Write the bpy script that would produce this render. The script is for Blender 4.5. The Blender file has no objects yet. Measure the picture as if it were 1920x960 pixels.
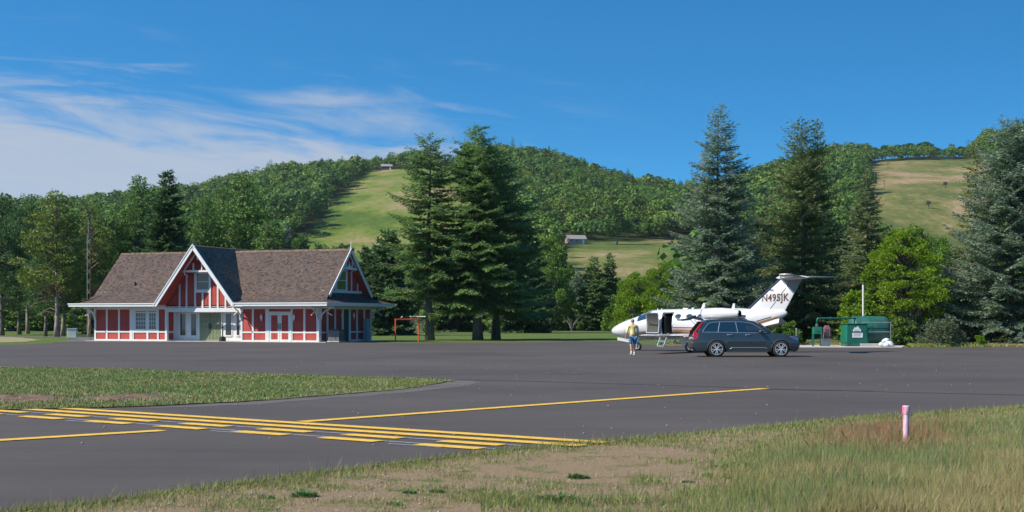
import bpy, bmesh, math, random
import numpy as np
from mathutils import Vector, Matrix
R = math.radians
sc = bpy.context.scene
C = sc.collection
# ---------------------------------------------------------------- camera, sky, sun, exposure
F = 2667.0; HZ = 597.0; CH = 1.8          # focal length and horizon in photo pixels, eye height
cam = bpy.data.cameras.new('camera'); co = bpy.data.objects.new('camera', cam); C.objects.link(co)
co.location = (0, 0, CH); co.rotation_euler = (R(90), 0, 0)
cam.sensor_width = 36; cam.lens = 50; cam.shift_y = (HZ-480)/1920
cam.clip_end = 6000; cam.clip_start = 0.1
cam.dof.use_dof = True; cam.dof.focus_distance = 80; cam.dof.aperture_fstop = 5.0
sc.camera = co
sc.view_settings.view_transform = 'Standard'; sc.view_settings.look = 'None'
sc.view_settings.exposure = 0.50; sc.view_settings.gamma = 1
sc.view_settings.use_curve_mapping = False
sc.render.engine = 'CYCLES'
SUN_EL = 43; SUN_DIR = Vector((-0.93, -0.37, 0)).normalized()   # towards the sun, on the ground
sun = bpy.data.lights.new('sun', 'SUN'); so = bpy.data.objects.new('sun', sun); C.objects.link(so)
sun.energy = 4.9; sun.angle = R(0.53); sun.color = (1, .925, .80)
sv = Vector((SUN_DIR.x*math.cos(R(SUN_EL)), SUN_DIR.y*math.cos(R(SUN_EL)), math.sin(R(SUN_EL))))
so.rotation_euler = sv.to_track_quat('Z', 'Y').to_euler()
so.location = (0, 0, 200)

world = bpy.data.worlds.new('World'); sc.world = world; world.use_nodes = True
nt = world.node_tree; N = nt.nodes; L = nt.links
for n in list(N): N.remove(n)
def nd(t, **k):
    n = N.new(t)
    for a, b in k.items(): setattr(n, a, b)
    return n
def mth(op, a, b=None, clamp=False):
    n = N.new('ShaderNodeMath'); n.operation = op; n.use_clamp = clamp
    for i, v in enumerate((a, b)):
        if v is None: continue
        if isinstance(v, (int, float)): n.inputs[i].default_value = v
        else: L.new(v, n.inputs[i])
    return n.outputs[0]
tc = nd('ShaderNodeTexCoord'); sep = nd('ShaderNodeSeparateXYZ'); L.new(tc.outputs['Generated'], sep.inputs[0])
# the sky is read somewhat higher than it stands, which gives the deep polarised blue of the photo
zz = mth('ADD', mth('MULTIPLY', mth('MAXIMUM', sep.outputs[2], 0.0), 2.7), 0.10)
cmb = nd('ShaderNodeCombineXYZ'); L.new(sep.outputs[0], cmb.inputs[0]); L.new(sep.outputs[1], cmb.inputs[1]); L.new(zz, cmb.inputs[2])
nrm = nd('ShaderNodeVectorMath', operation='NORMALIZE'); L.new(cmb.outputs[0], nrm.inputs[0])
sky = nd('ShaderNodeTexSky', sky_type='NISHITA', sun_disc=False)
sky.sun_elevation = R(SUN_EL); sky.sun_rotation = math.atan2(SUN_DIR.x, SUN_DIR.y)
sky.air_density = 1.0; sky.dust_density = 0.3; sky.ozone_density = 2.0
L.new(nrm.outputs[0], sky.inputs[0])
hs = nd('ShaderNodeHueSaturation'); hs.inputs['Saturation'].default_value = 1.3; hs.inputs['Value'].default_value = 1.0
L.new(sky.outputs[0], hs.inputs['Color'])
tint = nd('ShaderNodeMixRGB', blend_type='MULTIPLY'); tint.inputs[0].default_value = 1; tint.inputs[2].default_value = (.50, 1.12, 1.14, 1)
L.new(hs.outputs[0], tint.inputs[1])
# cirrus: u = x/y (left-right bearing), v = z/y (height over the horizon)
yy = mth('MAXIMUM', sep.outputs[1], 0.05)
u = mth('DIVIDE', sep.outputs[0], yy); v = mth('DIVIDE', sep.outputs[2], yy)
def noise(su, sv_, scale, detail, off=0.0, rot=0.05, dist=0.6):
    c = nd('ShaderNodeCombineXYZ')
    L.new(mth('MULTIPLY', mth('ADD', u, mth('MULTIPLY', v, rot*8)), su), c.inputs[0])
    L.new(mth('MULTIPLY', mth('ADD', v, mth('MULTIPLY', u, rot)), sv_), c.inputs[1]); c.inputs[2].default_value = off
    n = nd('ShaderNodeTexNoise'); n.inputs['Scale'].default_value = scale; n.inputs['Detail'].default_value = detail
    n.inputs['Roughness'].default_value = .6; n.inputs['Distortion'].default_value = dist
    L.new(c.outputs[0], n.inputs['Vector']); return n.outputs[0]
def sstep(x, lo, hi):
    m = nd('ShaderNodeMapRange', interpolation_type='SMOOTHSTEP'); m.inputs[1].default_value = lo; m.inputs[2].default_value = hi
    L.new(x, m.inputs[0]); return m.outputs[0]
n1 = noise(9, 45, 1.0, 7, 3.1, .10); n2 = noise(5, 38, 1.3, 8, 9.7, .07, 1.2); n3 = noise(14, 90, 1.2, 6, 5.2, .12, .4)
# top of the veil falls from left to right
vb = mth('ADD', mth('MULTIPLY', u, -.13), .114)
veil = sstep(mth('ADD', mth('SUBTRACT', vb, v), mth('MULTIPLY', mth('SUBTRACT', n1, .5), .115)), -.014, .034)
veil = mth('MAXIMUM', veil, sstep(mth('ADD', mth('SUBTRACT', mth('ADD', mth('MULTIPLY', u, -.15), .092), v), mth('MULTIPLY', mth('SUBTRACT', n3, .5), .03)), -.004, .014))
veil = mth('MULTIPLY', veil, mth('SUBTRACT', 1.0, sstep(u, -.10, .06)))
# feathery patch over the middle of the left half
du = mth('DIVIDE', mth('ADD', u, .115), .12); dv = mth('DIVIDE', mth('SUBTRACT', v, .132), .034)
bl = mth('SUBTRACT', 1.0, mth('ADD', mth('MULTIPLY', du, du), mth('MULTIPLY', dv, dv)))
patch = mth('MULTIPLY', sstep(mth('ADD', bl, mth('MULTIPLY', mth('SUBTRACT', n1, .5), 4.5)), .1, 2.0), .72)
# thin streaks high on the left
du2 = mth('DIVIDE', mth('ADD', u, .37), .17); dv2 = mth('DIVIDE', mth('SUBTRACT', v, .178), .042)
bl2 = mth('SUBTRACT', 1.0, mth('ADD', mth('MULTIPLY', du2, du2), mth('MULTIPLY', dv2, dv2)))
strk = mth('MULTIPLY', mth('MULTIPLY', sstep(bl2, 0, .8), sstep(n2, .47, .72)), .62)
wisp = mth('MULTIPLY', mth('MULTIPLY', sstep(n3, .52, .8), .35), mth('SUBTRACT', 1.0, sstep(mth('ABSOLUTE', mth('SUBTRACT', v, .12)), .03, .075)))
wisp = mth('MULTIPLY', wisp, mth('SUBTRACT', 1.0, sstep(u, -.05, .12)))
cl = mth('MAXIMUM', mth('MAXIMUM', mth('MULTIPLY', veil, .86), patch), mth('MAXIMUM', strk, wisp))
cl = mth('MULTIPLY', cl, mth('ADD', .82, mth('MULTIPLY', n3, .3)), True)
mix = nd('ShaderNodeMixRGB'); L.new(cl, mix.inputs[0]); L.new(tint.outputs[0], mix.inputs[1]); mix.inputs[2].default_value = (2.9, 3.2, 3.7, 1)
bg = nd('ShaderNodeBackground'); L.new(mix.outputs[0], bg.inputs[0]); bg.inputs[1].default_value = 0.125
wo = nd('ShaderNodeOutputWorld'); L.new(bg.outputs[0], wo.inputs[0])

# ---------------------------------------------------------------- helpers
def tag(o, label=None, cat=None, group=None, kind=None):
    if label: o['label'] = label
    if cat: o['category'] = cat
    if group: o['group'] = group
    if kind: o['kind'] = kind
    return o
def empty(name, loc=(0, 0, 0), rz=0.0, label=None, cat=None, group=None):
    o = bpy.data.objects.new(name, None); C.objects.link(o); o.location = loc; o.rotation_euler = (0, 0, rz)
    o.empty_display_size = .3
    return tag(o, label, cat, group)
def gx(px, Y): return (px-960)/F*Y
def gY(py): return CH*F/(py-HZ)
def gz(py, Y): return CH+(HZ-py)*Y/F
def ground(px, py):
    Y = gY(py); return (gx(px, Y), Y)

MATS = {}
def mat(name, col, rough=.6, metal=0.0, var=0.0, vscale=3.0, bump=0.0, bscale=40.0, col2=None, spec=.5, coat=0.0, stretch=None, trans=0.0):
    m = bpy.data.materials.new(name); m.use_nodes = True; MATS[name] = m
    t = m.node_tree; n = t.nodes; l = t.links; b = n['Principled BSDF']
    b.inputs['Base Color'].default_value = (*col, 1); b.inputs['Roughness'].default_value = rough
    b.inputs['Metallic'].default_value = metal; b.inputs['Specular IOR Level'].default_value = spec
    b.inputs['Coat Weight'].default_value = coat
    if trans: b.inputs['Transmission Weight'].default_value = trans
    tcn = n.new('ShaderNodeTexCoord'); vec = tcn.outputs['Object']
    if stretch:
        mp = n.new('ShaderNodeMapping'); mp.inputs['Scale'].default_value = stretch; l.new(vec, mp.inputs[0]); vec = mp.outputs[0]
    if var or col2:
        ns = n.new('ShaderNodeTexNoise'); ns.inputs['Scale'].default_value = vscale; ns.inputs['Detail'].default_value = 6
        l.new(vec, ns.inputs['Vector'])
        rp = n.new('ShaderNodeValToRGB'); rp.color_ramp.elements[0].position = .32; rp.color_ramp.elements[1].position = .68
        c2 = col2 if col2 else tuple(min(1, c*(1+var)) for c in col)
        c1 = col if col2 else tuple(c*(1-var) for c in col)
        rp.color_ramp.elements[0].color = (*c1, 1); rp.color_ramp.elements[1].color = (*c2, 1)
        l.new(ns.outputs[0], rp.inputs[0]); l.new(rp.outputs[0], b.inputs['Base Color'])
    if bump:
        nb = n.new('ShaderNodeTexNoise'); nb.inputs['Scale'].default_value = bscale; nb.inputs['Detail'].default_value = 4
        l.new(vec, nb.inputs['Vector'])
        bp = n.new('ShaderNodeBump'); bp.inputs['Strength'].default_value = bump; bp.inputs['Distance'].default_value = .02
        l.new(nb.outputs[0], bp.inputs['Height']); l.new(bp.outputs[0], b.inputs['Normal'])
    return m
def leafmat(name, ramp, trans=.25, tint=None, rough=.6, nscale=.35, namt=.35):
    """foliage: every leaf clump takes its own colour from the ramp, plus slow drift through the crown"""
    m = bpy.data.materials.new(name); m.use_nodes = True; MATS[name] = m
    t = m.node_tree; n = t.nodes; l = t.links; b = n['Principled BSDF']; out = n['Material Output']
    g = n.new('ShaderNodeNewGeometry'); tcn = n.new('ShaderNodeTexCoord')
    ns = n.new('ShaderNodeTexNoise'); ns.inputs['Scale'].default_value = nscale; ns.inputs['Detail'].default_value = 3
    l.new(tcn.outputs['Object'], ns.inputs['Vector'])
    a = n.new('ShaderNodeMath'); a.operation = 'MULTIPLY_ADD'; a.inputs[1].default_value = 1-namt; l.new(g.outputs['Random Per Island'], a.inputs[0])
    mm = n.new('ShaderNodeMath'); mm.operation = 'MULTIPLY_ADD'; mm.inputs[1].default_value = namt*2.4; mm.inputs[2].default_value = -.7*namt
    l.new(ns.outputs[0], mm.inputs[0]); l.new(mm.outputs[0], a.inputs[2])
    rp = n.new('ShaderNodeValToRGB'); e = rp.color_ramp.elements
    while len(e) < len(ramp): e.new(.5)
    for i, (p, c) in enumerate(ramp): e[i].position = p; e[i].color = (*c, 1)
    l.new(a.outputs[0], rp.inputs[0]); l.new(rp.outputs[0], b.inputs['Base Color'])
    b.inputs['Roughness'].default_value = rough; b.inputs['Specular IOR Level'].default_value = .25
    if trans:
        tr = n.new('ShaderNodeBsdfTranslucent'); l.new(rp.outputs[0], tr.inputs[0])
        mx = n.new('ShaderNodeMixShader'); mx.inputs[0].default_value = trans
        l.new(b.outputs[0], mx.inputs[1]); l.new(tr.outputs[0], mx.inputs[2]); l.new(mx.outputs[0], out.inputs[0])
    return m

class MB:
    def __init__(s): s.v = []; s.f = []; s.m = []; s.mi = 0
    def add(s, vs, fs, mi=None):
        o = len(s.v); s.v += [tuple(p) for p in vs]
        for f in fs: s.f.append(tuple(i+o for i in f)); s.m.append(s.mi if mi is None else mi)
        return s
    def box(s, x0, x1, y0, y1, z0, z1, mi=None):
        if x0 > x1: x0, x1 = x1, x0
        if y0 > y1: y0, y1 = y1, y0
        v = [(x0,y0,z0),(x1,y0,z0),(x1,y1,z0),(x0,y1,z0),(x0,y0,z1),(x1,y0,z1),(x1,y1,z1),(x0,y1,z1)]
        return s.add(v, [(0,3,2,1),(4,5,6,7),(0,1,5,4),(1,2,6,5),(2,3,7,6),(3,0,4,7)], mi)
    def bar(s, a, b, w, h=None, mi=None, up=(0, 0, 1)):
        h = h or w; a = Vector(a); b = Vector(b); d = (b-a).normalized(); upv = Vector(up)
        if abs(d.dot(upv)) > .98: upv = Vector((0, 1, 0)) if abs(d.y) < .9 else Vector((1, 0, 0))
        x = d.cross(upv).normalized()*w/2; y = x.cross(d).normalized()*h/2
        v = [a-x-y, a+x-y, a+x+y, a-x+y, b-x-y, b+x-y, b+x+y, b-x+y]
        return s.add(v, [(0,3,2,1),(4,5,6,7),(0,1,5,4),(1,2,6,5),(2,3,7,6),(3,0,4,7)], mi)
    def tube(s, pts, rads, n=8, mi=None, cap=True):
        pts = [Vector(p) for p in pts]
        if isinstance(rads, (int, float)): rads = [rads]*len(pts)
        rings = []; prev = None
        for i, p in enumerate(pts):
            d = (pts[min(i+1, len(pts)-1)]-pts[max(i-1, 0)]).normalized()
            if prev is None:
                r = Vector((0, 0, 1)) if abs(d.z) < .9 else Vector((1, 0, 0)); x = d.cross(r).normalized()
            else: x = (prev-d*prev.dot(d)).normalized()
            prev = x; y = d.cross(x)
            rings.append([p+(x*math.cos(2*math.pi*k/n)+y*math.sin(2*math.pi*k/n))*rads[i] for k in range(n)])
        vs = [q for r in rings for q in r]; fs = []
        for i in range(len(rings)-1):
            for k in range(n):
                a = i*n+k; b = i*n+(k+1) % n; fs.append((a, b, b+n, a+n))
        if cap: fs.append(tuple(range(n-1, -1, -1))); fs.append(tuple(range((len(rings)-1)*n, len(rings)*n)))
        return s.add(vs, fs, mi)
    def cyl(s, a, b, r, n=12, mi=None, r2=None): return s.tube([a, b], [r, r if r2 is None else r2], n, mi)
    def rings(s, rings, mi=None, closed=True, cap=True):
        n = len(rings[0]); vs = [q for r in rings for q in r]; fs = []
        for i in range(len(rings)-1):
            for k in range(n if closed else n-1):
                a = i*n+k; b = i*n+(k+1) % n; fs.append((a, b, b+n, a+n))
        if cap and closed: fs.append(tuple(range(n-1, -1, -1))); fs.append(tuple(range((len(rings)-1)*n, len(rings)*n)))
        return s.add(vs, fs, mi)
    def prism(s, poly, axis, a, b, mi=None):
        """extrude a 2D polygon along axis from a to b. axis y: poly=(x,z); x: poly=(y,z); z: poly=(x,y)"""
        def P(p, t): return {'y': (p[0], t, p[1]), 'x': (t, p[0], p[1]), 'z': (p[0], p[1], t)}[axis]
        n = len(poly); vs = [P(p, a) for p in poly]+[P(p, b) for p in poly]
        fs = [tuple(range(n)), tuple(range(2*n-1, n-1, -1))]+[(i, i+n, (i+1) % n+n, (i+1) % n) for i in range(n)]
        return s.add(vs, fs, mi)
    def slab(s, quad, th, mi=None):
        """a plate of thickness th below the given polygon (list of 3D points)"""
        q = [Vector(p) for p in quad]; nrm_ = (q[1]-q[0]).cross(q[2]-q[0]).normalized()
        if nrm_.z < 0: nrm_ = -nrm_
        w = [p-nrm_*th for p in q]; n = len(q)
        return s.add(q+w, [tuple(range(n)), tuple(range(2*n-1, n-1, -1))]+[(i, i+n, (i+1) % n+n, (i+1) % n) for i in range(n)], mi)
    def sphere(s, c, r, n=12, m=8, mi=None, sc_=(1, 1, 1)):
        c = Vector(c); rg = []
        for i in range(m+1):
            t = math.pi*(i/m)*.998+.003
            rg.append([c+Vector((math.sin(t)*math.cos(2*math.pi*k/n)*r*sc_[0], math.sin(t)*math.sin(2*math.pi*k/n)*r*sc_[1], math.cos(t)*r*sc_[2])) for k in range(n)])
        return s.rings(rg, mi)
    def build(s, name, mats, parent=None, smooth=False, uv=False, bevel=0.0, autos=None):
        me = bpy.data.meshes.new(name); me.from_pydata(s.v, [], s.f)
        if not isinstance(mats, (list, tuple)): mats = [mats]
        for m in mats: me.materials.append(MATS[m] if isinstance(m, str) else m)
        me.polygons.foreach_set('material_index', s.m)
        bm = bmesh.new(); bm.from_mesh(me); bmesh.ops.recalc_face_normals(bm, faces=bm.faces)
        if uv:
            ul = bm.loops.layers.uv.new('UVMap')
            for f in bm.faces:
                nn = f.normal; t = Vector((0, 0, 1)).cross(nn)
                t = t.normalized() if t.length > .01 else Vector((1, 0, 0)); b = nn.cross(t)
                for lp in f.loops: lp[ul].uv = (lp.vert.co.dot(t), lp.vert.co.dot(b))
        bm.to_mesh(me); bm.free()
        if smooth or autos:
            me.polygons.foreach_set('use_smooth', [True]*len(me.polygons))
            if autos: me.set_sharp_from_angle(angle=R(autos))
        o = bpy.data.objects.new(name, me); C.objects.link(o)
        if parent: o.parent = parent
        if bevel:
            bv = o.modifiers.new('bevel', 'BEVEL'); bv.width = bevel; bv.segments = 2; bv.limit_method = 'ANGLE'; bv.angle_limit = R(35)
        return o

def npmesh(name, V, Fq, mats, midx=None, smooth=False, tris=False):
    me = bpy.data.meshes.new(name); k = Fq.shape[1]
    me.vertices.add(len(V)); me.vertices.foreach_set('co', np.ascontiguousarray(V, dtype=np.float32).ravel())
    me.loops.add(Fq.size); me.loops.foreach_set('vertex_index', Fq.astype(np.int32).ravel())
    me.polygons.add(len(Fq)); me.polygons.foreach_set('loop_start', np.arange(0, Fq.size, k, dtype=np.int32))
    me.polygons.foreach_set('loop_total', np.full(len(Fq), k, dtype=np.int32))
    for m in mats: me.materials.append(MATS[m])
    if midx is not None: me.polygons.foreach_set('material_index', midx.astype(np.int32))
    if smooth: me.polygons.foreach_set('use_smooth', np.ones(len(Fq), dtype=bool))
    me.update(calc_edges=True); me.validate()
    return me
def diamonds(P, D, S, ln, wd):
    """leaf-shaped quads: base P, direction D, side S"""
    ln = np.broadcast_to(ln, (len(P),))[:, None]; wd = np.broadcast_to(wd, (len(P),))[:, None]
    a = P; b = P+D*ln*.45+S*wd*.5; c = P+D*ln; d = P+D*ln*.45-S*wd*.5
    V = np.stack([a, b, c, d], 1).reshape(-1, 3)
    return V, np.arange(len(V)).reshape(-1, 4)
def unit(v): return v/np.maximum(np.linalg.norm(v, axis=1, keepdims=True), 1e-9)
# ---------------------------------------------------------------- terrain
RP = [(-900,430),(-200,425),(0,412),(100,412),(200,405),(260,408),(350,392),(450,366),(520,346),(600,331),(700,316),(780,308),(850,310),(920,316),(985,316),(1050,326),(1100,338),(1180,362),(1280,382),(1350,380),(1420,352),(1500,325),(1570,303),(1632,303),(1700,299),(1820,296),(1850,276),(1920,266),(2100,262),(2800,300)]
RPX = np.array([a for a, b in RP], float); RPY = np.array([b for a, b in RP], float)
BY = np.array([0, 225, 290, 350, 500, 650], float); BZ = np.array([0, 0, 6.0, 12.6, 25, 38.5])
YR = 1050.0
def terr(X, Y):
    X = np.asarray(X, float); Y = np.asarray(Y, float)
    p = 960+F*X/np.maximum(Y, 60)
    zr = (HZ-np.interp(p, RPX, RPY))/F*YR+CH
    b = np.interp(Y, BY, BZ)
    t = np.clip((Y-600)/(YR-600), 0, 1); s = t*(1.25-.25*t)
    far = 34.5+(zr-34.5)*s
    w = np.clip((Y-560)/90, 0, 1); w = w*w*(3-2*w)
    z = b*(1-w)+far*w
    z = np.where(Y > YR, zr-.12*(Y-YR)-np.clip(Y-YR, 0, 60)**2*.0012, z)
    z = z+np.clip((Y-300)/300, 0, 1)*(1.3*np.sin(X*.021+Y*.013)+.9*np.sin(X*.047-Y*.031+1.3))
    return np.where(Y > 225, z, 0)
def hillpt(px, py, y0=300, y1=1050):
    """the ground point on the hills seen in that direction"""
    Y = np.linspace(y0, y1, 1500); X = (px-960)/F*Y; z = terr(X, Y)
    a = HZ-(z-CH)*F/Y
    i = int(np.argmax(a <= py)) if (a <= py).any() else len(Y)-1
    return Vector((X[i], Y[i], z[i]))
def inpoly(x, y, poly):
    r = np.zeros(np.shape(x), bool); n = len(poly)
    for i in range(n):
        x1, y1 = poly[i]; x2, y2 = poly[(i+1) % n]
        c = ((y1 > y) != (y2 > y)) & (x < (x2-x1)*(y-y1)/((y2-y1) if y2 != y1 else 1e-9)+x1)
        r ^= c
    return r
MEADOWS = [
 [(520,490),(556,462),(592,415),(632,368),(664,342),(688,325),(716,318),(756,318),(800,316),(834,304),(862,304),(872,345),(890,430),(900,500)],
 [(1020,560),(1052,478),(1068,462),(1110,455),(1160,453),(1220,450),(1300,446),(1440,438),(1440,560)],
 [(1560,480),(1606,430),(1622,372),(1628,305),(1700,301),(1822,298),(1850,300),(1880,330),(1860,480)]]
def meadow(X, Y, grow=0.0):
    z = terr(X, Y); px = 960+F*X/Y; py = HZ-(z-CH)*F/Y
    wx = 5*np.sin(X*.05+Y*.043)+3*np.sin(Y*.11); m = np.zeros(np.shape(X), bool)
    for i, P in enumerate(MEADOWS): m |= inpoly(px+wx+grow, py, P) | inpoly(px+wx-grow, py, P)
    return m & (Y > 330) & (Y < 1062)

# ground sheet: fan of rows, denser near the camera
rows = np.concatenate([np.linspace(-60, 0, 5), np.linspace(4, 60, 15), np.linspace(70, 220, 16), np.linspace(228, 640, 70), np.linspace(646, 1120, 110), np.linspace(1140, 1700, 14), [2600, 5000]])
ncol = 420
us = np.linspace(-1.15, 1.15, ncol)
us = np.sign(us)*np.abs(us)**1.25
gxm = []; gym = []
for Y in rows:
    W = max(Y, 60.0)*.75+60
    gxm.append(us*W); gym.append(np.full(ncol, Y))
GX = np.array(gxm); GY = np.array(gym); GZ = terr(GX, GY); GZ = np.where(GY > 1700, -30, GZ)
V = np.stack([GX, GY, GZ], -1).reshape(-1, 3); nr = len(rows)
ii = (np.arange(nr-1)[:, None]*ncol+np.arange(ncol-1)[None]).ravel()
Fq = np.stack([ii, ii+1, ii+ncol+1, ii+ncol], 1)
m = bpy.data.materials.new('ground'); m.use_nodes = True; MATS['ground'] = m
t = m.node_tree; n = t.nodes; l = t.links; b = n['Principled BSDF']; b.inputs['Roughness'].default_value = .95; b.inputs['Specular IOR Level'].default_value = .1
at = n.new('ShaderNodeAttribute'); at.attribute_name = 'cover'; sp = n.new('ShaderNodeSeparateColor'); l.new(at.outputs['Color'], sp.inputs[0])
tcn = n.new('ShaderNodeTexCoord')
def tn(scale, det=6, rough=.6, st=None):
    x = n.new('ShaderNodeTexNoise'); x.inputs['Scale'].default_value = scale; x.inputs['Detail'].default_value = det; x.inputs['Roughness'].default_value = rough
    if st:
        mp = n.new('ShaderNodeMapping'); mp.inputs['Scale'].default_value = st; l.new(tcn.outputs['Object'], mp.inputs[0]); l.new(mp.outputs[0], x.inputs['Vector'])
    else: l.new(tcn.outputs['Object'], x.inputs['Vector'])
    return x.outputs[0]
def ramp(f, els):
    r = n.new('ShaderNodeValToRGB'); e = r.color_ramp.elements
    while len(e) < len(els): e.new(.5)
    for i, (p, c) in enumerate(els): e[i].position = p; e[i].color = (*c, 1)
    l.new(f, r.inputs[0]); return r.outputs[0]
def mx(fac, a, c):
    x = n.new('ShaderNodeMixRGB'); l.new(fac, x.inputs[0]); l.new(a, x.inputs[1]); l.new(c, x.inputs[2]); return x.outputs[0]
lawn = mx(tn(.05, 5), ramp(tn(1.7, 8, .7), [(.3, (.045,.085,.016)), (.7, (.10,.15,.035))]), ramp(tn(.9, 8, .7), [(.3, (.075,.115,.025)), (.7, (.15,.18,.06))]))
def mad(a, b_, k):
    x = n.new('ShaderNodeMath'); x.operation = 'MULTIPLY_ADD'; x.inputs[1].default_value = k; l.new(b_, x.inputs[0]); l.new(a, x.inputs[2]); return x.outputs[0]
def mul(a, k):
    x = n.new('ShaderNodeMath'); x.operation = 'MULTIPLY'; x.inputs[1].default_value = k; l.new(a, x.inputs[0]); return x.outputs[0]
hn_ = mul(mad(mad(tn(.025, 7, .65, (1, .45, 1)), tn(.35, 6, .75, (1, .35, 1)), .55), tn(.008, 3, .5), .5), .4878)
hay = ramp(hn_, [(.44, (.07,.095,.028)), (.50, (.14,.14,.045)), (.53, (.20,.165,.075)), (.57, (.29,.21,.13))])
hay2 = ramp(hn_, [(.44, (.065,.11,.020)), (.50, (.125,.165,.030)), (.54, (.175,.18,.055)), (.58, (.25,.20,.10))])
floor_ = ramp(tn(.4, 6), [(.3, (.02,.03,.008)), (.7, (.04,.055,.016))])
soilA = ramp(tn(26, 8, .8), [(.32, (.13,.09,.05)), (.48, (.23,.165,.10)), (.66, (.36,.27,.18))])
soilB = ramp(tn(14, 8, .8), [(.3, (.05,.08,.018)), (.7, (.15,.16,.055))])
soil = mx(ramp(tn(1.6, 10, .75), [(.38, (1,1,1)), (.48, (0,0,0))]), soilA, soilB)
hm = mx(sp.outputs[2], hay, hay2)
c_ = mx(sp.outputs[0], floor_, hm); c_ = mx(sp.outputs[1], c_, lawn)
# near verge in front of the taxiway: bare tan soil with sparse green
spy = n.new('ShaderNodeSeparateXYZ'); l.new(tcn.outputs['Object'], spy.inputs[0])
mr = n.new('ShaderNodeMapRange'); mr.inputs[1].default_value = 58; mr.inputs[2].default_value = 50; l.new(spy.outputs[1], mr.inputs[0])
c_ = mx(mr.outputs[0], c_, soil)
l.new(c_, b.inputs['Base Color'])
bp = n.new('ShaderNodeBump'); bp.inputs['Strength'].default_value = .8; bp.inputs['Distance'].default_value = .06
l.new(tn(9, 8, .7), bp.inputs['Height']); l.new(bp.outputs[0], b.inputs['Normal'])
me = npmesh('ground', V, Fq, ['ground'], smooth=True)
md = meadow(V[:, 0], np.maximum(V[:, 1], 1)).astype(float)
md2 = md.reshape(nr, ncol); md2 = (md2+np.roll(md2, 1, 1)+np.roll(md2, -1, 1))/3; md = md2.ravel()
lw = (V[:, 1] < 300).astype(float); pxv = 960+F*V[:, 0]/np.maximum(V[:, 1], 1)
col = np.stack([md, lw, ((pxv < 1000)*1.0+(pxv >= 1000)*(pxv < 1500)*.35), np.ones(len(V))], 1).astype(np.float32)
ca = me.color_attributes.new('cover', 'FLOAT_COLOR', 'POINT'); ca.data.foreach_set('color', col.ravel())
go = bpy.data.objects.new('ground', me); C.objects.link(go); tag(go, kind='structure')

# ---------------------------------------------------------------- paving
def asphalt(name, base, dark=1.0):
    m = bpy.data.materials.new(name); m.use_nodes = True; MATS[name] = m
    t = m.node_tree; n = t.nodes; l = t.links; b = n['Principled BSDF']; b.inputs['Roughness'].default_value = .78; b.inputs['Specular IOR Level'].default_value = .4
    tcn = n.new('ShaderNodeTexCoord')
    def tn(scale, st, det=6, ro=.6, rz=0.0):
        x = n.new('ShaderNodeTexNoise'); x.inputs['Scale'].default_value = scale; x.inputs['Detail'].default_value = det; x.inputs['Roughness'].default_value = ro
        mp = n.new('ShaderNodeMapping'); mp.inputs['Scale'].default_value = st; mp.inputs['Rotation'].default_value = (0, 0, rz)
        l.new(tcn.outputs['Object'], mp.inputs[0]); l.new(mp.outputs[0], x.inputs['Vector']); return x.outputs[0]
    def ma(op, a, c):
        x = n.new('ShaderNodeMath'); x.operation = op
        for i, q in enumerate((a, c)):
            if isinstance(q, (int, float)): x.inputs[i].default_value = q
            else: l.new(q, x.inputs[i])
        return x.outputs[0]
    s1 = tn(.6, (.07, 1.1, 1), 6, .7, R(9)); s2 = tn(3.0, (.12, 2.0, 1), 5, .65, R(9)); s3 = tn(60, (1, 1, 1), 3); s4 = tn(.12, (1, 1, 1), 4)
    f = ma('ADD', ma('ADD', ma('MULTIPLY', s1, .42), ma('MULTIPLY', s2, .28)), ma('ADD', ma('MULTIPLY', s3, .22), ma('MULTIPLY', s4, .75)))
    # paving lane seams every ~3.6 m
    sx = n.new('ShaderNodeSeparateXYZ'); mp = n.new('ShaderNodeMapping'); mp.inputs['Rotation'].default_value = (0, 0, R(9)); l.new(tcn.outputs['Object'], mp.inputs[0]); l.new(mp.outputs[0], sx.inputs[0])
    fr = ma('FRACT', ma('ADD', ma('DIVIDE', sx.outputs[1], 3.6), ma('MULTIPLY', s1, .03)), 0)
    seam = ma('LESS_THAN', ma('ABSOLUTE', ma('SUBTRACT', fr, .5), 0), .006)
    f = ma('SUBTRACT', ma('SUBTRACT', f, .19), ma('MULTIPLY', seam, .10))
    r = n.new('ShaderNodeValToRGB'); e = r.color_ramp.elements
    e[0].position = .38; e[0].color = (*[c*.66 for c in base], 1); e[1].position = .86; e[1].color = (*[c*1.42 for c in base], 1)
    l.new(f, r.inputs[0]); l.new(r.outputs[0], b.inputs['Base Color'])
    bp = n.new('ShaderNodeBump'); bp.inputs['Strength'].default_value = .5; bp.inputs['Distance'].default_value = .01
    l.new(tn(45, (1, 1, 1), 4), bp.inputs['Height']); l.new(bp.outputs[0], b.inputs['Normal'])
asphalt('asphalt', (.067, .054, .046))
mat('asphalt_dusty', (.096, .082, .072), .9, var=.25, vscale=1.2, stretch=(.3, 1, 1), bump=.3, bscale=40)
mat('asphalt_path', (.11, .105, .105), .9, var=.15, vscale=1.0)
mat('concrete', (.42, .40, .37), .85, var=.15, vscale=2, bump=.3)
mat('line_yellow', (.68, .41, .045), .7, var=.16, vscale=9, bump=.3)
mat('line_white', (.34, .36, .40), .6, var=.15, vscale=6)
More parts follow.
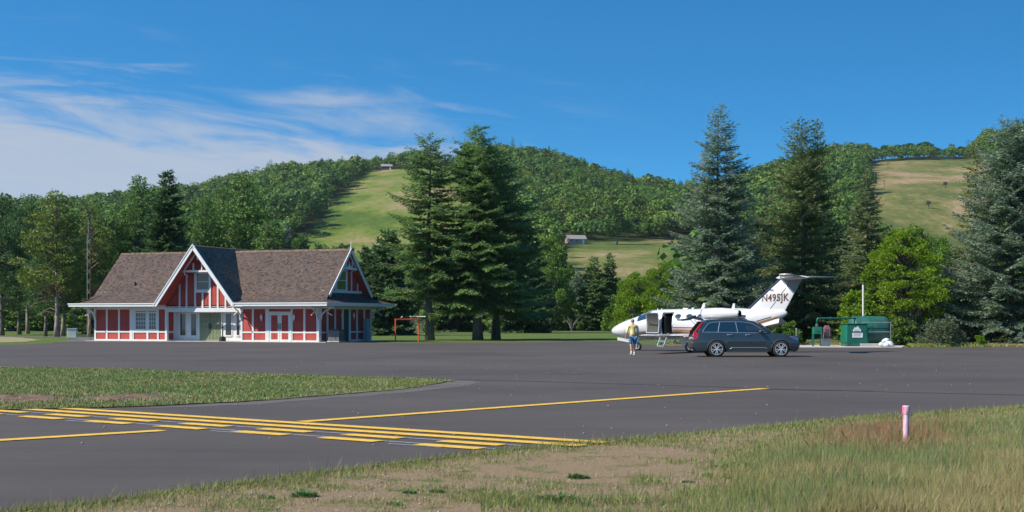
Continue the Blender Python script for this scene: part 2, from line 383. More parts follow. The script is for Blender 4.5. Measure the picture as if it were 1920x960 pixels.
def sheet(name, pts, z, m, edge=0.0, seed=1, step=.5):
    """a flat sheet with a slightly ragged outline"""
    rn = random.Random(seed); out = []
    for i in range(len(pts)):
        a = Vector(pts[i]); c = Vector(pts[(i+1) % len(pts)]); d = c-a; k = max(1, min(200, int(d.length/step))) if edge else 1
        nn = Vector((-d.y, d.x)).normalized() if d.length else Vector((0, 0))
        for j in range(k):
            q = a+d*(j/k); out.append(q+nn*rn.uniform(-edge, edge) if edge else q)
    from mathutils.geometry import delaunay_2d_cdt
    r = delaunay_2d_cdt([Vector((p.x, p.y)) for p in out], [], [list(range(len(out)))], 1, 1e-5)
    bm = bmesh.new(); vs = [bm.verts.new((p.x, p.y, z)) for p in r[0]]
    for f in r[2]:
        try: bm.faces.new([vs[i] for i in f])
        except ValueError: pass
    bmesh.ops.recalc_face_normals(bm, faces=bm.faces[:])
    for f in bm.faces:
        if f.normal.z < 0: f.normal_flip()
    me = bpy.data.meshes.new(name); bm.to_mesh(me); bm.free(); me.materials.append(MATS[m])
    o = bpy.data.objects.new(name, me); C.objects.link(o); return o
G = ground
NEAR = [(-400,1050),(43,957),(213,940),(320,925),(500,902),(633,885),(760,868),(853,858),(960,845),(1067,834),(1170,826),(1280,817),(1400,805),(1493,796),(1613,784),(1713,779),(1815,771),(1920,764),(2200,748),(2700,730)]
FARE = [(2700,648),(2000,650),(1790,651),(1680,652),(1520,652),(1400,650),(1290,648),(1200,646),(1175,640.5),(1100,640),(1060,640),(990,642),(850,642.6),(700,642.8)]
near = [G(*p) for p in NEAR]
far = [G(*p) for p in FARE]
apr = near+far+[G(696,642.5), (-16, 112), (-34, 119), G(178,641.6), G(150,640), G(125,641.5), G(95,644), G(50,646), G(0,647), G(-300,650), (-60, 88), (-60, 40)]
tag(sheet('taxiway_and_apron', apr, .012, 'asphalt', .05, 3), kind='structure')
# drive leading off behind the left corner of the building
drv = [G(178,641.8), G(150,640.4), G(120,641.5), G(96,642.2), G(150,636.5), G(120,633), G(60,632.2), G(-100,632), G(-100,630.8), G(100,631.2), (-38.0, 136), (-30.5, 121)]
tag(sheet('drive', drv, .018, 'asphalt_path', .05, 4), kind='structure')
# path across the lawn far back
tag(sheet('lawn_path', [(-120, 178), (-10, 183), (60, 189), (60, 191), (-10, 185), (-120, 180)], .012, 'asphalt_dusty'), kind='structure')
tag(sheet('apron_strip_behind_jet', [G(1175,636.3), G(1300,637.0), G(1420,639), G(1420,641), G(1300,639.2), G(1165,638.6)], .016, 'asphalt_dusty', .05), kind='structure')
# grass island
ISL = [(-700,700),(-300,690),(0,688),(120,691),(250,694.5),(480,702.5),(640,707.5),(760,711),(835,713.5),(853,715.3),(835,718),(773,729),(700,736),(640,741),(560,747),(480,753.5),(400,757.5),(300,762),(200,766),(100,768),(0,771),(-300,782),(-700,790)]
isl = [G(*p) for p in ISL]
# dusty margins round the island
dm = [G(*p) for p in [(480,753.5),(640,741),(773,729),(853,715),(870,714),(905,718),(880,724),(800,734),(640,747),(480,760),(320,766),(220,768.5)]]
tag(sheet('dusty_margin', dm, .016, 'asphalt_dusty', .12, 9), kind='structure')
mat('island_soil', (.06,.075,.025), .95, col2=(.19,.155,.08), vscale=3.5, bump=.5, bscale=8)
bmI = sheet('grass_island', isl, .03, 'island_soil', .09, 5); tag(bmI, kind='structure')
mat('bare_earth', (.06,.042,.026), .95, col2=(.21,.125,.075), vscale=2.2, bump=.9, bscale=5)
def mound(name, pts, h, seed):
    """low heap of turned earth"""
    rn = random.Random(seed); cx = sum(p[0] for p in pts)/len(pts); cy = sum(p[1] for p in pts)/len(pts)
    mb = MB(); rg = []; n_ = 60; dense = []
    for i in range(len(pts)):
        a = pts[i]; c = pts[(i+1) % len(pts)]; k = 8
        for j in range(k): dense.append((a[0]+(c[0]-a[0])*j/k, a[1]+(c[1]-a[1])*j/k))
    for s_ in (1.0, .9, .75, .55, .3, .05):
        rg.append([(cx+(p[0]-cx)*s_*(1+rn.uniform(-.05, .05)), cy+(p[1]-cy)*s_*(1+rn.uniform(-.1, .1)), .028 if s_ == 1 else .03+h*(1-s_**2)*rn.uniform(.5, 1.4)) for p in dense])
    mb.rings(rg, cap=False); return mb.build(name, 'bare_earth', smooth=True)
for i, (pl, h) in enumerate([([(-80,748),(0,744),(60,743),(110,745),(128,750),(100,756),(30,758),(-80,760)], .06), ([(140,751),(200,746),(240,741),(300,742),(310,748),(250,753),(180,757)], .05)]):
    tag(mound('bare_earth', [G(*p) for p in pl], h, i), kind='structure')
# hold-position marking
hd = Vector((.7957, -.606)); hn = Vector((-.606, -.7957))    # along the line; towards the near side
h0 = Vector((-9.16, 28.4))
def band(mb, a, d, s0, s1, off, nrm2, w, z, skew=0.0):
    p = a+nrm2*off; q = nrm2*(w/2)
    A = p+d*s0-q; B = p+d*s1-q; C2 = p+d*s1+q+d*skew; D = p+d*s0+q+d*skew
    mb.add([(A.x, A.y, z), (B.x, B.y, z), (C2.x, C2.y, z), (D.x, D.y, z)], [(0, 1, 2, 3)])
hm_ = empty('hold_line_marking', (0, 0, 0), label='pair of solid and pair of dashed yellow hold lines painted across the taxiway', cat='pavement marking')
for off in (0, .61):
    mb = MB(); band(mb, h0, hd, -1.2 if off else -.1, 13.2, off, hn, .30, .024); mb.build('solid_line', 'line_yellow', hm_)
for off, ph in ((1.22, .25), (1.83, .35)):
    for k in range(-2, 8):
        pe = h0+hn*off+hd*(ph+k*1.9+.62)
        if pe.y < 19.0: continue
        mb = MB(); band(mb, h0, hd, ph+k*1.9-.5, ph+k*1.9+.62, off, hn, .30, .024); mb.build('dash', 'line_yellow', hm_)
mb = MB()
for off in (1.08, 1.69): band(mb, h0, hd, -3.5, 12.5, off, hn, .06, .018)
for off, ph in ((.47, 0), (1.08, .3), (1.98, .3)): 
    for k in range(0, 7, 2): band(mb, h0, hd, ph+k*1.9-.9, ph+k*1.9+.1, off, hn, .05, .0185)
tag(mb.build('guide_line', 'line_white', hm_), 'thin grey-white layout lines under the yellow dashes')
def stripe(name, a, b_, w, label):
    a = Vector(a); b_ = Vector(b_); d = (b_-a).normalized(); nn = Vector((-d.y, d.x))*w/2
    mb = MB(); mb.add([(*(a-nn), .024), (*(b_-nn), .024), (*(b_+nn), .024), (*(a+nn), .024)], [(0, 1, 2, 3)])
    return tag(mb.build(name, 'line_yellow'), label, 'pavement marking', 'yellow taxiway centre lines')
stripe('centre_line', (-9.6, 18.8), (-5.55, 22.6), .30, 'short yellow line running off the left edge, before the hold lines')
stripe('centre_line', (-3.63, 24.5), (6.43, 36.1), .30, 'long yellow line running from the hold lines towards the car')
tag(sheet('concrete_pad', [G(1500,652), G(1500,648), G(1545,646.5), G(1700,646.5), G(1690,652)], .02, 'concrete'), kind='structure')
# tar-coloured seams in the apron
mat('tar', (.022, .021, .022), .6)
mb = MB()
for pts in ([(860,713),(1000,716),(1200,722),(1450,730),(1700,737),(1920,742)], [(1430,731),(1520,733.5),(1640,734)]):
    w = [Vector(G(*p)) for p in pts]
    for a, c in zip(w, w[1:]):
        d = (c-a).normalized(); nn = Vector((-d.y, d.x))*.05
        mb.add([(*(a-nn), .0165), (*(c-nn), .0165), (*(c+nn), .0165), (*(a+nn), .0165)], [(0, 1, 2, 3)])
tag(mb.build('tar_seam', 'tar'), kind='structure')

mat('dry_lawn', (.20, .165, .075), .95, col2=(.30, .25, .13), vscale=2, bump=.4, bscale=10)
tag(sheet('dry_lawn_patch', [G(-200,633), G(0,631.5), G(40,633), G(75,637.5), G(50,641), G(0,642.5), G(-200,645)], .014, 'dry_lawn', .3, 31), kind='structure')
tag(sheet('dry_lawn_patch', [G(1235,646), G(1262,644), G(1292,645), G(1292,647.5), G(1250,648)], .014, 'dry_lawn', .2, 32), kind='structure')
mat('mulch', (.13, .09, .055), .95, col2=(.28, .20, .12), vscale=2, bump=.6, bscale=8)
tag(sheet('mulch_bed', [G(1486,651.6), G(1520,651.6), G(1520,648), G(1545,646), G(1545,641), G(1500,640), G(1480,644)], .016, 'mulch', .15, 33), kind='structure')
tag(sheet('mulch_bed', [G(1700,651), G(1800,649.5), G(1950,648.5), G(1950,643), G(1800,642), G(1690,645)], .016, 'mulch', .15, 34), kind='structure')
# ---------------------------------------------------------------- terminal building
TH = 21.3; BD = 105.6; BX = (598.4-960)/F*BD; ct, st_ = math.cos(R(TH)), math.sin(R(TH)); BL = 20.2; BW = 8.49
def U(px, v=0.0):      # local x (negative = left along the front) of a feature on the plane y=v of the front
    k = (px-960)/F; bx = BX+st_*v; by = BD+ct*v
    return -((bx-by*k)/(ct+st_*k))
def Uz(py, x, v=0.0):  # its height
    return gz(py, BD-st_*x+ct*v)
def Vv(px):            # local y of a feature on the right-hand end wall
    k = (px-960)/F; return (BD*k-BX)/(st_-ct*k)
def brickmat(name, cols, scale, bw, bh, bump=.5):
    m = bpy.data.materials.new(name); m.use_nodes = True; MATS[name] = m
    t = m.node_tree; n = t.nodes; l = t.links; b = n['Principled BSDF']; b.inputs['Roughness'].default_value = .9; b.inputs['Specular IOR Level'].default_value = .2
    uv = n.new('ShaderNodeUVMap'); br = n.new('ShaderNodeTexBrick')
    l.new(uv.outputs[0], br.inputs['Vector']); br.inputs['Scale'].default_value = scale
    br.inputs['Color1'].default_value = (0, 0, 0, 1); br.inputs['Color2'].default_value = (1, 1, 1, 1); br.inputs['Mortar'].default_value = (0, 0, 0, 1)
    br.inputs['Brick Width'].default_value = bw; br.inputs['Row Height'].default_value = bh; br.inputs['Mortar Size'].default_value = .0
    br.inputs['Bias'].default_value = 0.0; br.offset = .37; br.squash = .8; br.squash_frequency = 3
    r = n.new('ShaderNodeValToRGB'); e = r.color_ramp.elements; r.color_ramp.interpolation = 'LINEAR'
    while len(e) < len(cols): e.new(.5)
    for i, c in enumerate(cols): e[i].position = i/(len(cols)-1); e[i].color = (*c, 1)
    l.new(br.outputs[0], r.inputs[0])
    ns = n.new('ShaderNodeTexNoise'); ns.inputs['Scale'].default_value = .5; ns.inputs['Detail'].default_value = 5; l.new(uv.outputs[0], ns.inputs['Vector'])
    mr = n.new('ShaderNodeMapRange'); mr.inputs[3].default_value = .82; mr.inputs[4].default_value = 1.16; l.new(ns.outputs[0], mr.inputs[0])
    # shadow line under each course: a real step in height
    sx = n.new('ShaderNodeSeparateXYZ'); l.new(uv.outputs[0], sx.inputs[0])
    a = n.new('ShaderNodeMath'); a.operation = 'MULTIPLY'; a.inputs[1].default_value = scale/bh; l.new(sx.outputs[1], a.inputs[0])
    f = n.new('ShaderNodeMath'); f.operation = 'FRACT'; l.new(a.outputs[0], f.inputs[0])
    hh = n.new('ShaderNodeMath'); hh.operation = 'MULTIPLY_ADD'; hh.inputs[1].default_value = -1; l.new(f.outputs[0], hh.inputs[0])
    l.new(br.outputs[0], hh.inputs[2])
    bp = n.new('ShaderNodeBump'); bp.inputs['Strength'].default_value = bump; bp.inputs['Distance'].default_value = .02; l.new(hh.outputs[0], bp.inputs['Height']); l.new(bp.outputs[0], b.inputs['Normal'])
    mm = n.new('ShaderNodeMixRGB'); mm.blend_type = 'MULTIPLY'; mm.inputs[0].default_value = 1
    cmb = n.new('ShaderNodeCombineColor'); [l.new(mr.outputs[0], cmb.inputs[i]) for i in range(3)]
    l.new(r.outputs[0], mm.inputs[1]); l.new(cmb.outputs[0], mm.inputs[2]); l.new(mm.outputs[0], b.inputs['Base Color'])
brickmat('shingles', [(.040,.034,.034), (.072,.054,.047), (.108,.075,.060), (.080,.067,.066), (.15,.092,.066)], 1, .20, .13)
brickmat('shingles_shade_lift', [(.085,.062,.050), (.14,.10,.078), (.21,.145,.11), (.12,.09,.074)], 1, .20, .14, .9)  # same shingles, colour lifted to offset shade on the gable's sunless slope
def siding(name, col, vert=False, pitch=.13):
    m = bpy.data.materials.new(name); m.use_nodes = True; MATS[name] = m
    t = m.node_tree; n = t.nodes; l = t.links; b = n['Principled BSDF']; b.inputs['Roughness'].default_value = .75; b.inputs['Specular IOR Level'].default_value = .2
    uv = n.new('ShaderNodeUVMap'); sx = n.new('ShaderNodeSeparateXYZ'); l.new(uv.outputs[0], sx.inputs[0])
    a = n.new('ShaderNodeMath'); a.operation = 'DIVIDE'; a.inputs[1].default_value = pitch; l.new(sx.outputs[0 if vert else 1], a.inputs[0])
    f = n.new('ShaderNodeMath'); f.operation = 'FRACT'; l.new(a.outputs[0], f.inputs[0])
    p = n.new('ShaderNodeMath'); p.operation = 'POWER'; p.inputs[1].default_value = 4 if not vert else 12; l.new(f.outputs[0], p.inputs[0])
    iv = n.new('ShaderNodeMath'); iv.operation = 'SUBTRACT'; iv.inputs[0].default_value = 1; l.new(p.outputs[0], iv.inputs[1])
    bp = n.new('ShaderNodeBump'); bp.inputs['Strength'].default_value = .9; bp.inputs['Distance'].default_value = .025; l.new(iv.outputs[0], bp.inputs['Height']); l.new(bp.outputs[0], b.inputs['Normal'])
    ns = n.new('ShaderNodeTexNoise'); ns.inputs['Scale'].default_value = 1.3; ns.inputs['Detail'].default_value = 6; l.new(uv.outputs[0], ns.inputs['Vector'])
    r = n.new('ShaderNodeValToRGB'); r.color_ramp.elements[0].position = .3; r.color_ramp.elements[1].position = .7
    r.color_ramp.elements[0].color = (*[c*.86 for c in col], 1); r.color_ramp.elements[1].color = (*[min(1, c*1.1) for c in col], 1)
    l.new(ns.outputs[0], r.inputs[0]); l.new(r.outputs[0], b.inputs['Base Color'])
siding('red_lap', (.40, .070, .058)); siding('red_board', (.40, .070, .058), True, .25)
mat('white_paint', (.64, .63, .61), .5, var=.05, vscale=1.5)
mat('white_trim', (.64, .64, .64), .5, var=.05, vscale=3)
mat('olive_door', (.21, .24, .14), .45, var=.08, vscale=2)
mat('dark_metal', (.02, .02, .022), .4, metal=.6)
mat('black_plastic', (.02, .02, .021), .5)
mat('dark_green_door', (.03, .07, .055), .5)
mat('soffit', (.66, .63, .60), .6)
def glassmat(name, col, rough=.04):
    m = mat(name, col, rough, spec=.9); return m
glassmat('window_glass', (.035, .045, .05)); glassmat('curtain_glass', (.30, .29, .27)); glassmat('reflection_glass', (.20, .22, .06))  # last one: yellow-green reflection painted into the end gable pane's colour

TB = empty('terminal_building', (BX, BD, 0), R(-TH), 'red and white timber terminal with brown shingle roof and steep front gable', 'building')
zE0, zE1 = 2.72, 2.95           # fascia bottom, top
xr0, xr1 = U(313.7), U(451.8)   # entrance recess between these
RV = .95                        # its depth
zW = 2.74                       # wall top
xL = -BL
# walls (closed shells around each block, red)
mb = MB()
mb.box(xL, xr0, 0, .15, 0, zW); mb.box(xr1, 0, 0, .15, 0, zW)
mb.box(xr0-.15, xr0, .15, RV, 0, zW); mb.box(xr1, xr1+.15, .15, RV, 0, zW)
mb.box(-.15, 0, .15, BW, 0, zW); mb.box(xL, xL+.15, .15, BW, 0, zW); mb.box(xL+.15, -.15, BW-.15, BW, 0, zW)
mb.build('wall', 'red_lap', TB, uv=True)
mb = MB(); mb.box(xr0, xr1, RV, RV+.12, 0, zW); mb.build('entrance_wall', 'white_paint', TB)
# ---- main roof
HR = 7.14; ov = 1.37; yc = BW/2
def yz(t): return t
GL_, GR_ = U(290.8, -1.37), U(437, -1.37)
mb = MB(); g0, g1 = .42, xL-.62                 # roof ends right / left
kz, ky = 3.66, .78                              # where the steep slope turns into the flared skirt
th = .16
for sgn in (1, -1):
    f = (lambda y: y) if sgn == 1 else (lambda y: BW-y)
    mb.slab([(g0, f(ky), kz), (g1, f(ky), kz), (g1, f(yc), HR), (g0, f(yc), HR)], th)
    # skirt in three steps, bell-cast
    prof = [(ky, kz), (0, 3.25), (-.65, 3.05), (-ov, zE1)]
    gx0 = [g0, .64, 1.0, ov]; gx1 = [g1, xL-.68, xL-1.02, xL-ov]
    for i in range(3):
        (ya, za), (yb, zb_) = prof[i], prof[i+1]
        # the skirt in front of the walls stops at the slopes of the front and back gables
        for (a0, a1, b0, b1) in ([(gx0[i+1], gx1[i+1], gx0[i], gx1[i])] if i == 0 else [(gx0[i+1], GR_-.02, gx0[i], GR_-.02), (GL_+.02, gx1[i+1], GL_+.02, gx1[i])]):
            mb.add([(a0, f(yb), zb_), (a1, f(yb), zb_), (b1, f(ya), za), (b0, f(ya), za)], [(0, 1, 2, 3)])
# end skirts
gw0 = -.25; gw1 = xL+.25
for xs, xw, s in ((ov, gw0, 1), (xL-ov, gw1, -1)):
    e = [0.0, .33, .68, 1.0]; zz_ = [3.80, 3.38, 3.12, zE1]
    yv = [1.05, .15, -.6, -ov]
    for i in range(3):
        xa = xw+(xs-xw)*e[i]; xb = xw+(xs-xw)*e[i+1]
        mb.add([(xb, yv[i+1], zz_[i+1]), (xb, BW-yv[i+1], zz_[i+1]), (xa, BW-yv[i], zz_[i]), (xa, yv[i], zz_[i])], [(0, 1, 2, 3)])
roof = mb.build('roof', 'shingles', TB, uv=True)
# soffit and fascia, cut away in front of the gable
gl, gr = U(290.8, -ov), U(437, -ov)             # feet of the big front gable
mb = MB()
mb.box(xL-ov+.02, gl, -ov+.03, -.0, zE0+.02, zE0+.05); mb.box(gr, ov-.02, -ov+.03, 0, zE0+.02, zE0+.05)
mb.box(.0, ov-.02, 0, BW+ov-.02, zE0+.02, zE0+.05); mb.box(xL-ov+.02, xL, 0, BW+ov-.02, zE0+.02, zE0+.05)
mb.box(xL, 0, BW, BW+ov-.02, zE0+.02, zE0+.05)
mb.build('soffit', 'soffit', TB)
mb = MB()
for (a, c) in ((xL-ov, gl+.05), (gr-.05, ov)):
    mb.box(a, c, -ov-.05, -ov, zE0, zE1-.03); mb.box(a-.01, c+.01, -ov-.10, -ov+.02, zE1-.055, zE1+.025)
mb.box(ov, ov+.05, -ov-.05, BW+ov+.05, zE0, zE1-.03); mb.box(ov-.02, ov+.10, -ov-.10, BW+ov+.1, zE1-.0545, zE1+.0255)
mb.box(xL-ov-.05, xL-ov, -ov-.05, BW+ov+.05, zE0, zE1-.03); mb.box(xL-ov-.1, xL-ov+.02, -ov-.10, BW+ov+.1, zE1-.0545, zE1+.0255)
mb.box(xL-ov, ov, BW+ov, BW+ov+.05, zE0, zE1)
mb.box(gl, gl+.06, -ov, 0, zE0, zE1+.1); mb.box(gr-.06, gr, -ov, 0, zE0, zE1+.1)
mb.build('fascia', 'white_trim', TB)
# ---- big front gable
xa = U(361.8, -ov); HG = Uz(459.5, xa, -ov); gz0 = zE1-.02
mb = MB()
for s, xf in ((1, gr), (-1, gl)):
    q = [(xf, -ov, gz0), (xf, BW+ov, gz0), (xa, BW+ov, HG), (xa, -ov, HG)]
    mb.slab(q, .10)
mb.build('gable_roof', 'shingles_shade_lift', TB, uv=True)
mb = MB()                        # red boarded underside of the gable overhang
for s, xf in ((1, gr), (-1, gl)):
    d = Vector((xa-xf, 0, HG-gz0)).normalized(); nn = Vector((d.z, 0, -d.x)) if s == -1 else Vector((-d.z, 0, d.x))
    nn = -nn if nn.z > 0 else nn
    off = nn*.13
    mb.slab([(xf+off.x, -ov+.05, gz0+off.z), (xf+off.x, .02, gz0+off.z), (xa+off.x*.0, .02, HG-.22), (xa, -ov+.05, HG-.22)], .02)
mb.build('gable_soffit', 'red_board', TB, uv=True)
def rake(mb, x0, z0, x1, z1, y0, y1, w):
    """sloping board, w deep measured square to the slope"""
    d = Vector((x1-x0, 0, z1-z0)).normalized(); nn = Vector((d.z, 0, -d.x));  nn = nn if nn.z < 0 else -nn
    a = Vector((x0, y0, z0)); b = Vector((x1, y0, z1)); o = nn*w; dy = Vector((0, y1-y0, 0))
    v = [a, b, b+o, a+o, a+dy, b+dy, b+o+dy, a+o+dy]
    mb.add(v, [(0,1,2,3),(7,6,5,4),(0,4,5,1),(1,5,6,2),(2,6,7,3),(3,7,4,0)])
mb = MB()
for xf in (gl, gr):
    k = 1 if xf == gr else -1
    rake(mb, xf+k*.10, gz0-.10, xa, HG+.045, -ov-.07, -ov-.001, .25)
    rake(mb, xf+k*.14, gz0-.08, xa, HG+.10, -ov-.11, -ov+.01, .07)
mb.build('gable_bargeboard', 'white_trim', TB)
# gable wall at y=0 plane
wl, wr = xr0, gr+.12
slope = (HG-gz0)/(gr-xa)
def roofz(x): return HG-.20-slope*abs(x-xa)
gb = Uz(585, xa)                # bottom beam
gt = Uz(577.5, xa)
mb = MB()
mb.add([(gl+.1, -.01, zE0+.1), (gr-.1, -.01, zE0+.1), (gr-.1, -.01, roofz(gr-.1)+.15), (xa, -.01, HG-.18), (gl+.1, -.01, roofz(gl+.1)+.15)], [(0, 1, 2, 3, 4)])
mb.build('gable_wall', 'red_board', TB, uv=True)
mb = MB(); mb.box(xr0-.08, gr+.05, -.10, -.012, gb, gt)
mb.box(gl, xr0-.08, -.06, -.012, zE0, gt+.02)
mb.build('gable_beam', 'white_trim', TB)
mb = MB()
for px in (337.5, 350.5, 366.5, 380.5, 409, 423.5):
    x = U(px); zt = roofz(x)-.02
    if px == 366.5: zt = Uz(512, x)
    if px == 380.5: zt = Uz(546, x)
    mb.box(x-.07, x+.07, -.07, -.012, gt, zt)
xw0, xw1 = U(369.5), U(392.0)
mb.box(U(392.6), U(396.2), -.072, -.012, gt, Uz(513, U(394)))
mb.box(U(366), U(395), -.074, -.012, Uz(548.5, U(380)), Uz(544.5, U(380)))
for xf in (gr,):   # trim along the slope on the wall
    rake(mb, xf-(.25 if xf == gr else -.25), roofz(xf-(.25 if xf == gr else -.25))+.10, xa, HG-.21, -.075, -.012, .16)
mb.build('gable_batten', 'white_trim', TB)
# truss ornament near the apex
mb = MB(); zo = Uz(509, xa); hw = (HG-.3-zo)/slope
yo = -.75
mb.box(xa-hw-.12, xa+hw+.05, yo-.05, yo+.05, zo-.08, zo+.08)
rake(mb, xa-hw, zo+.05, xa, HG-.30, yo-.05, yo+.05, .12); rake(mb, xa+hw, zo+.05, xa, HG-.30, yo-.05, yo+.05, .12)
mb.box(xa-.42, xa-.33, yo-.04, yo+.04, zo, zo+.62); mb.box(xa+.33, xa+.42, yo-.04, yo+.04, zo, zo+.62)
mb.box(xa-.06, xa+.06, yo-.04, yo+.04, zo+.85, HG-.35)
for s in (-1, 1): mb.tube([(xa+s*(hw-.1), yo, zo-.08), (xa+s*(hw-.03), yo+.25, zo-.25), (xa+s*(hw+.0), yo+.7, zo-.38)], .05, 6)
mb.build('gable_truss', 'white_trim', TB)
def window(x0, x1, z0, z1, y, nx, nz, glass='window_glass', parent=TB, fr=.07, axis='y', split=True, depth=.05, bar=.025):
    """axis y: window in a front-facing wall at y; axis x: in the end wall at x=y"""
    def B(m, a, b, c, d, e, f, mi=None):
        if axis == 'y': m.box(a, b, y-d, y-c, e, f, mi)
        else: m.box(y+c, y+d, a, b, e, f, mi)
    w = MB(); B(w, x0, x1, .0, .012, z0, z1); wo_ = w.build('window', glass, parent)
    w = MB()
    B(w, x0-fr, x0, 0, depth, z0-fr, z1+fr); B(w, x1, x1+fr, 0, depth, z0-fr, z1+fr); B(w, x0, x1, 0, depth, z1, z1+fr); B(w, x0, x1, 0, depth+.03, z0-fr, z0)
    if split: B(w, x0, x1, 0, depth-.01, (z0+z1)/2-.025, (z0+z1)/2+.025)
    for i in range(1, nx): xx = x0+(x1-x0)*i/nx; B(w, xx-bar/2, xx+bar/2, .012, .028, z0, z1)
    for i in range(1, nz):
        zz_ = z0+(z1-z0)*i/nz
        if abs(zz_-(z0+z1)/2) < .05 and split: continue
        B(w, x0, x1, .012, .0275, zz_-bar/2, zz_+bar/2)
    w.build('frame', 'white_trim', wo_); return wo_
window(xw0, xw1-.0, Uz(543, xw0), Uz(513.5, xw0), -.012, 1, 2)
# ---- front trim and panels
zm0, zm1 = Uz(623.6, U(250)), Uz(620.8, U(250)); zb1 = .16; zt0 = 2.50
def fronttrim(lo, hi):
    """white boards of one wing of the front, between two bearings"""
    mb = MB()
    def post(px0, px1, z0=0.0, z1=zW-.02, d=.05, y=0.0):
        if lo < px0 < hi: mb.box(U(px0), U(px1), y-d, y-.001, z0, z1)
    def rail(a, c, d, z0, z1):
        if lo < a < hi: mb.box(U(a), U(c), -d, -.001, z0, z1)
    post(177.4, 180.6)
    for a, c in ((199.2, 202.2), (222, 225), (243.6, 251.6)): post(a, c)
    post(249.0, 250.4, zb1, zm0)
    post(275.2, 278.6); post(295.2, 298.2); post(309.8, 313.7)
    for a, c in ((451.8, 455), (472.8, 476.3), (498, 504.5), (545.5, 549), (569.3, 573), (594, 598.4)): post(a, c)
    for a, c in ((180.6, 309.8), (455, 498), (549, 594)): rail(a, c, .047, 0, zb1); rail(a, c, .046, zm0, zm1)
    rail(180.6, 309.8, .048, zt0, zW-.02); rail(455, 594, .048, zt0, zW-.02)
    rail(251.6, 295.2, .044, zm1, zm1+.06); rail(251.6, 295.2, .044, 2.36, zt0)
    rail(251.6, 254.4, .043, zm1, zt0); rail(293, 295.2, .043, zm1, zt0)
    mb.build('timber_trim', 'white_trim', TB)
fronttrim(0, 400); fronttrim(400, 700)

zwb, zwt = Uz(617, U(265)), Uz(587, U(265))
window(U(255.0), U(273.5), zwb, zwt, -.001, 4, 4, fr=.09); window(U(280.5), U(292.5), zwb, zwt, -.001, 3, 4, fr=.09)
# recess left cheek (faces right) and entrance wall
mb = MB()
mb.box(xr0, xr0+.05, .0, .10, 0, zW-.02); mb.box(xr0, xr0+.045, .85*RV, RV, 0, zW-.02)
mb.box(xr0, xr0+.04, .10, .85*RV, zm0, zm1); mb.box(xr0, xr0+.04, .10, .85*RV, 0, zb1); mb.box(xr0, xr0+.04, .10, .85*RV, zt0, zW-.02)
mb.build('recess_trim', 'white_trim', TB)
mb = MB(); mb.box(xr0, xr1, -.001, RV, zW-.03, zW); mb.build('porch_ceiling', 'soffit', TB)
def UR(px): return U(px, RV)
for a, c in ((338.2, 348.3), (358.6, 368.4)):
    window(UR(a), UR(c), Uz(629, U(a), RV), Uz(588.5, U(a), RV), RV-.001, 1, 1, 'window_glass', fr=.10, split=False, depth=.035)
for a, c in ((423.4, 434.2), (444.2, 449.5)):
    window(UR(a), UR(c), Uz(628.5, U(a), RV), Uz(588, U(a), RV), RV-.001, 1, 1, 'window_glass', fr=.10, split=False, depth=.035)
def paneldoor(x0, x1, z1, y, m, nx, nz, parent, two=True, red=False):
    zs = .02; res = []
    mid = (x0+x1)/2
    for (a, c) in (((x0, mid-.01), (mid+.01, x1)) if two else ((x0, x1),)):
        d = MB(); d.box(a, c, y-.045, y-.001, zs, z1)
        if nz:
            w = (c-a)/nx; h = (z1-.25)/nz
            for i in range(nx):
                for j in range(nz):
                    xx = a+w*i; zz_ = zs+.15+h*j
                    fx0, fx1, fz0, fz1 = xx+.05, xx+w-.05, zz_+.05, zz_+h-.04
                    t_ = .035
                    d.box(fx0, fx1, y-.075, y-.045, fz0, fz0+t_); d.box(fx0, fx1, y-.075, y-.045, fz1-t_, fz1)
                    d.box(fx0, fx0+t_, y-.0745, y-.045, fz0+t_, fz1-t_); d.box(fx1-t_, fx1, y-.0745, y-.045, fz0+t_, fz1-t_)
                    d.box(fx0+.06, fx1-.06, y-.068, y-.045, fz0+.06, fz1-.06)
        do = d.build('door', m, parent)
        if red:
            d = MB(); fw = .17
            d.box(a+fw, c-fw, y-.052, y-.0455, .22, zm0+.02); d.box(a+fw, c-fw, y-.052, y-.0455, zm1+.02, z1-.18); d.build('door_panel', 'red_board', do, uv=True)
        hx = (c-.07) if a == x0 else (a+.07)
        h_ = MB(); h_.tube([(hx, y-.05, 1.0), (hx, y-.12, 1.04), (hx, y-.12, 1.36), (hx, y-.05, 1.40)], .028, 6); h_.build('handle', 'dark_metal', do)
        res.append(do)
    return res
dx0, dx1 = UR(375), UR(415); dz = Uz(587, dx0, RV)
mb = MB(); mb.box(dx0-.10, dx0-.01, RV-.07, RV-.001, 0, dz+.1); mb.box(dx1+.01, dx1+.10, RV-.07, RV-.001, 0, dz+.1); mb.box(dx0-.01, dx1+.01, RV-.07, RV-.001, dz+.01, dz+.1)
mb.build('door_frame', 'white_trim', TB)
paneldoor(dx0, dx1, dz, RV-.001, 'olive_door', 3, 5, TB)
ex0, ex1 = U(505.3), U(544.6); ez = Uz(586.5, ex0)
mb = MB(); mb.box(ex0-.09, ex0-.01, -.07, -.002, 0, ez+.09); mb.box(ex1+.01, ex1+.09, -.07, -.002, 0, ez+.09); mb.box(ex0-.01, ex1+.01, -.07, -.002, ez+.01, ez+.09)
mb.build('door_frame', 'white_trim', TB)
paneldoor(ex0, ex1, ez, -.002, 'white_paint', 0, 0, TB, red=True)
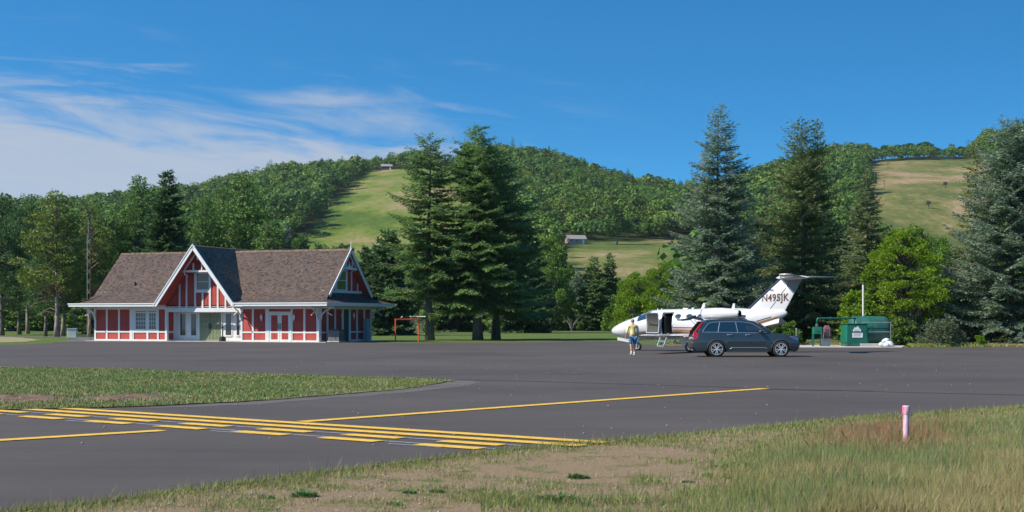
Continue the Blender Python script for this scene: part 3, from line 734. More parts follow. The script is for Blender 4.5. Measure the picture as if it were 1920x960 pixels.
# wall lamps
def lamp(x, y, z, ax='y'):
    m_ = MB()
    def T(a, b_, c): return (x+a, y-b_, z+c) if ax == 'y' else (x+b_, y+a, z+c)
    m_.tube([T(0, .0, .05), T(0, .10, .08), T(0, .12, .02)], .02, 6)
    m_.tube([T(0, .12, .22), T(0, .12, .17), T(0, .12, .10), T(0, .12, -.10), T(0, .12, -.22)], [.02, .07, .10, .075, .02], 8)
    m_.tube([T(0, .12, .22), T(0, .12, .30)], .015, 6); m_.tube([T(0, .12, -.22), T(0, .12, -.30)], .02, 6)
    return m_.build('wall_lamp', 'white_trim', TB)
lamp(U(491.5), 0, Uz(595.5, -5)); lamp(U(552.5), 0, Uz(595.5, -2))
# end wall trim
mb = MB()
def vpost(p0, p1, z0=0.0, z1=zW-.02): mb.box(.001, .05, Vv(p0), Vv(p1), z0, z1)
for p0, p1 in ((598.4, 601.5), (612.2, 614.8), (626.6, 629), (640.5, 643.6), (653, 656.8), (667.5, 670), (681, 683.6), (693.5, 695.8)): vpost(p0, p1)
mb.box(.001, .047, Vv(601.5), Vv(640.5), 0, zb1); mb.box(.001, .047, Vv(656.8), Vv(693.5), 0, zb1)
mb.box(.001, .046, Vv(601.5), Vv(640.5), zm0, zm1); mb.box(.001, .046, Vv(656.8), Vv(693.5), zm0, zm1)
mb.box(.001, .048, Vv(601.5), Vv(693.5), zt0, zW-.02)
mb.build('end_wall_trim', 'white_trim', TB)
sd = MB(); sd.box(.001, .04, Vv(643.6), Vv(653), .02, zt0)
for i in range(2):
    for j in range(5):
        w = (Vv(653)-Vv(643.6))/2; y0_ = Vv(643.6)+w*i+.05; z0_ = .2+j*.44
        sd.box(.04, .055, y0_, y0_+w-.1, z0_, z0_+.34)
sdo = sd.build('side_door', 'dark_green_door', TB)
m_ = MB(); m_.sphere((.08, Vv(645), 1.05), .04, 8, 6); m_.build('knob', 'dark_metal', sdo)
lamp(0, Vv(639), 2.0, 'x'); lamp(0, Vv(661), 2.0, 'x')
# end gable (right, facing +x) and its twin on the left
for xg, xo, s in ((gw0, g0, 1), (gw1, g1, -1)):
    zg0 = 3.74
    def rz_(y): return HR-.22-abs(y-yc)*(HR-kz)/(yc-ky)
    mb = MB(); mb.add([(xg, 1.0, zg0-.3), (xg, BW-1.0, zg0-.3), (xg, BW-1.0, rz_(1.0)+.1), (xg, yc, HR-.15), (xg, 1.0, rz_(1.0)+.1)], [(0, 1, 2, 3, 4)])
    mb.build('end_gable_wall', 'red_board', TB, uv=True)
    mb = MB()   # bargeboards
    if s == -1: xo = xo+.22
    for y0_ in (ky-.12, BW-ky+.12):
        a = Vector((xo+s*.002, y0_, kz-(.10 if s == 1 else .3))); b_ = Vector((xo+s*.002, yc, HR+(.07 if s == 1 else -.16))); d = (b_-a).normalized(); dn = Vector((0, -d.z if y0_ < yc else d.z, abs(d.y)))*1
        dn = Vector((0, d.z*(1 if y0_ < yc else -1), -abs(d.y)))
        o_ = dn*.24; X_ = Vector((s*.06, 0, 0))
        v = [a, b_, b_+o_, a+o_, a+X_, b_+X_, b_+o_+X_, a+o_+X_]
        mb.add(v, [(0,1,2,3),(7,6,5,4),(0,4,5,1),(1,5,6,2),(2,6,7,3),(3,7,4,0)])
    mb.build('end_bargeboard', 'white_trim', TB)
    mb = MB()   # red underside of the verge
    for y0_ in (ky, BW-ky):
        k = 1 if y0_ < yc else -1
        mb.slab([(xg, y0_+k*.13, kz-.12), (xo-s*.02, y0_+k*.13, kz-.12), (xo-s*.02, yc, HR-.26), (xg, yc, HR-.26)], .02)
    mb.build('end_gable_soffit', 'red_board', TB, uv=True)
    mb = MB(); e = s*.06
    mb.box(xg, xg+e, 1.0, BW-1.0, zg0, zg0+.20)
    for y_ in (2.15, 2.95, 4.8, 5.55, 6.6) if s == 1 else (2.5, 4.0, 5.5): mb.box(xg, xg+e*.9, y_-.06, y_+.06, zg0+.2, min(rz_(y_)+.05, 5.55))
    for y0_ in (ky+.5, BW-ky-.5):
        a = Vector((xg+e*.5, y0_, rz_(y0_)+.1)); b_ = Vector((xg+e*.5, yc, HR-.2)); mb.bar(a, b_, abs(e), .13)
    zo2 = 5.62; hw2 = (HR-.25-zo2)/((HR-kz)/(yc-ky))
    xo2 = xo-s*.15
    mb.box(xo2-.05, xo2+.05, yc-hw2-.1, yc+hw2+.1, zo2-.07, zo2+.07)
    for q in (-1, 1):
        mb.bar((xo2, yc+q*hw2, zo2), (xo2, yc, HR-.35), .09, .12); mb.box(xo2-.04, xo2+.04, yc+q*.5-.04, yc+q*.5+.04, zo2, zo2+.55)
        mb.tube([(xo2, yc+q*(hw2+.02), zo2-.05), (xo2-s*.35, yc+q*(hw2-.05), zo2-.12), (xg, yc+q*(hw2-.1), zo2-.3)], .05, 6)
    mb.prism([(yc-.4, zo2+.07), (yc+.4, zo2+.07), (yc+.22, zo2+.24), (yc+.1, zo2+.2), (yc, zo2+.62), (yc-.1, zo2+.2), (yc-.22, zo2+.24)], 'x', xo2-.03, xo2+.03)
    mb.build('end_gable_trim', 'white_trim', TB)
    if s == 1:
        window(3.15, 4.6, zg0+.28, 5.42, xg+.002, 1, 2, 'reflection_glass', fr=.10, axis='x', depth=.06)
mb = MB(); mb.tube([(g0, yc, HR), (g0, yc, HR+.30), (g0, yc, HR+.62)], [.05, .035, .012], 6); mb.build('finial', 'white_trim', TB)
# ridge caps
mb = MB()
for (x0_, x1_) in ((g0, g1),): mb.prism([(yc-.16, HR-.13), (yc, HR+.035), (yc+.16, HR-.13)], 'x', x0_, x1_)
mb.build('ridge_cap', 'shingles_shade_lift', TB, uv=True)
# brackets under the eaves
def bracket(x, y, dx, dy):
    m_ = MB(); d = Vector((dx, dy, 0)).normalized()
    p = Vector((x, y, 0))
    m_.tube([p+d*.06+Vector((0, 0, 1.75)), p+d*.16+Vector((0, 0, 2.1)), p+d*.45+Vector((0, 0, 2.38)), p+d*.85+Vector((0, 0, 2.52))], .055, 6)
    m_.bar(p+d*.05+Vector((0, 0, 2.62)), p+d*1.15+Vector((0, 0, 2.62)), .10, .12)
    m_.bar(p+d*.55+Vector((0, 0, 2.28)), p+d*1.0+Vector((0, 0, 2.02)), .06, .06)
    m_.bar(p+d*.06+Vector((0, 0, 1.7)), p+d*.06+Vector((0, 0, 2.6)), .12, .12)
    return m_.build('eave_bracket', 'white_trim', TB)
bracket(-.1, -.02, 0, -1); bracket(.02, .12, 1, 0); bracket(U(452), -.02, 0, -1); bracket(xL-.02, .12, -1, 0); bracket(.02, BW-.1, 1, 0); bracket(xL+.1, -.02, 0, -1)
# roof fittings
mb = MB(); rx = U(248, 1.2)
mb.tube([(rx, 1.55, 4.2), (rx, 1.55, 4.72)], .07, 8); mb.build('vent_pipe', 'black_plastic', TB)
mb = MB(); mb.bar((rx+.25, 1.5, 4.22), (rx+.55, 1.62, 4.55), .06, .06); mb.build('roof_hook', 'black_plastic', TB)
# concrete apron slab round the walls
mb = MB(); mb.box(xL-.5, .8, -.5, BW+.5, -.1, .05); mb.build('foundation_slab', 'concrete', TB)
mb = MB(); mb.box(xL+.2, -.2, .4, BW-.4, .06, .07); mb.build('floor', 'concrete', TB)
def bl(x, y, z=0.05):
    return Matrix.Translation((BX, BD, 0)) @ Matrix.Rotation(R(-TH), 4, 'Z') @ Vector((x, y, z))
# ---- things by the walls
ac = empty('air_conditioner', bl(1.05, Vv(607)), R(-TH), 'grey louvred air conditioning unit on the ground at the right end wall', 'air conditioner')
mat('ac_grey', (.22, .22, .20), .5, var=.1); mat('ac_dark', (.05, .05, .05), .6)
mb = MB(); w = .42; mb.box(-w, w, -w, w, .08, .86); mb.box(-w-.02, w+.02, -w-.02, w+.02, .86, .92); mb.build('casing', 'ac_dark', ac)
mb = MB()
for k in range(12): z_ = .13+k*.06; mb.box(-w-.012, w+.012, -w-.012, w+.012, z_, z_+.025)
for a in (-w-.015, w-.015):
    for b_ in (-w-.015, w-.015): mb.box(a, a+.03, b_, b_+.03, .08, .86)
mb.build('louvre', 'ac_grey', ac)
mb = MB(); mb.box(-.5, .5, -.5, .5, 0, .08); mb.build('base_pad', 'concrete', ac)
mb = MB(); mb.cyl((0, 0, .92), (0, 0, .95), .33, 16); mb.build('fan_grille', 'ac_dark', ac)
mat('blue_grey', (.22, .30, .36), .5, var=.08); mat('pot', (.05, .06, .07), .6)
px_ = empty('water_heater_cabinet', bl(.45, Vv(678)), R(-TH), 'tall narrow blue-grey cabinet against the right end wall', 'cabinet')
mb = MB(); mb.box(-.17, .17, -.17, .17, 0, 1.68); mb.build('body', 'blue_grey', px_, bevel=.02)
mb = MB(); mb.box(-.19, .19, -.19, .19, 1.68, 1.73); mb.build('cap', 'blue_grey', px_)
mb = MB(); mb.box(-.14, .14, -.19, -.17, .08, 1.6); mb.build('door', 'blue_grey', px_)
el = empty('meter_box', bl(.35, Vv(622), .5), R(-TH), 'small dark meter box standing beside the air conditioning unit', 'meter box')
mb = MB(); mb.box(-.14, .14, -.16, .16, -.45, .42); mb.build('body', 'pot', el, bevel=.02)
mb = MB(); mb.cyl((.14, -.02, .2), (.18, -.02, .2), .07, 12); mb.build('dial', 'white_trim', el)
ur = empty('ash_stand', bl(UR(432), -.15), R(-TH), 'black smoking post on a round base beside the green entrance doors', 'ash stand')
mb = MB(); mb.tube([(0,0,0), (0,0,.30), (0,0,.36)], [.27, .25, .16], 14); mb.build('base', 'black_plastic', ur)
mb = MB(); mb.tube([(0,0,.36), (0,0,.45), (0,0,1.0)], [.10, .045, .04], 8); mb.build('post', 'ac_dark', ur)
mb = MB(); mb.tube([(0,0,1.0), (0,0,1.04), (0,0,1.12), (0,0,1.15)], [.05, .08, .08, .03], 8); mb.build('head', 'black_plastic', ur)
# radio mast by the left corner
mat('galv', (.42, .42, .42), .45, metal=.5, var=.15, vscale=2); mat('rust', (.20, .09, .05), .8)
MY = 118.0
ms = empty('lattice_mast', (gx(165.5, MY), MY, 0), .3, 'thin triangular lattice radio mast left of the building', 'mast')
mh = gz(432, MY)
for k in range(3):
    if k == 0: mb = MB()
    a = k*2.094; mb.tube([(math.cos(a)*.17, math.sin(a)*.17, 0), (math.cos(a)*.17, math.sin(a)*.17, mh*(1 if k == 0 else .97))], .022, 5, mi=0 if k else 1)
nz_ = int(mh/.42)
for i in range(nz_):
    for k in range(3):
        a = k*2.094; c = (k+1)*2.094; z0_ = i*.42; mb.bar((math.cos(a)*.17, math.sin(a)*.17, z0_), (math.cos(c)*.17, math.sin(c)*.17, z0_+(.42 if i % 2 else 0)), .014)
mb.build('lattice', ['galv', 'rust'], ms)
mb = MB(); mb.tube([(0, 0, mh*.93), (0, 0, mh+.9)], .02, 5); mb.build('antenna', 'galv', ms)
ub = empty('utility_box', (gx(135, 131.5), 131.5, 0), .2, 'grey metal utility cabinet on the grass left of the mast', 'utility box')
mat('util', (.52, .56, .52), .6, var=.06)
mb = MB(); mb.box(-.42, .42, -.3, .3, .05, .80); mb.build('body', 'util', ub, bevel=.03)
mb = MB(); mb.box(-.45, .45, -.33, .33, .80, .88); mb.build('lid', 'util', ub)
mb = MB(); mb.box(-.5, .5, -.4, .4, 0, .05); mb.build('base', 'concrete', ub)
# ---------------------------------------------------------------- jet
mat('jet_white', (.58, .58, .59), .22, spec=.6, coat=.4)
mat('jet_dark', (.02, .022, .026), .35); mat('jet_glass', (.02, .035, .07), .05, spec=1.0, coat=1)
mat('stripe_red', (.30, .02, .03), .35); mat('stripe_gold', (.30, .16, .06), .35); mat('stripe_brown', (.12, .035, .025), .35)
mat('deice', (.02, .035, .08), .4); mat('lining', (.115, .11, .085), .7, var=.08); mat('bare_metal', (.55, .56, .58), .25, metal=1.0)
mat('rubber', (.022, .022, .022), .8, bump=.2); mat('hub', (.5, .5, .5), .35, metal=.7); mat('cabin_dark', (.035, .03, .028), .8); mat('seat_tan', (.12, .07, .05), .6)
mat('reg_brown', (.10, .035, .03), .5); mat('grey_panel', (.16, .18, .20), .4)
PH = 35.0; JY = 80.5; JX = gx(1147, JY)
jet = empty('business_jet', (JX, JY, 0), R(-PH), 'white twin-engine business jet with red and gold stripes, cabin door open', 'jet')
FX = [0, .05, .15, .35, .7, 1.1, 1.6, 2.1, 2.5, 2.9, 3.3, 4.5, 6.2, 7.4, 8.3, 9.0, 9.6, 10.15, 10.5, 10.68]
FC = [1.09, 1.09, 1.10, 1.12, 1.165, 1.22, 1.29, 1.37, 1.44, 1.485, 1.50, 1.51, 1.51, 1.53, 1.60, 1.72, 1.85, 1.98, 2.06, 2.08]
FRZ = [.01, .10, .19, .29, .41, .50, .58, .66, .74, .79, .80, .81, .81, .79, .72, .60, .46, .31, .19, .06]
FRY = [.01, .10, .20, .31, .45, .56, .66, .72, .75, .77, .77, .77, .77, .74, .64, .50, .36, .22, .12, .04]
def fz(x): return np.interp(x, FX, FC), np.interp(x, FX, FRZ), np.interp(x, FX, FRY)
def fsm(x):
    w = .12; return [sum(fz(x+d)[i] for d in (-w, 0, w))/3 if .3 < x < 10.4 else fz(x)[i] for i in range(3)]
def spt(x, a, off=0.0):     # a from the top towards the near (left-hand) side
    c, rz_, ry = fsm(x)
    # slightly squarer than an ellipse low down (wing-root fairing)
    return (x, -(ry+off)*math.sin(a), c+(rz_+off)*math.cos(a))
def szp(x, z, off=.004, side=-1):
    c, rz_, ry = fsm(x); k = max(-1, min(1, (z-c)/rz_)); a = math.acos(k); p = spt(x, a, off); return (p[0], side*abs(p[1]), p[2])
DX0, DX1, DZ0, DZ1 = 3.59, 4.27, .90, 2.12
xs = sorted(set([0, .05, .12, .2]+[round(.3+.1*i, 2) for i in range(0, 104)]+[10.68]+[DX0, DX1])); na = 56
mb = MB(); vs = []; fs = []
for x in xs:
    for k in range(na): vs.append(spt(x, 2*math.pi*k/na))
for i in range(len(xs)-1):
    for k in range(na):
        xm = (xs[i]+xs[i+1])/2; am = 2*math.pi*(k+.5)/na; p = spt(xm, am)
        if DX0 < xm < DX1 and p[1] < 0 and DZ0 < p[2] < DZ1: continue
        a = i*na+k; b_ = i*na+(k+1) % na; fs.append((a, b_, b_+na, a+na))
fs.append(tuple(range(na))); fs.append(tuple(range((len(xs)-1)*na, len(xs)*na)))
mb.add(vs, fs); fus = mb.build('fuselage', 'jet_white', jet, smooth=True)
def patch(name, m, pts_fn, nu, nv, parent, off=None):
    mb = MB(); vs = [pts_fn(i/nu, j/nv) for i in range(nu+1) for j in range(nv+1)]
    fs = [(i*(nv+1)+j, (i+1)*(nv+1)+j, (i+1)*(nv+1)+j+1, i*(nv+1)+j+1) for i in range(nu) for j in range(nv)]
    mb.add(vs, fs); return mb.build(name, m, parent, smooth=True)
# cabin inside
mb = MB(); rg = []
for x in (DX0-.5, DX0-.2, DX1+.1, DX1+.6):
    c, rz_, ry = fsm(x); rg.append([(x, -(ry-.06)*math.sin(2*math.pi*k/24), c+(rz_-.06)*math.cos(2*math.pi*k/24)) for k in range(24)])
n24 = 24; vs = [p for r in rg for p in r]; fs = []
for i in range(3):
    for k in range(n24):
        if i == 1 and k < 12: continue
        a = i*n24+k; fs.append((a, i*n24+(k+1) % n24, (i+1)*n24+(k+1) % n24, a+n24))
fs += [tuple(range(24)), tuple(range(72, 96))]
mb.add(vs, fs); mb.build('cabin_lining', 'cabin_dark', jet)
mb = MB(); mb.box(DX0+.02, DX0+.10, -.45, .45, .95, 1.95, 0); mb.build('partition', 'lining', jet)
mb = MB(); mb.box(3.86, 4.22, -.2, .35, 1.0, 1.22); mb.box(4.18, 4.32, -.2, .35, 1.0, 1.75); mb.build('cabin_seat', 'seat_tan', jet, bevel=.03)
# door frame lip
mb = MB()
fr_ = [szp(DX0, DZ0+.05), szp(DX0, 1.4), szp(DX0+.02, 1.85), szp(DX0+.14, 2.08), szp(DX1-.05, 2.12), szp(DX1, 2.0), szp(DX1, 1.4), szp(DX1, DZ0+.05)]
mb.tube([(p[0], p[1], p[2]) for p in fr_], .028, 6); mb.build('door_frame', 'grey_panel', jet)
# open door, swung forward
dj = MB()
def dpt(u_, v_, th):       # u_ 0 hinge .. 1 free edge (forward), v_ bottom..top
    x0, z = DX0-.08, .98+v_*1.13; c, rz_, ry = fsm(DX0); k = max(-1, min(1, (z-c)/rz_)); yb = -ry*math.sin(math.acos(k))
    w = .70*u_; ang = R(28); bow = (ry+yb)*1.0
    yb2 = -.80-bow*.55
    return (x0-w*math.cos(ang)+th*math.sin(ang), yb2-w*math.sin(ang)*1.0-th, z)
def outline():
    pts = []
    for (a, b_) in [(0, .02), (.0, 1), (.15, 1.0), (.75, .985), (.92, .93), (1, .8), (1, .12), (.9, .02)]: pts.append((a, b_))
    return pts
dj = MB(); rg = []
for j in range(10):
    b_ = .02+.98*j/9; e_ = 1-.10*(j == 9)-.05*(j == 0)
    rg.append([dpt(0, b_, 0), dpt(e_*.5, b_, 0), dpt(e_, b_, 0), dpt(e_, b_, .07), dpt(e_*.5, b_, .07), dpt(0, b_, .07)])
dj.rings(rg); dpo = dj.build('cabin_door', 'jet_white', jet)
patch('door_lining', 'lining', lambda a, b_: dpt(.07+.86*a*(1-.08*(b_ > .95)), .06+.90*b_, .076), 3, 10, dpo)
dj = MB(); a_ = dpt(.2, .45, .08); b2_ = dpt(.8, .5, .08); dj.tube([a_, (a_[0], a_[1]-.05, a_[2]), (b2_[0], b2_[1]-.05, b2_[2]), b2_], .018, 6); dj.build('door_handle', 'bare_metal', dpo)
# windshield and windows
patch('windshield', 'jet_glass', lambda a, b_: spt(1.93+.10*abs(b_*2-1)**1.2+a*(.80-.16*abs(b_*2-1)), R(-66+132*b_), .006), 8, 24, jet)
mb = MB(); 
for aa in (0,): mb.tube([spt(1.92+.1*i, aa, .012) for i in range(9)], .018, 5)
mb.build('windshield_post', 'jet_white', jet)
for side in (-1, 1):
    patch('cockpit_window', 'jet_glass', lambda a, b_: szp(2.62+.62*a+.05*b_, (1.60+.02*a)+(.42-.03*a)*b_, .006, side) if side == 1 or True else None, 6, 4, jet) if side == 1 else None
    for k, xw in enumerate((4.60, 5.28, 5.96) if side == -1 else (3.9, 4.60, 5.28, 5.96)):
        mb = MB(); cpt = szp(xw, 1.90, .007, side); ring = []
        pts = [szp(xw+.19*math.cos(t_), 1.90+.13*math.sin(t_), .007, side) for t_ in [2*math.pi*i/20 for i in range(20)]]
        mb.add([cpt]+pts, [(0, 1+i, 1+(i+1) % 20) for i in range(20)]); wob = mb.build('cabin_window', 'jet_glass', jet)
        mb = MB(); mb.tube([Vector(p) for p in pts+pts[:2]], .012, 4, cap=False); mb.build('window_rim', 'grey_panel', wob)
# stripes
def stripe_band(name, m, x0, x1, z0, z1, parent, f0=None, f1=None, side=-1):
    n_ = 60
    def P(a, b_):
        x = x0+(x1-x0)*a; lo = z0 if not f0 else f0(x); hi = z1 if not f1 else f1(x); return szp(x, lo+(hi-lo)*b_, .005, side)
    patch(name, m, P, n_, 2, parent)
def zc_(x): return float(np.interp(x, [0, 1.0, 3.0, 3.6, 7.5, 9.0, 10.3, 11.3], [1.02, .98, 1.12, 1.30, 1.28, 1.38, 1.85, 2.22]))
for side in (-1, 1):
    for nm, m_, a0, a1, d0, d1 in (('red_stripe', 'stripe_red', DX1+.03, 8.0, -.03, .03), ('gold_stripe', 'stripe_gold', DX1+.03, 8.0, -.21, -.09), ('brown_stripe', 'stripe_brown', DX1+.03, 8.0, -.28, -.235),
                                   ('gold_stripe', 'stripe_gold', DX1+.03, 8.0, -.345, -.29), ('red_stripe', 'stripe_red', 1.7, DX0-.05, -.04, .0), ('red_stripe', 'stripe_brown', 1.5, DX0-.05, -.14, -.10), ('red_stripe', 'stripe_red', 1.2, DX0-.05, -.23, -.20)):
        stripe_band(nm, m_, a0, a1, 0, 0, jet, (lambda x, d0=d0: zc_(x)+d0), (lambda x, d1=d1: zc_(x)+d1), side)
    # sweep up over the tail cone
    for nm, m_, o0, o1, xa_, xb_ in (('brown_stripe', 'stripe_brown', -.0, .05, 8.0, 9.9), ('gold_stripe', 'stripe_gold', -.26, -.04, 8.5, 10.60), ('gold_stripe', 'stripe_gold', -.44, -.30, 9.0, 10.62), ('red_stripe', 'stripe_brown', -.29, -.27, 8.7, 10.5)):
        def zt_(x, o): return 1.28+(x-8.0)*.30+o
        stripe_band(nm, m_, xa_, xb_, 0, 0, jet, (lambda x, o0=o0: zt_(x, o0)), (lambda x, o1=o1: zt_(x, o1)), side)
# lifting surfaces: root and tip sections given as (x_le, x_te, y, z, thickness)
def foil(mb, secs, nn=14, vert=False, mi=None):
    rg = []
    for (a, c, y, z, t_) in secs:
        r = []
        for k in range(nn):
            th_ = 2*math.pi*k/nn; xx = (1-math.cos(th_))/2; yt = t_*.5*(1.6*math.sqrt(max(xx, 0))*(1-xx)*1.45)*(1 if math.sin(th_) >= 0 else -1)
            p = (a+(c-a)*xx, y, z+yt) if not vert else (a+(c-a)*xx, y+yt, z)
            r.append(p)
        rg.append(r)
    mb.rings(rg, mi)
for s in (-1, 1):
    mb = MB(); foil(mb, [(4.55, 7.0, s*.0, .86, .34), (4.75, 6.9, s*.8, .84, .30), (5.0, 6.75, s*1.9, .88, .24), (5.45, 6.5, s*6.2, .93, .13), (5.7, 6.45, s*6.8, .945, .07)], 16)
    wg = mb.build('wing', 'jet_white', jet, smooth=True)
    mb = MB(); foil(mb, [(4.985, 5.16, s*1.9, .885, .10), (5.44, 5.54, s*6.2, .932, .06)], 10); mb.build('deice_boot', 'deice', wg)
    mb = MB(); foil(mb, [(5.7, 6.45, s*6.8, .945, .07), (5.85, 6.42, s*6.92, .95, .05), (6.0, 6.35, s*6.98, .955, .02)], 10); mb.build('wing_tip', 'jet_white', wg, smooth=True)
    mb = MB(); foil(mb, [(6.55, 7.12, s*1.0, .80, .08), (6.45, 6.85, s*3.9, .86, .06)], 10); mb.build('flap', 'jet_white', wg)
    mb = MB(); foil(mb, [(10.25, 11.7, 0, 3.95, .16), (10.45, 11.75, s*.35, 3.96, .14), (11.45, 12.25, s*2.75, 4.02, .07)], 14); sb_ = mb.build('stabilizer', 'jet_white', jet, smooth=True)
    mb = MB(); foil(mb, [(10.44, 10.56, s*.4, 3.96, .08), (11.44, 11.50, s*2.7, 4.02, .05)], 8); mb.build('deice_boot', 'deice', sb_)
    mb = MB(); foil(mb, [(11.30, 11.78, s*.35, 3.93, .05), (11.98, 12.27, s*2.7, 3.99, .03)], 8); mb.build('elevator', 'jet_white', sb_)
    # engines
    ey = s*1.18; ez = 2.04
    ex = [6.38, 6.42, 6.6, 7.0, 7.5, 8.0, 8.35, 8.5]; er = [.25, .29, .32, .34, .34, .30, .24, .20]
    mb = MB(); mb.rings([[(x, ey+r*math.cos(2*math.pi*k/28), ez+r*.95*math.sin(2*math.pi*k/28)) for k in range(28)] for x, r in zip(ex, er)], cap=False)
    na_ = mb.build('engine', 'jet_white', jet, smooth=True)
    mb = MB(); mb.rings([[(x, ey+r*math.cos(2*math.pi*k/28), ez+r*.95*math.sin(2*math.pi*k/28)) for k in range(28)] for x, r in ((6.42, .295), (6.365, .275), (6.36, .25), (6.42, .23))], cap=False); mb.build('intake_lip', 'bare_metal', na_, smooth=True)
    mb = MB(); mb.rings([[(x, ey+r*math.cos(2*math.pi*k/20), ez+r*.95*math.sin(2*math.pi*k/20)) for k in range(20)] for x, r in ((6.40, .24), (6.8, .22), (6.82, .02))], cap=False); mb.build('fan', 'jet_dark', na_)
    mb = MB(); mb.rings([[(x, ey+r*math.cos(2*math.pi*k/20), ez+r*.95*math.sin(2*math.pi*k/20)) for k in range(20)] for x, r in ((8.38, .20), (8.54, .19), (8.54, .165), (8.36, .16), (8.34, .02))], cap=False); mb.build('exhaust', 'jet_dark', na_)
    mb = MB(); mb.tube([(7.2, ey, ez-.02), (7.2, s*.4, ez-.12)], .0, 4) if False else foil(mb, [(6.9, 8.35, ey-s*.3, ez-.02, .16), (6.9, 8.6, s*.5, ez-.08, .2)], 12); mb.build('pylon', 'jet_white', na_, smooth=True)
    # ventral strake
    mb = MB(); mb.add([(8.7, s*.32, 1.42), (10.3, s*.16, 1.80), (10.4, s*.46, 1.58), (9.4, s*.66, 1.34), (8.7, s*.30, 1.39), (10.3, s*.15, 1.77), (10.4, s*.46, 1.56), (9.4, s*.66, 1.32)],
                      [(0,1,2,3), (7,6,5,4), (0,4,5,1), (1,5,6,2), (2,6,7,3), (3,7,4,0)]); mb.build('ventral_fin', 'jet_white', jet)
# fin with grey upper corner, dark boot, rudder
zf0, zf1 = 2.22, 3.90
LE = lambda z: 8.30+(z-zf0)/(zf1-zf0)*1.95; TE = lambda z: 10.60+(z-zf0)/(zf1-zf0)*.93
mb = MB(); foil(mb, [(LE(z), TE(z), 0, z, t_) for z, t_ in ((zf0-.25, .22), (zf0, .20), (3.0, .15), (zf1, .11))], 18, vert=True)
fin = mb.build('fin', 'jet_white', jet, smooth=True)
mb = MB(); foil(mb, [(LE(z)-.015, LE(z)+.26, 0, z, t_) for z, t_ in ((zf0+.1, .24), (3.0, .19), (zf1-.02, .15))], 14, vert=True); mb.build('deice_boot', 'deice', fin)
mb = MB()
def fy(x, z):
    a, c = LE(z), TE(z); xx = (x-a)/(c-a); t_ = np.interp(z, [zf0, 3.0, zf1], [.20, .15, .11]); return t_*.5*(1.6*math.sqrt(max(xx, 0))*(1-xx)*1.45)+.004
for s in (-1, 1):
    def gp(a, b_, s=s):
        # grey triangle-ish corner: from the top of the leading edge down to the trailing edge
        z = 3.06+(zf1-.02-3.06)*b_; xl = TE(3.06)-.02+(LE(zf1)+.05-(TE(3.06)-.02))*b_; xr = TE(z)-.01
        x = xl+(xr-xl)*a; return (x, s*fy(x, z), z)
    patch('grey_corner', 'grey_panel', gp, 8, 10, fin)
    for (pa, pb) in (((9.75, zf0+.08), (10.9, zf1-.15)),):
        mb = MB(); pts = []
        for i in range(9):
            t_ = i/8; x = pa[0]+(pb[0]-pa[0])*t_; z = pa[1]+(pb[1]-pa[1])*t_; pts.append((x, s*(fy(x, z)+.002), z))
        mb.tube(pts, .012, 4); mb.build('rudder_gap', 'jet_dark', fin)
    mb = MB(); q = [(9.92, 3.31), (10.17, 3.31), (10.22, 3.20), (9.99, 3.20)]
    q = [(x-.25, z+.03) for x, z in q]
    mb.add([(x, s*(fy(x, z)+.004), z) for x, z in q], [(0, 1, 2, 3)]); mb.build('vent', 'grey_panel', fin)
def textmesh(name, txt, size, m, parent, place, xs_=1.0, ext=.002):
    cu = bpy.data.curves.new('text_curve', 'FONT'); cu.body = txt; cu.size = size; cu.extrude = ext; cu.resolution_u = 3; cu.space_character = 1.08
    cu.offset = size*.022
    to = bpy.data.objects.new('text_tmp', cu); C.objects.link(to); bpy.context.view_layer.update()
    me = bpy.data.meshes.new_from_object(to.evaluated_get(bpy.context.evaluated_depsgraph_get())); me.name = name
    for vv in me.vertices: vv.co = Vector(place(vv.co.x*xs_, vv.co.y, vv.co.z))
    me.materials.clear(); me.materials.append(MATS[m]); bpy.data.objects.remove(to); bpy.data.curves.remove(cu)
    o = bpy.data.objects.new(name, me); C.objects.link(o); o.parent = parent; return o
textmesh('registration_letters', 'N495JK', .53, 'reg_brown', fin, lambda a, b_, c: (9.26+a, -(fy(9.26+a, 2.70+b_)+.006)-c, 2.70+b_+a*.02), xs_=.84)
textmesh('registration_letters', 'N495JK', .53, 'reg_brown', fin, lambda a, b_, c: (10.72-a, (fy(10.72-a, 2.70+b_)+.006)+c, 2.70+b_), xs_=.84)
mb = MB(); mb.rings([[(x, r*math.cos(2*math.pi*k/12)*.8, 3.93+r*math.sin(2*math.pi*k/12)) for k in range(12)] for x, r in ((10.05, .01), (10.2, .08), (10.8, .12), (11.5, .10), (11.95, .02))]); mb.build('tail_bullet', 'jet_white', jet, smooth=True)
# antennas
mb = MB(); foil(mb, [(5.62, 5.85, 0, 2.28, .03), (5.78, 5.90, 0, 2.62, .02)], 8, vert=True); mb.box(5.78, 6.02, -.01, .01, 2.615, 2.635); mb.build('antenna', 'jet_white', jet)
mb = MB(); foil(mb, [(7.45, 7.66, 0, 2.25, .03), (7.56, 7.68, 0, 2.60, .02)], 8, vert=True); mb.build('antenna', 'jet_white', jet)
for xx, ww in ((4.55, .30), (5.1, .12), (2.95, .05), (3.2, .05)):
    mb = MB(); mb.box(xx, xx+ww, -.05, .05, 2.27, 2.345+.02*(ww > .1)); mb.build('antenna_blister', 'jet_white', jet, bevel=.01)
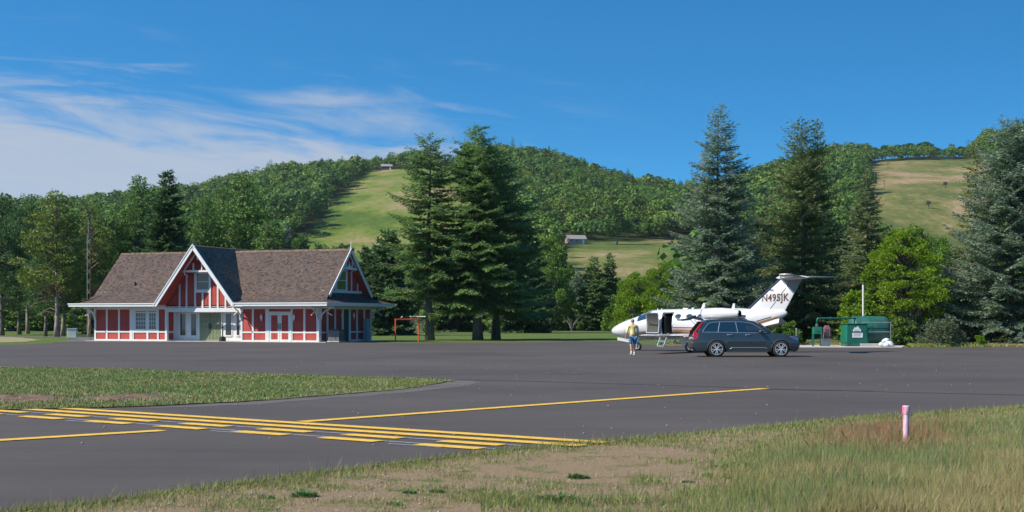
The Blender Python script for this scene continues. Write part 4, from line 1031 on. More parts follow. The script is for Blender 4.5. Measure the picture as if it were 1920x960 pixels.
# landing gear
def wheel(cx, cy, r, w, parent, nm='wheel'):
    t_ = MB(); n_ = 24; prof = [(r*.62, -w/2), (r*.9, -w/2), (r, -w*.28), (r, w*.28), (r*.9, w/2), (r*.62, w/2)]
    t_.rings([[(cx+a*math.cos(2*math.pi*k/n_), cy+b_, r+a*math.sin(2*math.pi*k/n_)) for k in range(n_)] for a, b_ in prof], cap=False)
    wo_ = t_.build(nm, 'rubber', parent, smooth=True)
    h = MB(); h.rings([[(cx+a*math.cos(2*math.pi*k/n_), cy+b_, r+a*math.sin(2*math.pi*k/n_)) for k in range(n_)] for a, b_ in ((.03, -w*.42), (r*.35, -w*.35), (r*.6, -w*.42), (r*.63, -w*.5), (r*.63, w*.5), (r*.3, w*.35), (.03, w*.4))]); h.build('hub', 'hub', wo_, smooth=True)
    return wo_
mb = MB(); mb.tube([(1.70, 0, .22), (1.66, 0, .55), (1.62, 0, .95)], [.035, .05, .05], 8); mb.bar((1.66, 0, .6), (2.0, 0, .85), .04); mb.box(1.62, 1.72, -.13, -.10, .15, .5); mb.box(1.62, 1.72, .10, .13, .15, .5); mb.box(1.6, 1.74, -.13, .13, .48, .52); mb.build('nose_gear', 'bare_metal', jet)
wheel(1.70, 0, .22, .16, jet)
mb = MB(); mb.add([(.55, -.30, .74), (1.5, -.22, .60), (1.5, -.20, .42), (.55, -.30, .58), (.55, -.27, .74), (1.5, -.19, .60), (1.5, -.17, .42), (.55, -.27, .58)], [(0,1,2,3), (7,6,5,4), (0,4,5,1), (1,5,6,2), (2,6,7,3), (3,7,4,0)]); mb.build('nose_gear_door', 'jet_white', jet)
for s in (-1, 1):
    mb = MB(); mb.tube([(5.98, s*1.78, .27), (5.92, s*1.70, .55), (5.85, s*1.66, .9)], [.04, .055, .05], 8); mb.bar((5.92, s*1.7, .55), (5.6, s*1.4, .85), .035); mb.build('main_gear', 'bare_metal', jet)
    wheel(5.98, s*1.90, .28, .18, jet)
    mb = MB(); mb.prism([(5.35, .90), (5.85, .90), (5.80, .38), (5.62, .34), (5.48, .5)], 'y', s*1.98, s*2.0); mb.build('main_gear_door', 'jet_white', jet)
mb = MB()
for xx in (3.66, 4.06): mb.bar((xx, -.80, .98), (xx-.02, -1.28, .30), .03, .045)
mb.bar((3.64, -1.28, .30), (4.06, -1.28, .30), .035, .09); mb.bar((3.65, -1.1, .56), (4.06, -1.1, .56), .03, .09)
mb.build('boarding_ladder', 'bare_metal', jet)
mb = MB(); mb.tube([(2.4, -.66, 1.02), (2.4, -.78, .97)], .02, 5); mb.build('pitot_probe', 'bare_metal', jet)
# nose seam, door line and small marks
mb = MB(); mb.tube([spt(2.75, R(a), .002) for a in range(-130, 131, 10)], .006, 4); mb.build('panel_seam', 'grey_panel', jet)
mb = MB(); mb.tube([spt(1.15, R(a), .002) for a in range(-170, 171, 10)], .004, 4); mb.build('panel_seam', 'grey_panel', jet)

# ---------------------------------------------------------------- sport utility car
mat('car_paint', (.030, .040, .045), .32, metal=.2, spec=.6, coat=1.0); mat('car_trim', (.03, .03, .032), .6); mat('chrome', (.66, .67, .69), .25, metal=.75); mat('rim_silver', (.62, .62, .64), .35, metal=.3)
mat('car_glass', (.008, .018, .022), .03, spec=1.0, coat=1); mat('tail_red', (.38, .008, .01), .2, coat=1); mat('lamp_glass', (.10, .16, .30), .08, spec=1, coat=1); mat('amber', (.7, .12, .06), .3)
SY = 66.85
car = empty('sport_utility_car', (gx(1297, SY)-.06, SY, 0), 0.0, 'dark blue-green estate car parked with its tailgate raised beside the jet', 'car')
hwid = .96
def arch(cx, r, n_=12): return [(cx+r*math.cos(math.pi-math.pi*i/n_), .36+r*math.sin(math.pi-math.pi*i/n_)) for i in range(n_+1)]
low = [(.16, .30), (.60, .28)]+[(1.10-.43, .30)]+arch(1.10, .43)+[(1.10+.43, .26)]+[(1.75, .24), (3.45, .24), (4.08-.43, .26)]+arch(4.08, .43)+[(4.08+.43, .30), (4.74, .26), (4.90, .34), (4.95, .52), (4.95, .74), (4.90, .90), (4.80, .975), (4.55, 1.03), (4.2, 1.075), (3.88, 1.115), (3.70, 1.145), (2.6, 1.12), (1.6, 1.13), (.6, 1.16), (.30, 1.17), (.14, 1.10), (.06, .95), (.02, .80), (.0, .62), (.05, .45)]
def ysc(x, z):
    e = 1.0
    if x > 4.0: e *= 1-.16*((x-4.0)/.95)**2.2
    if x < .7: e *= 1-.07*((.7-x)/.7)**2
    e *= 1-.045*max(0, (z-.75)/.4) ; e *= 1-.03*max(0, (.45-z)/.25)
    return e
from mathutils.geometry import delaunay_2d_cdt
def sidepanel(poly, grid=.12):
    """triangulated side of the body with inner points, so it can be curved"""
    pts = [Vector(p) for p in poly]; n_ = len(pts)
    xs_ = [p.x for p in pts]; zs_ = [p.y for p in pts]; gxs = np.arange(min(xs_), max(xs_), grid); gzs = np.arange(min(zs_), max(zs_), grid)
    for a in gxs:
        for b_ in gzs:
            if inpoly(np.array([a]), np.array([b_]), poly)[0]:
                if min((Vector((a, b_))-q).length for q in pts[:n_]) > grid*.45: pts.append(Vector((float(a), float(b_))))
    r = delaunay_2d_cdt(pts, [], [list(range(n_))], 1, 1e-5)
    return r[0], r[2], n_
def hull(poly, hw_, scfn, grid=.12):
    v2, tri, n_ = sidepanel(poly, grid); m_ = MB(); k = len(v2)
    for s in (-1, 1): m_.add([(p.x, s*hw_*scfn(p.x, p.y), p.y) for p in v2], [tuple(f) for f in tri])
    # cross strips joining both sides
    steps = [-1, -.93, -.6, 0, .6, .93, 1]
    bnd = [tuple(p) for p in poly]
    vs = []; fs = []
    for p in bnd:
        for t_ in steps:
            inset = .0 if abs(t_) < .99 else 0
            vs.append((p[0], t_*hw_*scfn(*p), p[1]))
    nb = len(bnd); ns_ = len(steps)
    for i in range(nb):
        for j in range(ns_-1): a = i*ns_+j; c = ((i+1) % nb)*ns_+j; fs.append((a, c, c+1, a+1))
    m_.add(vs, fs); return m_
def bodyscale(x, z):
    # shoulder swell and door hollow
    return ysc(x, z)*(1+.012*math.exp(-((z-.92)/.10)**2)-.02*math.exp(-((z-.50)/.12)**2)*(1 if 1.7 < x < 3.5 else 0))
hb = hull(low, hwid, bodyscale, .10)
body = hb.build('body', 'car_paint', car, autos=35)
wm = body.modifiers.new('weld', 'WELD'); wm.merge_threshold = .001
bv = body.modifiers.new('bevel', 'BEVEL'); bv.width = .03; bv.segments = 2; bv.limit_method = 'ANGLE'; bv.angle_limit = R(50)
# upper body: roof on pillars
def gsc(x, z): return (1-.17*max(0, (z-1.1)/.65))*.93*(1-.10*max(0, (x-3.2)/.6))
up = [(.20, 1.13), (.30, 1.30), (.52, 1.62), (.66, 1.735), (1.2, 1.765), (1.9, 1.765), (2.5, 1.735), (2.88, 1.66), (3.3, 1.41), (3.75, 1.13)]
ub_ = hull(up, hwid, gsc, .12).build('cabin', 'car_paint', car, autos=35)
wm = ub_.modifiers.new('weld', 'WELD'); wm.merge_threshold = .001
bv = ub_.modifiers.new('bevel', 'BEVEL'); bv.width = .035; bv.segments = 2; bv.limit_method = 'ANGLE'; bv.angle_limit = R(50)
def sideglass(name, poly, m, off, s, parent=car, th=.012):
    m_ = MB(); n_ = len(poly); a = [(x, s*(hwid*gsc(x, z)+off), z) for x, z in poly]; b_ = [(x, s*(hwid*gsc(x, z)+off-th), z) for x, z in poly]
    m_.add(a+b_, [tuple(range(n_)), tuple(range(2*n_-1, n_-1, -1))]+[(i, i+n_, (i+1) % n_+n_, (i+1) % n_) for i in range(n_)]); return m_.build(name, m, parent)
w3 = [(.50, 1.20), (.56, 1.28), (.76, 1.52), (.88, 1.575), (1.24, 1.60), (1.15, 1.185)]
w2 = [(1.19, 1.185), (1.28, 1.60), (1.98, 1.61), (2.06, 1.17)]
w1 = [(2.11, 1.17), (2.02, 1.61), (2.35, 1.60), (2.70, 1.54), (3.02, 1.38), (3.32, 1.16)]
for s in (-1, 1):
    for wp in (w3, w2, w1):
        g_ = sideglass('side_window', wp, 'car_glass', .006, s)
    m_ = MB(); ol = [(.46, 1.165), (.50, 1.27), (.73, 1.56), (.88, 1.612), (1.3, 1.64), (2.2, 1.64), (2.45, 1.62), (2.72, 1.57), (3.08, 1.38), (3.42, 1.13), (2.5, 1.135), (1.2, 1.155), (.46, 1.165)]
    m_.tube([(x, s*(hwid*gsc(x, z)+.008), z) for x, z in ol], .014, 5)
    m_.tube([(x, s*(hwid*gsc(x, z)+.010), z) for x, z in ((1.17, 1.17), (1.26, 1.62))], .011, 4); m_.tube([(x, s*(hwid*gsc(x, z)+.010), z) for x, z in ((2.085, 1.16), (2.0, 1.62))], .011, 4)
    m_.build('window_trim', 'chrome', car)
    m_ = MB(); m_.tube([(.75, s*.68, 1.775), (.9, s*.69, 1.82), (2.3, s*.69, 1.80), (2.55, s*.68, 1.745)], .018, 5); m_.build('roof_rail', 'car_trim', car)
    for xh in (1.72, 2.56):
        m_ = MB(); yb = hwid*bodyscale(xh, 1.02); m_.tube([(xh-.11, s*(yb+.0), 1.04), (xh-.09, s*(yb+.03), 1.045), (xh+.09, s*(yb+.03), 1.045), (xh+.11, s*yb, 1.04)], .016, 6); m_.build('door_handle', 'chrome', car)
    # door seams
    m_ = MB()
    for pts in ([(2.10, .33), (2.14, .8), (2.10, 1.13)], [(3.36, .45), (3.44, .8), (3.40, 1.13)], [(1.42, .75), (1.28, .95), (1.20, 1.15)]):
        m_.tube([(x, s*(hwid*bodyscale(x, z)+.001), z) for x, z in pts], .006, 4)
    m_.build('door_seam', 'car_trim', car)
    m_ = MB(); m_.tube([(x, s*(hwid*bodyscale(x, z)+.006), z) for x, z in ((1.72, .38), (1.8, .44), (2.5, .44), (3.3, .44), (3.42, .40))], .012, 5); m_.build('sill_trim', 'chrome', car)
    m_ = MB(); m_.tube([(x, s*(hwid*bodyscale(x, z)+.0), z) for x, z in ((1.6, .26), (3.5, .26))], .035, 6); m_.build('sill', 'car_trim', car)
    for cx in (1.10, 4.08):
        m_ = MB(); m_.tube([(cx+.445*math.cos(t_), s*(hwid*bodyscale(cx, .6)-.0), .36+.445*math.sin(t_)) for t_ in [math.pi*i/16 for i in range(17)]], .030, 6); m_.build('arch_trim', 'car_trim', car, smooth=True)
        m_ = MB(); m_.cyl((cx, s*.55, .38), (cx, s*.60, .38), .43, 20); m_.build('wheel_well', 'rubber', car)
    m_ = MB(); mx_ = 3.12; m_.sphere((mx_, s*1.07, 1.19), .14, 10, 8, sc_=(.75, .85, .62)); m_.bar((mx_+.05, s*.90, 1.14), (mx_, s*1.02, 1.16), .06, .04); m_.build('mirror', 'car_paint', car, smooth=True)
    # tail lamp running up the pillar
    m_ = MB(); tl = [(.06, .84), (.02, .98), (.06, 1.16), (.26, 1.42), (.46, 1.66), (.53, 1.66), (.36, 1.40), (.17, 1.20), (.27, 1.06), (.25, .90), (.17, .83)]
    def tys(x, z): return hwid*(gsc(x, z) if z > 1.13 else bodyscale(x, z))
    def tyy(x, z):
        if z > 1.16: return hwid*gsc(x, z)
        return hwid*bodyscale(x, min(z, 1.16))
    ao = [(x-.012, s*(tyy(x, z)+.012), z) for x, z in tl]; bo = [(x-.012, s*(tyy(x, z)-.10), z) for x, z in tl]; n_ = len(tl)
    m_.add(ao+bo, [tuple(range(n_)), tuple(range(2*n_-1, n_-1, -1))]+[(i, i+n_, (i+1) % n_+n_, (i+1) % n_) for i in range(n_)]); tlo = m_.build('tail_lamp', 'tail_red', car)
    # headlamp
    m_ = MB(); hl = [(4.56, .90), (4.50, .95), (4.62, .985), (4.86, .935), (4.93, .84), (4.90, .78), (4.75, .80)]
    ao = [(x+.008, s*(hwid*bodyscale(x, z)+.006), z) for x, z in hl]; bo = [(x+.008, s*(hwid*bodyscale(x, z)-.14), z) for x, z in hl]; n_ = len(hl)
    m_.add(ao+bo, [tuple(range(n_)), tuple(range(2*n_-1, n_-1, -1))]+[(i, i+n_, (i+1) % n_+n_, (i+1) % n_) for i in range(n_)]); hlo = m_.build('headlamp', 'lamp_glass', car)
    m_ = MB(); m_.box(4.46, 4.60, s*(hwid*bodyscale(4.55, .95)+.003), s*(hwid*bodyscale(4.55, .95)+.010), .94, .965); m_.build('side_marker', 'amber', hlo)
    # wheels
    for cx in (1.10, 4.08):
        n_ = 32; r = .385; yo_ = s*.86; W_ = .24
        m_ = MB(); prof = [(r*.70, -.5), (r*.86, -.52), (r*.97, -.44), (r, -.3), (r, .3), (r*.97, .44), (r*.86, .52), (r*.70, .5)]
        m_.rings([[(cx+a*math.cos(2*math.pi*k/n_), yo_+b_*W_, r+a*math.sin(2*math.pi*k/n_)) for k in range(n_)] for a, b_ in prof], cap=False)
        wl_ = m_.build('wheel', 'rubber', car, smooth=True)
        m_ = MB(); m_.rings([[(cx+a*math.cos(2*math.pi*k/n_), yo_+s*b_*W_, r+a*math.sin(2*math.pi*k/n_)) for k in range(n_)] for a, b_ in ((r*.70, .50), (r*.68, .44), (r*.66, .1), (r*.1, .05))], cap=False); m_.build('rim_barrel', 'car_trim', wl_)
        m_ = MB()
        for k in range(10):
            a = 2*math.pi*(k+(.16 if k % 2 else -.16))/10; yy_ = yo_+s*.44*W_
            m_.bar((cx+.04*math.cos(a), yy_, r+.04*math.sin(a)), (cx+r*.68*math.cos(a), yy_, r+r*.68*math.sin(a)), .028, .035, up=(0, 1, 0))
        m_.cyl((cx, yo_+s*.40*W_, r), (cx, yo_+s*.50*W_, r), .055, 12)
        m_.rings([[(cx+a*math.cos(2*math.pi*k/n_), yo_+s*b_*W_, r+a*math.sin(2*math.pi*k/n_)) for k in range(n_)] for a, b_ in ((r*.66, .46), (r*.66, .52), (r*.71, .52), (r*.71, .48))], cap=False)
        m_.build('rim', 'rim_silver', wl_)
m_ = MB(); fr2 = [(3.62, 1.19, -.72), (3.62, 1.19, .72), (2.97, 1.625, .60), (2.97, 1.625, -.60)]
m_.slab([(x+.035, y, z+.05) for x, z, y in fr2], .01); m_.build('windshield', 'car_glass', car)
# front grille and lower bumper
m_ = MB(); m_.box(4.955, 4.975, -.38, .38, .56, .84); g_ = m_.build('grille', 'car_trim', car, bevel=.01)
m_ = MB(); [m_.box(4.975, 4.98, -.36+.06*k, -.345+.06*k, .58, .82) for k in range(13)]; m_.build('grille_bars', 'chrome', g_)
m_ = MB(); m_.box(-.04, .10, -.78, .78, .42, .66); m_.box(.02, .2, -.72, .72, .30, .42); m_.build('rear_bumper', 'car_trim', car, bevel=.03)
m_ = MB(); m_.tube([(.06, -.62, .34), (-.03, -.62, .33)], .045, 10); m_.tube([(.06, .62, .34), (-.03, .62, .33)], .045, 10); m_.build('exhaust_pipe', 'chrome', car)
# flat dark panel painted as the shade inside the open load bay
m_ = MB(); m_.prism([(-.78, .70), (.78, .70), (.76, 1.16), (.60, 1.66), (-.60, 1.66), (-.76, 1.16)], 'x', -.008 if False else .005, .03)
m_ = MB(); vsb = [(.0, -.76, .70), (.0, .76, .70), (.16, .76, 1.16), (.50, .60, 1.66), (.50, -.60, 1.66), (.16, -.76, 1.16)]
m_.add([(x-.02, y, z) for x, y, z in vsb], [tuple(range(6))]); m_.build('load_bay_shade', 'cabin_dark', car)
# tailgate, hinged at the roof and swung up
tg = [(.0, .0), (.10, .035), (.42, .09), (.58, .075), (.70, -.02), (1.02, -.13), (1.13, -.165), (1.16, -.20), (1.08, -.235), (.72, -.14), (.55, -.04), (.40, -.01), (.10, -.05)]
hx_, hz_ = .58, 1.73; ca_, sa_ = math.cos(R(10)), math.sin(R(10))
tp = [(hx_-(a*ca_), hz_+b_+.14+a*sa_-.14+.0) for a, b_ in tg]
m_ = MB(); n_ = len(tp); wtap = [.60+.20*min(1, a/.6) for a, b_ in tg]
A_ = [(x, -w_, z) for (x, z), w_ in zip(tp, wtap)]; B_ = [(x, w_, z) for (x, z), w_ in zip(tp, wtap)]
m_.add(A_+B_, [tuple(range(n_)), tuple(range(2*n_-1, n_-1, -1))]+[(i, i+n_, (i+1) % n_+n_, (i+1) % n_) for i in range(n_)])
tgo = m_.build('tailgate', 'car_paint', car, bevel=.012)
m_ = MB(); m_.slab([(tp[1][0], -.5, tp[1][1]+.012), (tp[1][0], .5, tp[1][1]+.012), (tp[2][0], .6, tp[2][1]+.012), (tp[2][0], -.6, tp[2][1]+.012)], .008); m_.build('rear_window', 'car_glass', tgo)
m_ = MB(); m_.box(tp[2][0]-.05, tp[2][0]+.08, -.30, .30, tp[2][1]+.0, tp[2][1]+.05); m_.build('spoiler', 'car_trim', tgo)
for s in (-1, 1):
    m_ = MB(); m_.tube([(.40, s*.66, 1.42), (hx_-.50, s*.70, hz_+.02)], .014, 6); m_.build('gas_strut', 'car_trim', tgo)

# ---------------------------------------------------------------- person
mat('skin', (.52, .28, .19), .55); mat('shirt', (.72, .60, .24), .8, var=.08, vscale=5, bump=.3, bscale=9); mat('shorts', (.035, .16, .30), .8, var=.12, vscale=6); mat('cap_grey', (.26, .24, .26), .8)
mat('sock', (.75, .75, .74), .8); mat('shoe', (.55, .55, .55), .6); mat('hair', (.20, .17, .15), .9)
PY = 69.6
per = empty('person', (gx(1186.5, PY), PY, 0), R(8), 'person in yellow shirt, blue shorts and grey cap walking towards the jet', 'person')
def skinfig(name, verts, edges, rad, m, parent, root=0, sub=2):
    me = bpy.data.meshes.new(name); me.from_pydata(verts, edges, []); me.materials.append(MATS[m])
    o = bpy.data.objects.new(name, me); C.objects.link(o); o.parent = parent
    if not me.skin_vertices: bpy.context.view_layer.objects.active = o
    md_ = o.modifiers.new('skin', 'SKIN'); md_.use_smooth_shade = True
    if not me.skin_vertices: me.attributes  # created together with the modifier
    for i, r_ in enumerate(rad):
        sv_ = me.skin_vertices[0].data[i]; sv_.radius = r_ if isinstance(r_, tuple) else (r_, r_); sv_.use_root = (i == root)
    sb2 = o.modifiers.new('sub', 'SUBSURF'); sb2.levels = sub; sb2.render_levels = sub
    return o
# facing +y (away from the camera), mid-stride; x = his right
V_ = [(0, 0, .95), (0, .0, 1.10), (0, .02, 1.30), (0, .02, 1.45), (0, .03, 1.53), (0, .05, 1.62), (0, .05, 1.70),
      (-.20, .02, 1.43), (-.29, -.01, 1.15), (-.325, .09, .92), (-.32, .12, .84),
      (.20, .02, 1.43), (.27, .02, 1.16), (.27, .16, .95), (.26, .20, .88),
      (-.10, 0, .90), (-.105, -.06, .50), (-.10, -.16, .12), (-.10, -.02, .05),
      (.10, .01, .90), (.105, .08, .50), (.10, .03, .12), (.10, .17, .05)]
E_ = [(0,1),(1,2),(2,3),(3,4),(4,5),(5,6),(3,7),(7,8),(8,9),(9,10),(3,11),(11,12),(12,13),(13,14),(0,15),(15,16),(16,17),(17,18),(0,19),(19,20),(20,21),(21,22)]
Rd = [(.14,.11),(.13,.10),(.15,.11),(.12,.09),(.055,.055),(.075,.09),(.065,.075),(.06,.06),(.045,.045),(.03,.03),(.026,.038),(.06,.06),(.045,.045),(.03,.03),(.026,.038),(.10,.10),(.058,.058),(.038,.038),(.035,.03),(.10,.10),(.058,.058),(.038,.038),(.035,.03)]
# fingers and thumbs
for hnd, sx_ in ((10, -1), (14, 1)):
    bx_, by_, bz_ = V_[hnd]
    for fi in range(4):
        i0 = len(V_); off = (fi-1.5)*.019; ln_ = (.05, .062, .058, .045)[fi]
        V_ += [(bx_, by_+off, bz_-.045), (bx_-sx_*.008, by_+off, bz_-.045-ln_*.6), (bx_-sx_*.022, by_+off, bz_-.045-ln_)]
        E_ += [(hnd, i0), (i0, i0+1), (i0+1, i0+2)]; Rd += [.010, .009, .008]
    i0 = len(V_); V_ += [(bx_-sx_*.005, by_+.04, bz_-.02), (bx_-sx_*.012, by_+.052, bz_-.055)]; E_ += [(hnd, i0), (i0, i0+1)]; Rd += [.011, .009]
skinfig('body', V_, E_, Rd, 'skin', per)
Vs = [(0,0,.93),(0,0,1.08),(0,.02,1.30),(0,.02,1.44),(-.20,.02,1.43),(-.265,-.0,1.22),(-.295,.01,1.08),(.20,.02,1.43),(.255,.02,1.22),(.268,.08,1.08)]
skinfig('shirt', Vs, [(0,1),(1,2),(2,3),(3,4),(4,5),(5,6),(3,7),(7,8),(8,9)], [(.185,.145),(.165,.13),(.175,.13),(.12,.10),(.085,.08),(.068,.068),(.062,.062),(.085,.08),(.068,.068),(.062,.062)], 'shirt', per)
Vh = [(0,0,.93),(-.105,0,.84),(-.112,-.03,.62),(-.112,-.04,.54),(.105,.01,.84),(.112,.05,.62),(.112,.06,.54)]
skinfig('shorts', Vh, [(0,1),(1,2),(2,3),(0,4),(4,5),(5,6)], [(.16,.125),(.115,.115),(.10,.105),(.10,.10),(.115,.115),(.10,.105),(.10,.10)], 'shorts', per)
mb = MB(); mb.sphere((0, .05, 1.70), .102, 14, 8, sc_=(.92, 1.05, .72)); mb.prism([(-.08, .12), (-.06, .22), (0, .25), (.06, .22), (.08, .12)], 'z', 1.685, 1.70); mb.build('cap', 'cap_grey', per, smooth=True)
mb = MB(); mb.sphere((0, .045, 1.655), .092, 12, 8, sc_=(.9, .98, .75)); mb.build('hair', 'hair', per, smooth=True)
mb = MB(); mb.sphere((0, .155, 1.64), .016, 8, 6, sc_=(.8, 1, 1.5)); mb.sphere((-.088, .05, 1.64), .024, 8, 6, sc_=(.5, .8, 1.2)); mb.sphere((.088, .05, 1.64), .024, 8, 6, sc_=(.5, .8, 1.2)); mb.build('nose_and_ears', 'skin', per, smooth=True)
mb = MB()
for s in (-1, 1): mb.sphere((s*.032, .133, 1.665), .012, 8, 6)
mb.build('eyes', 'sock', per, smooth=True)
mb = MB(); mb.tube([(-.024, .139, 1.60), (0, .146, 1.597), (.024, .139, 1.60)], .006, 5); mb.build('mouth', 'stripe_red', per)
for x, y, z, pit in ((-.10, -.10, .03, .35), (.10, .09, .0, 0)):
    mb = MB(); mb.rings([[(x+w_*math.cos(2*math.pi*k/12), y+dy_, z+.035+h_*math.sin(2*math.pi*k/12)+pit*max(0, -dy_)*.4) for k in range(12)] for dy_, w_, h_ in ((-.09, .02, .02), (-.07, .042, .035), (.02, .045, .035), (.12, .05, .03), (.17, .03, .02))]); mb.build('shoe', 'shoe', per, smooth=True)
    mb = MB(); mb.tube([(x, y-.04, z+.06), (x, y-.05, z+.16)], [.045, .043], 10); mb.build('sock', 'sock', per, smooth=True)

# ---------------------------------------------------------------- fuel station
mat('tank_green', (.008, .125, .08), .45, var=.15, vscale=1.5); mat('tank_dark', (.015, .07, .05), .5, var=.25, vscale=1.2, col2=(.03, .13, .10)); mat('paper', (.75, .76, .74), .7); mat('faded_red', (.30, .10, .11), .6, var=.1); mat('bin_grey', (.13, .15, .16), .6)
mat('ink', (.35, .10, .10), .7); mat('pole_white', (.68, .66, .68), .5); mat('sack', (.50, .52, .55), .8, var=.1, vscale=4, bump=.6, bscale=6)
FY = 93.0
def fx(px, Y=FY): return gx(px, Y)
cab = empty('fuel_cabinet', (fx(1590), 91.0, .02), R(6), 'large green fuel cabinet with white notices on its front', 'fuel cabinet')
s_ = 91.0/F
mb = MB(); w0 = 19.5*s_; mb.add([(-w0-.05, -.4, .22), (w0+.05, -.4, .22), (w0+.05, .9, .22), (-w0-.05, .9, .22), (-w0+.02, -.32, 1.42), (w0+.02, -.32, 1.42), (w0+.28, .9, 1.42), (-w0+.05, .9, 1.42)], [(0,3,2,1),(4,5,6,7),(0,1,5,4),(1,2,6,5),(2,3,7,6),(3,0,4,7)]); mb.build('housing', 'tank_green', cab, bevel=.03)
mb = MB(); mb.box(-w0, w0+.05, -.4, .85, 0, .22); mb.build('plinth', 'tank_dark', cab)
mb = MB(); mb.box(-w0-.03, w0+.08, -.40, .92, 1.42, 1.46); mb.build('lid', 'tank_green', cab, bevel=.01)
mb = MB(); mb.box(-w0+.06, w0-.06, -.405, -.395, .36, 1.34); mb.bar((-w0+.08, -.39, .92), (w0-.06, -.39, .92), .03); mb.build('door', 'tank_green', cab)
for i, (a, b_, c, d) in enumerate(((-.30, .22, .95, 1.10), (-.22, .12, 1.10, 1.20), (-.05, .05, 1.20, 1.27), (-.34, .34, .56, .86))):
    mb = MB(); mb.box(a, b_, -.425-.001*i, -.412, c, d); pp = mb.build('notice', 'paper', cab)
    if d-c > .12:
        mb = MB()
        for k in range(3 if i == 3 else 2): mb.box(a+.06, b_-.06-.05*k, -.4315-.001*i, -.426-.001*i, d-.06-.07*k, d-.045-.07*k)
        mb.build('printed_lines', 'ink', pp)
tank = empty('fuel_tank', (fx(1634, 93.6), 93.8, .02), R(4), 'dark green horizontal fuel tank with rounded end beside the cabinet', 'tank')
mb = MB(); tr_ = .93; mb.rings([[(x, tr_*r*math.cos(2*math.pi*k/32), 1.0+tr_*r*math.sin(2*math.pi*k/32)) for k in range(32)] for x, r in ((-1.5, .3), (-1.45, .7), (-1.25, .97), (-1.15, 1), (.75, 1), (.95, .97), (1.15, .82), (1.27, .55), (1.31, .15))]); mb.build('shell', 'tank_dark', tank, smooth=True)
mb = MB(); mb.rings([[(-.35+.5*0+dx_, (tr_+.02)*math.cos(t_), 1.0+(tr_+.02)*math.sin(t_)) for dx_ in (0, .16)] for t_ in [math.pi*2*i/32 for i in range(33)]], closed=False, cap=False); mb.build('band', 'tank_green', tank)
mb = MB(); [mb.box(x, x+.2, -.7, .7, 0, .35) for x in (-1.0, .6)]; mb.build('cradle', 'concrete', tank)
mb = MB(); mb.box(-.05, .25, -.97, -.955, 1.50, 1.54); mb.build('label_plate', 'paper', tank)
mb = MB()
for z_ in (.9, 1.52): mb.tube([(-.9, -1.05, z_), (1.0, -1.05, z_)], .02, 5)
for x_ in (-.9, 1.0): mb.tube([(x_, -1.05, 0), (x_, -1.05, 1.55)], .022, 5)
mb.build('guard_rail', 'galv', tank)
vp = empty('vent_pole', (fx(1618.5, 93.8), 93.8, 1.85), 0, 'tall white vent pole with a cap, rising from the green tank', 'pole')
vh = gz(534, 93.8)-1.85
mb = MB(); mb.cyl((0, 0, 0), (0, 0, vh), .055, 10); mb.build('pipe', 'pole_white', vp)
mb = MB(); mb.tube([(0, 0, vh), (0, 0, vh+.06), (0, 0, vh+.12), (0, 0, vh+.16)], [.05, .10, .09, .03], 10); mb.build('cap', 'tank_dark', vp)
mb = MB(); mb.tube([(0, 0, -.02), (0, 0, .12)], .12, 10); mb.build('flange', 'tank_green', vp)
pz = gz(596.5, 91.5)
pipe = empty('fuel_pipe', (fx(1532, 91.5), 91.5, 0), 0, 'green fuel pipe crossing from the hose stand over to the tank', 'pipe')
pl = fx(1608, 91.5)-fx(1532, 91.5)
mb = MB(); mb.tube([(0, 0, 1.45), (0, 0, pz-.12), (.04, 0, pz-.03), (.14, 0, pz), (pl, .8, pz), (pl+.1, .85, pz-.03)], .05, 8); mb.build('pipe_run', 'tank_green', pipe, smooth=True)
mb = MB(); mb.tube([(pl, .8, pz), (pl, .8, pz-.45)], .05, 8); mb.build('drop_pipe', 'tank_green', pipe)
mb = MB(); mb.cyl((0, 0, 1.28), (0, 0, 1.46), .10, 10); mb.build('coupling', 'lining', pipe)
mb = MB(); [mb.cyl((x_, .8*x_/pl, pz), (x_+.06, .8*x_/pl, pz), .09, 8) for x_ in (.9, 2.0)]; mb.build('pipe_clamp', 'tank_green', pipe)
hsd = empty('hose_stand', (fx(1531.5, 91.2), 91.1, .02), 0, 'small green hose box on four thin legs, left of the fuel cabinet', 'hose stand')
mb = MB(); mb.add([(-.30, -.22, .78), (.30, -.22, .78), (.30, .22, .78), (-.30, .22, .78), (-.26, -.10, 1.24), (.30, -.10, 1.24), (.30, .22, 1.24), (-.26, .22, 1.24)], [(0,3,2,1),(4,5,6,7),(0,1,5,4),(1,2,6,5),(2,3,7,6),(3,0,4,7)]); mb.build('box', 'tank_green', hsd, bevel=.02)
for a, b_ in ((-.26, -.18), (.26, -.18), (.26, .2), (-.26, .2)):
    mb = MB(); mb.box(a-.03, a+.03, b_-.03, b_+.03, 0, .78); mb.build('leg', 'tank_green', hsd)
mb = MB(); mb.box(-.06, .12, -.21, -.17, .92, 1.02); mb.build('handle', 'tank_dark', hsd)
ext = empty('extinguisher_cabinet', (fx(1550.5, 91.5), 91.6, .02), 0, 'faded red extinguisher cabinet with peaked top, between hose stand and fuel cabinet', 'cabinet')
mb = MB(); mb.prism([(-.20, .45), (.20, .45), (.22, 1.15), (.12, 1.33), (-.08, 1.33), (-.2, 1.18)], 'y', -.15, .15); mb.build('case', 'faded_red', ext, bevel=.015)
mb = MB(); mb.box(-.10, .11, -.165, -.15, .62, 1.10); mb.build('window', 'jet_glass', ext)
mb = MB(); mb.box(-.03, .03, -.05, .05, 0, .45); mb.build('post', 'galv', ext)
binn = empty('grey_bin', (fx(1548, 91), 91.0, .02), 0, 'low dark grey bin under the faded red cabinet', 'bin')
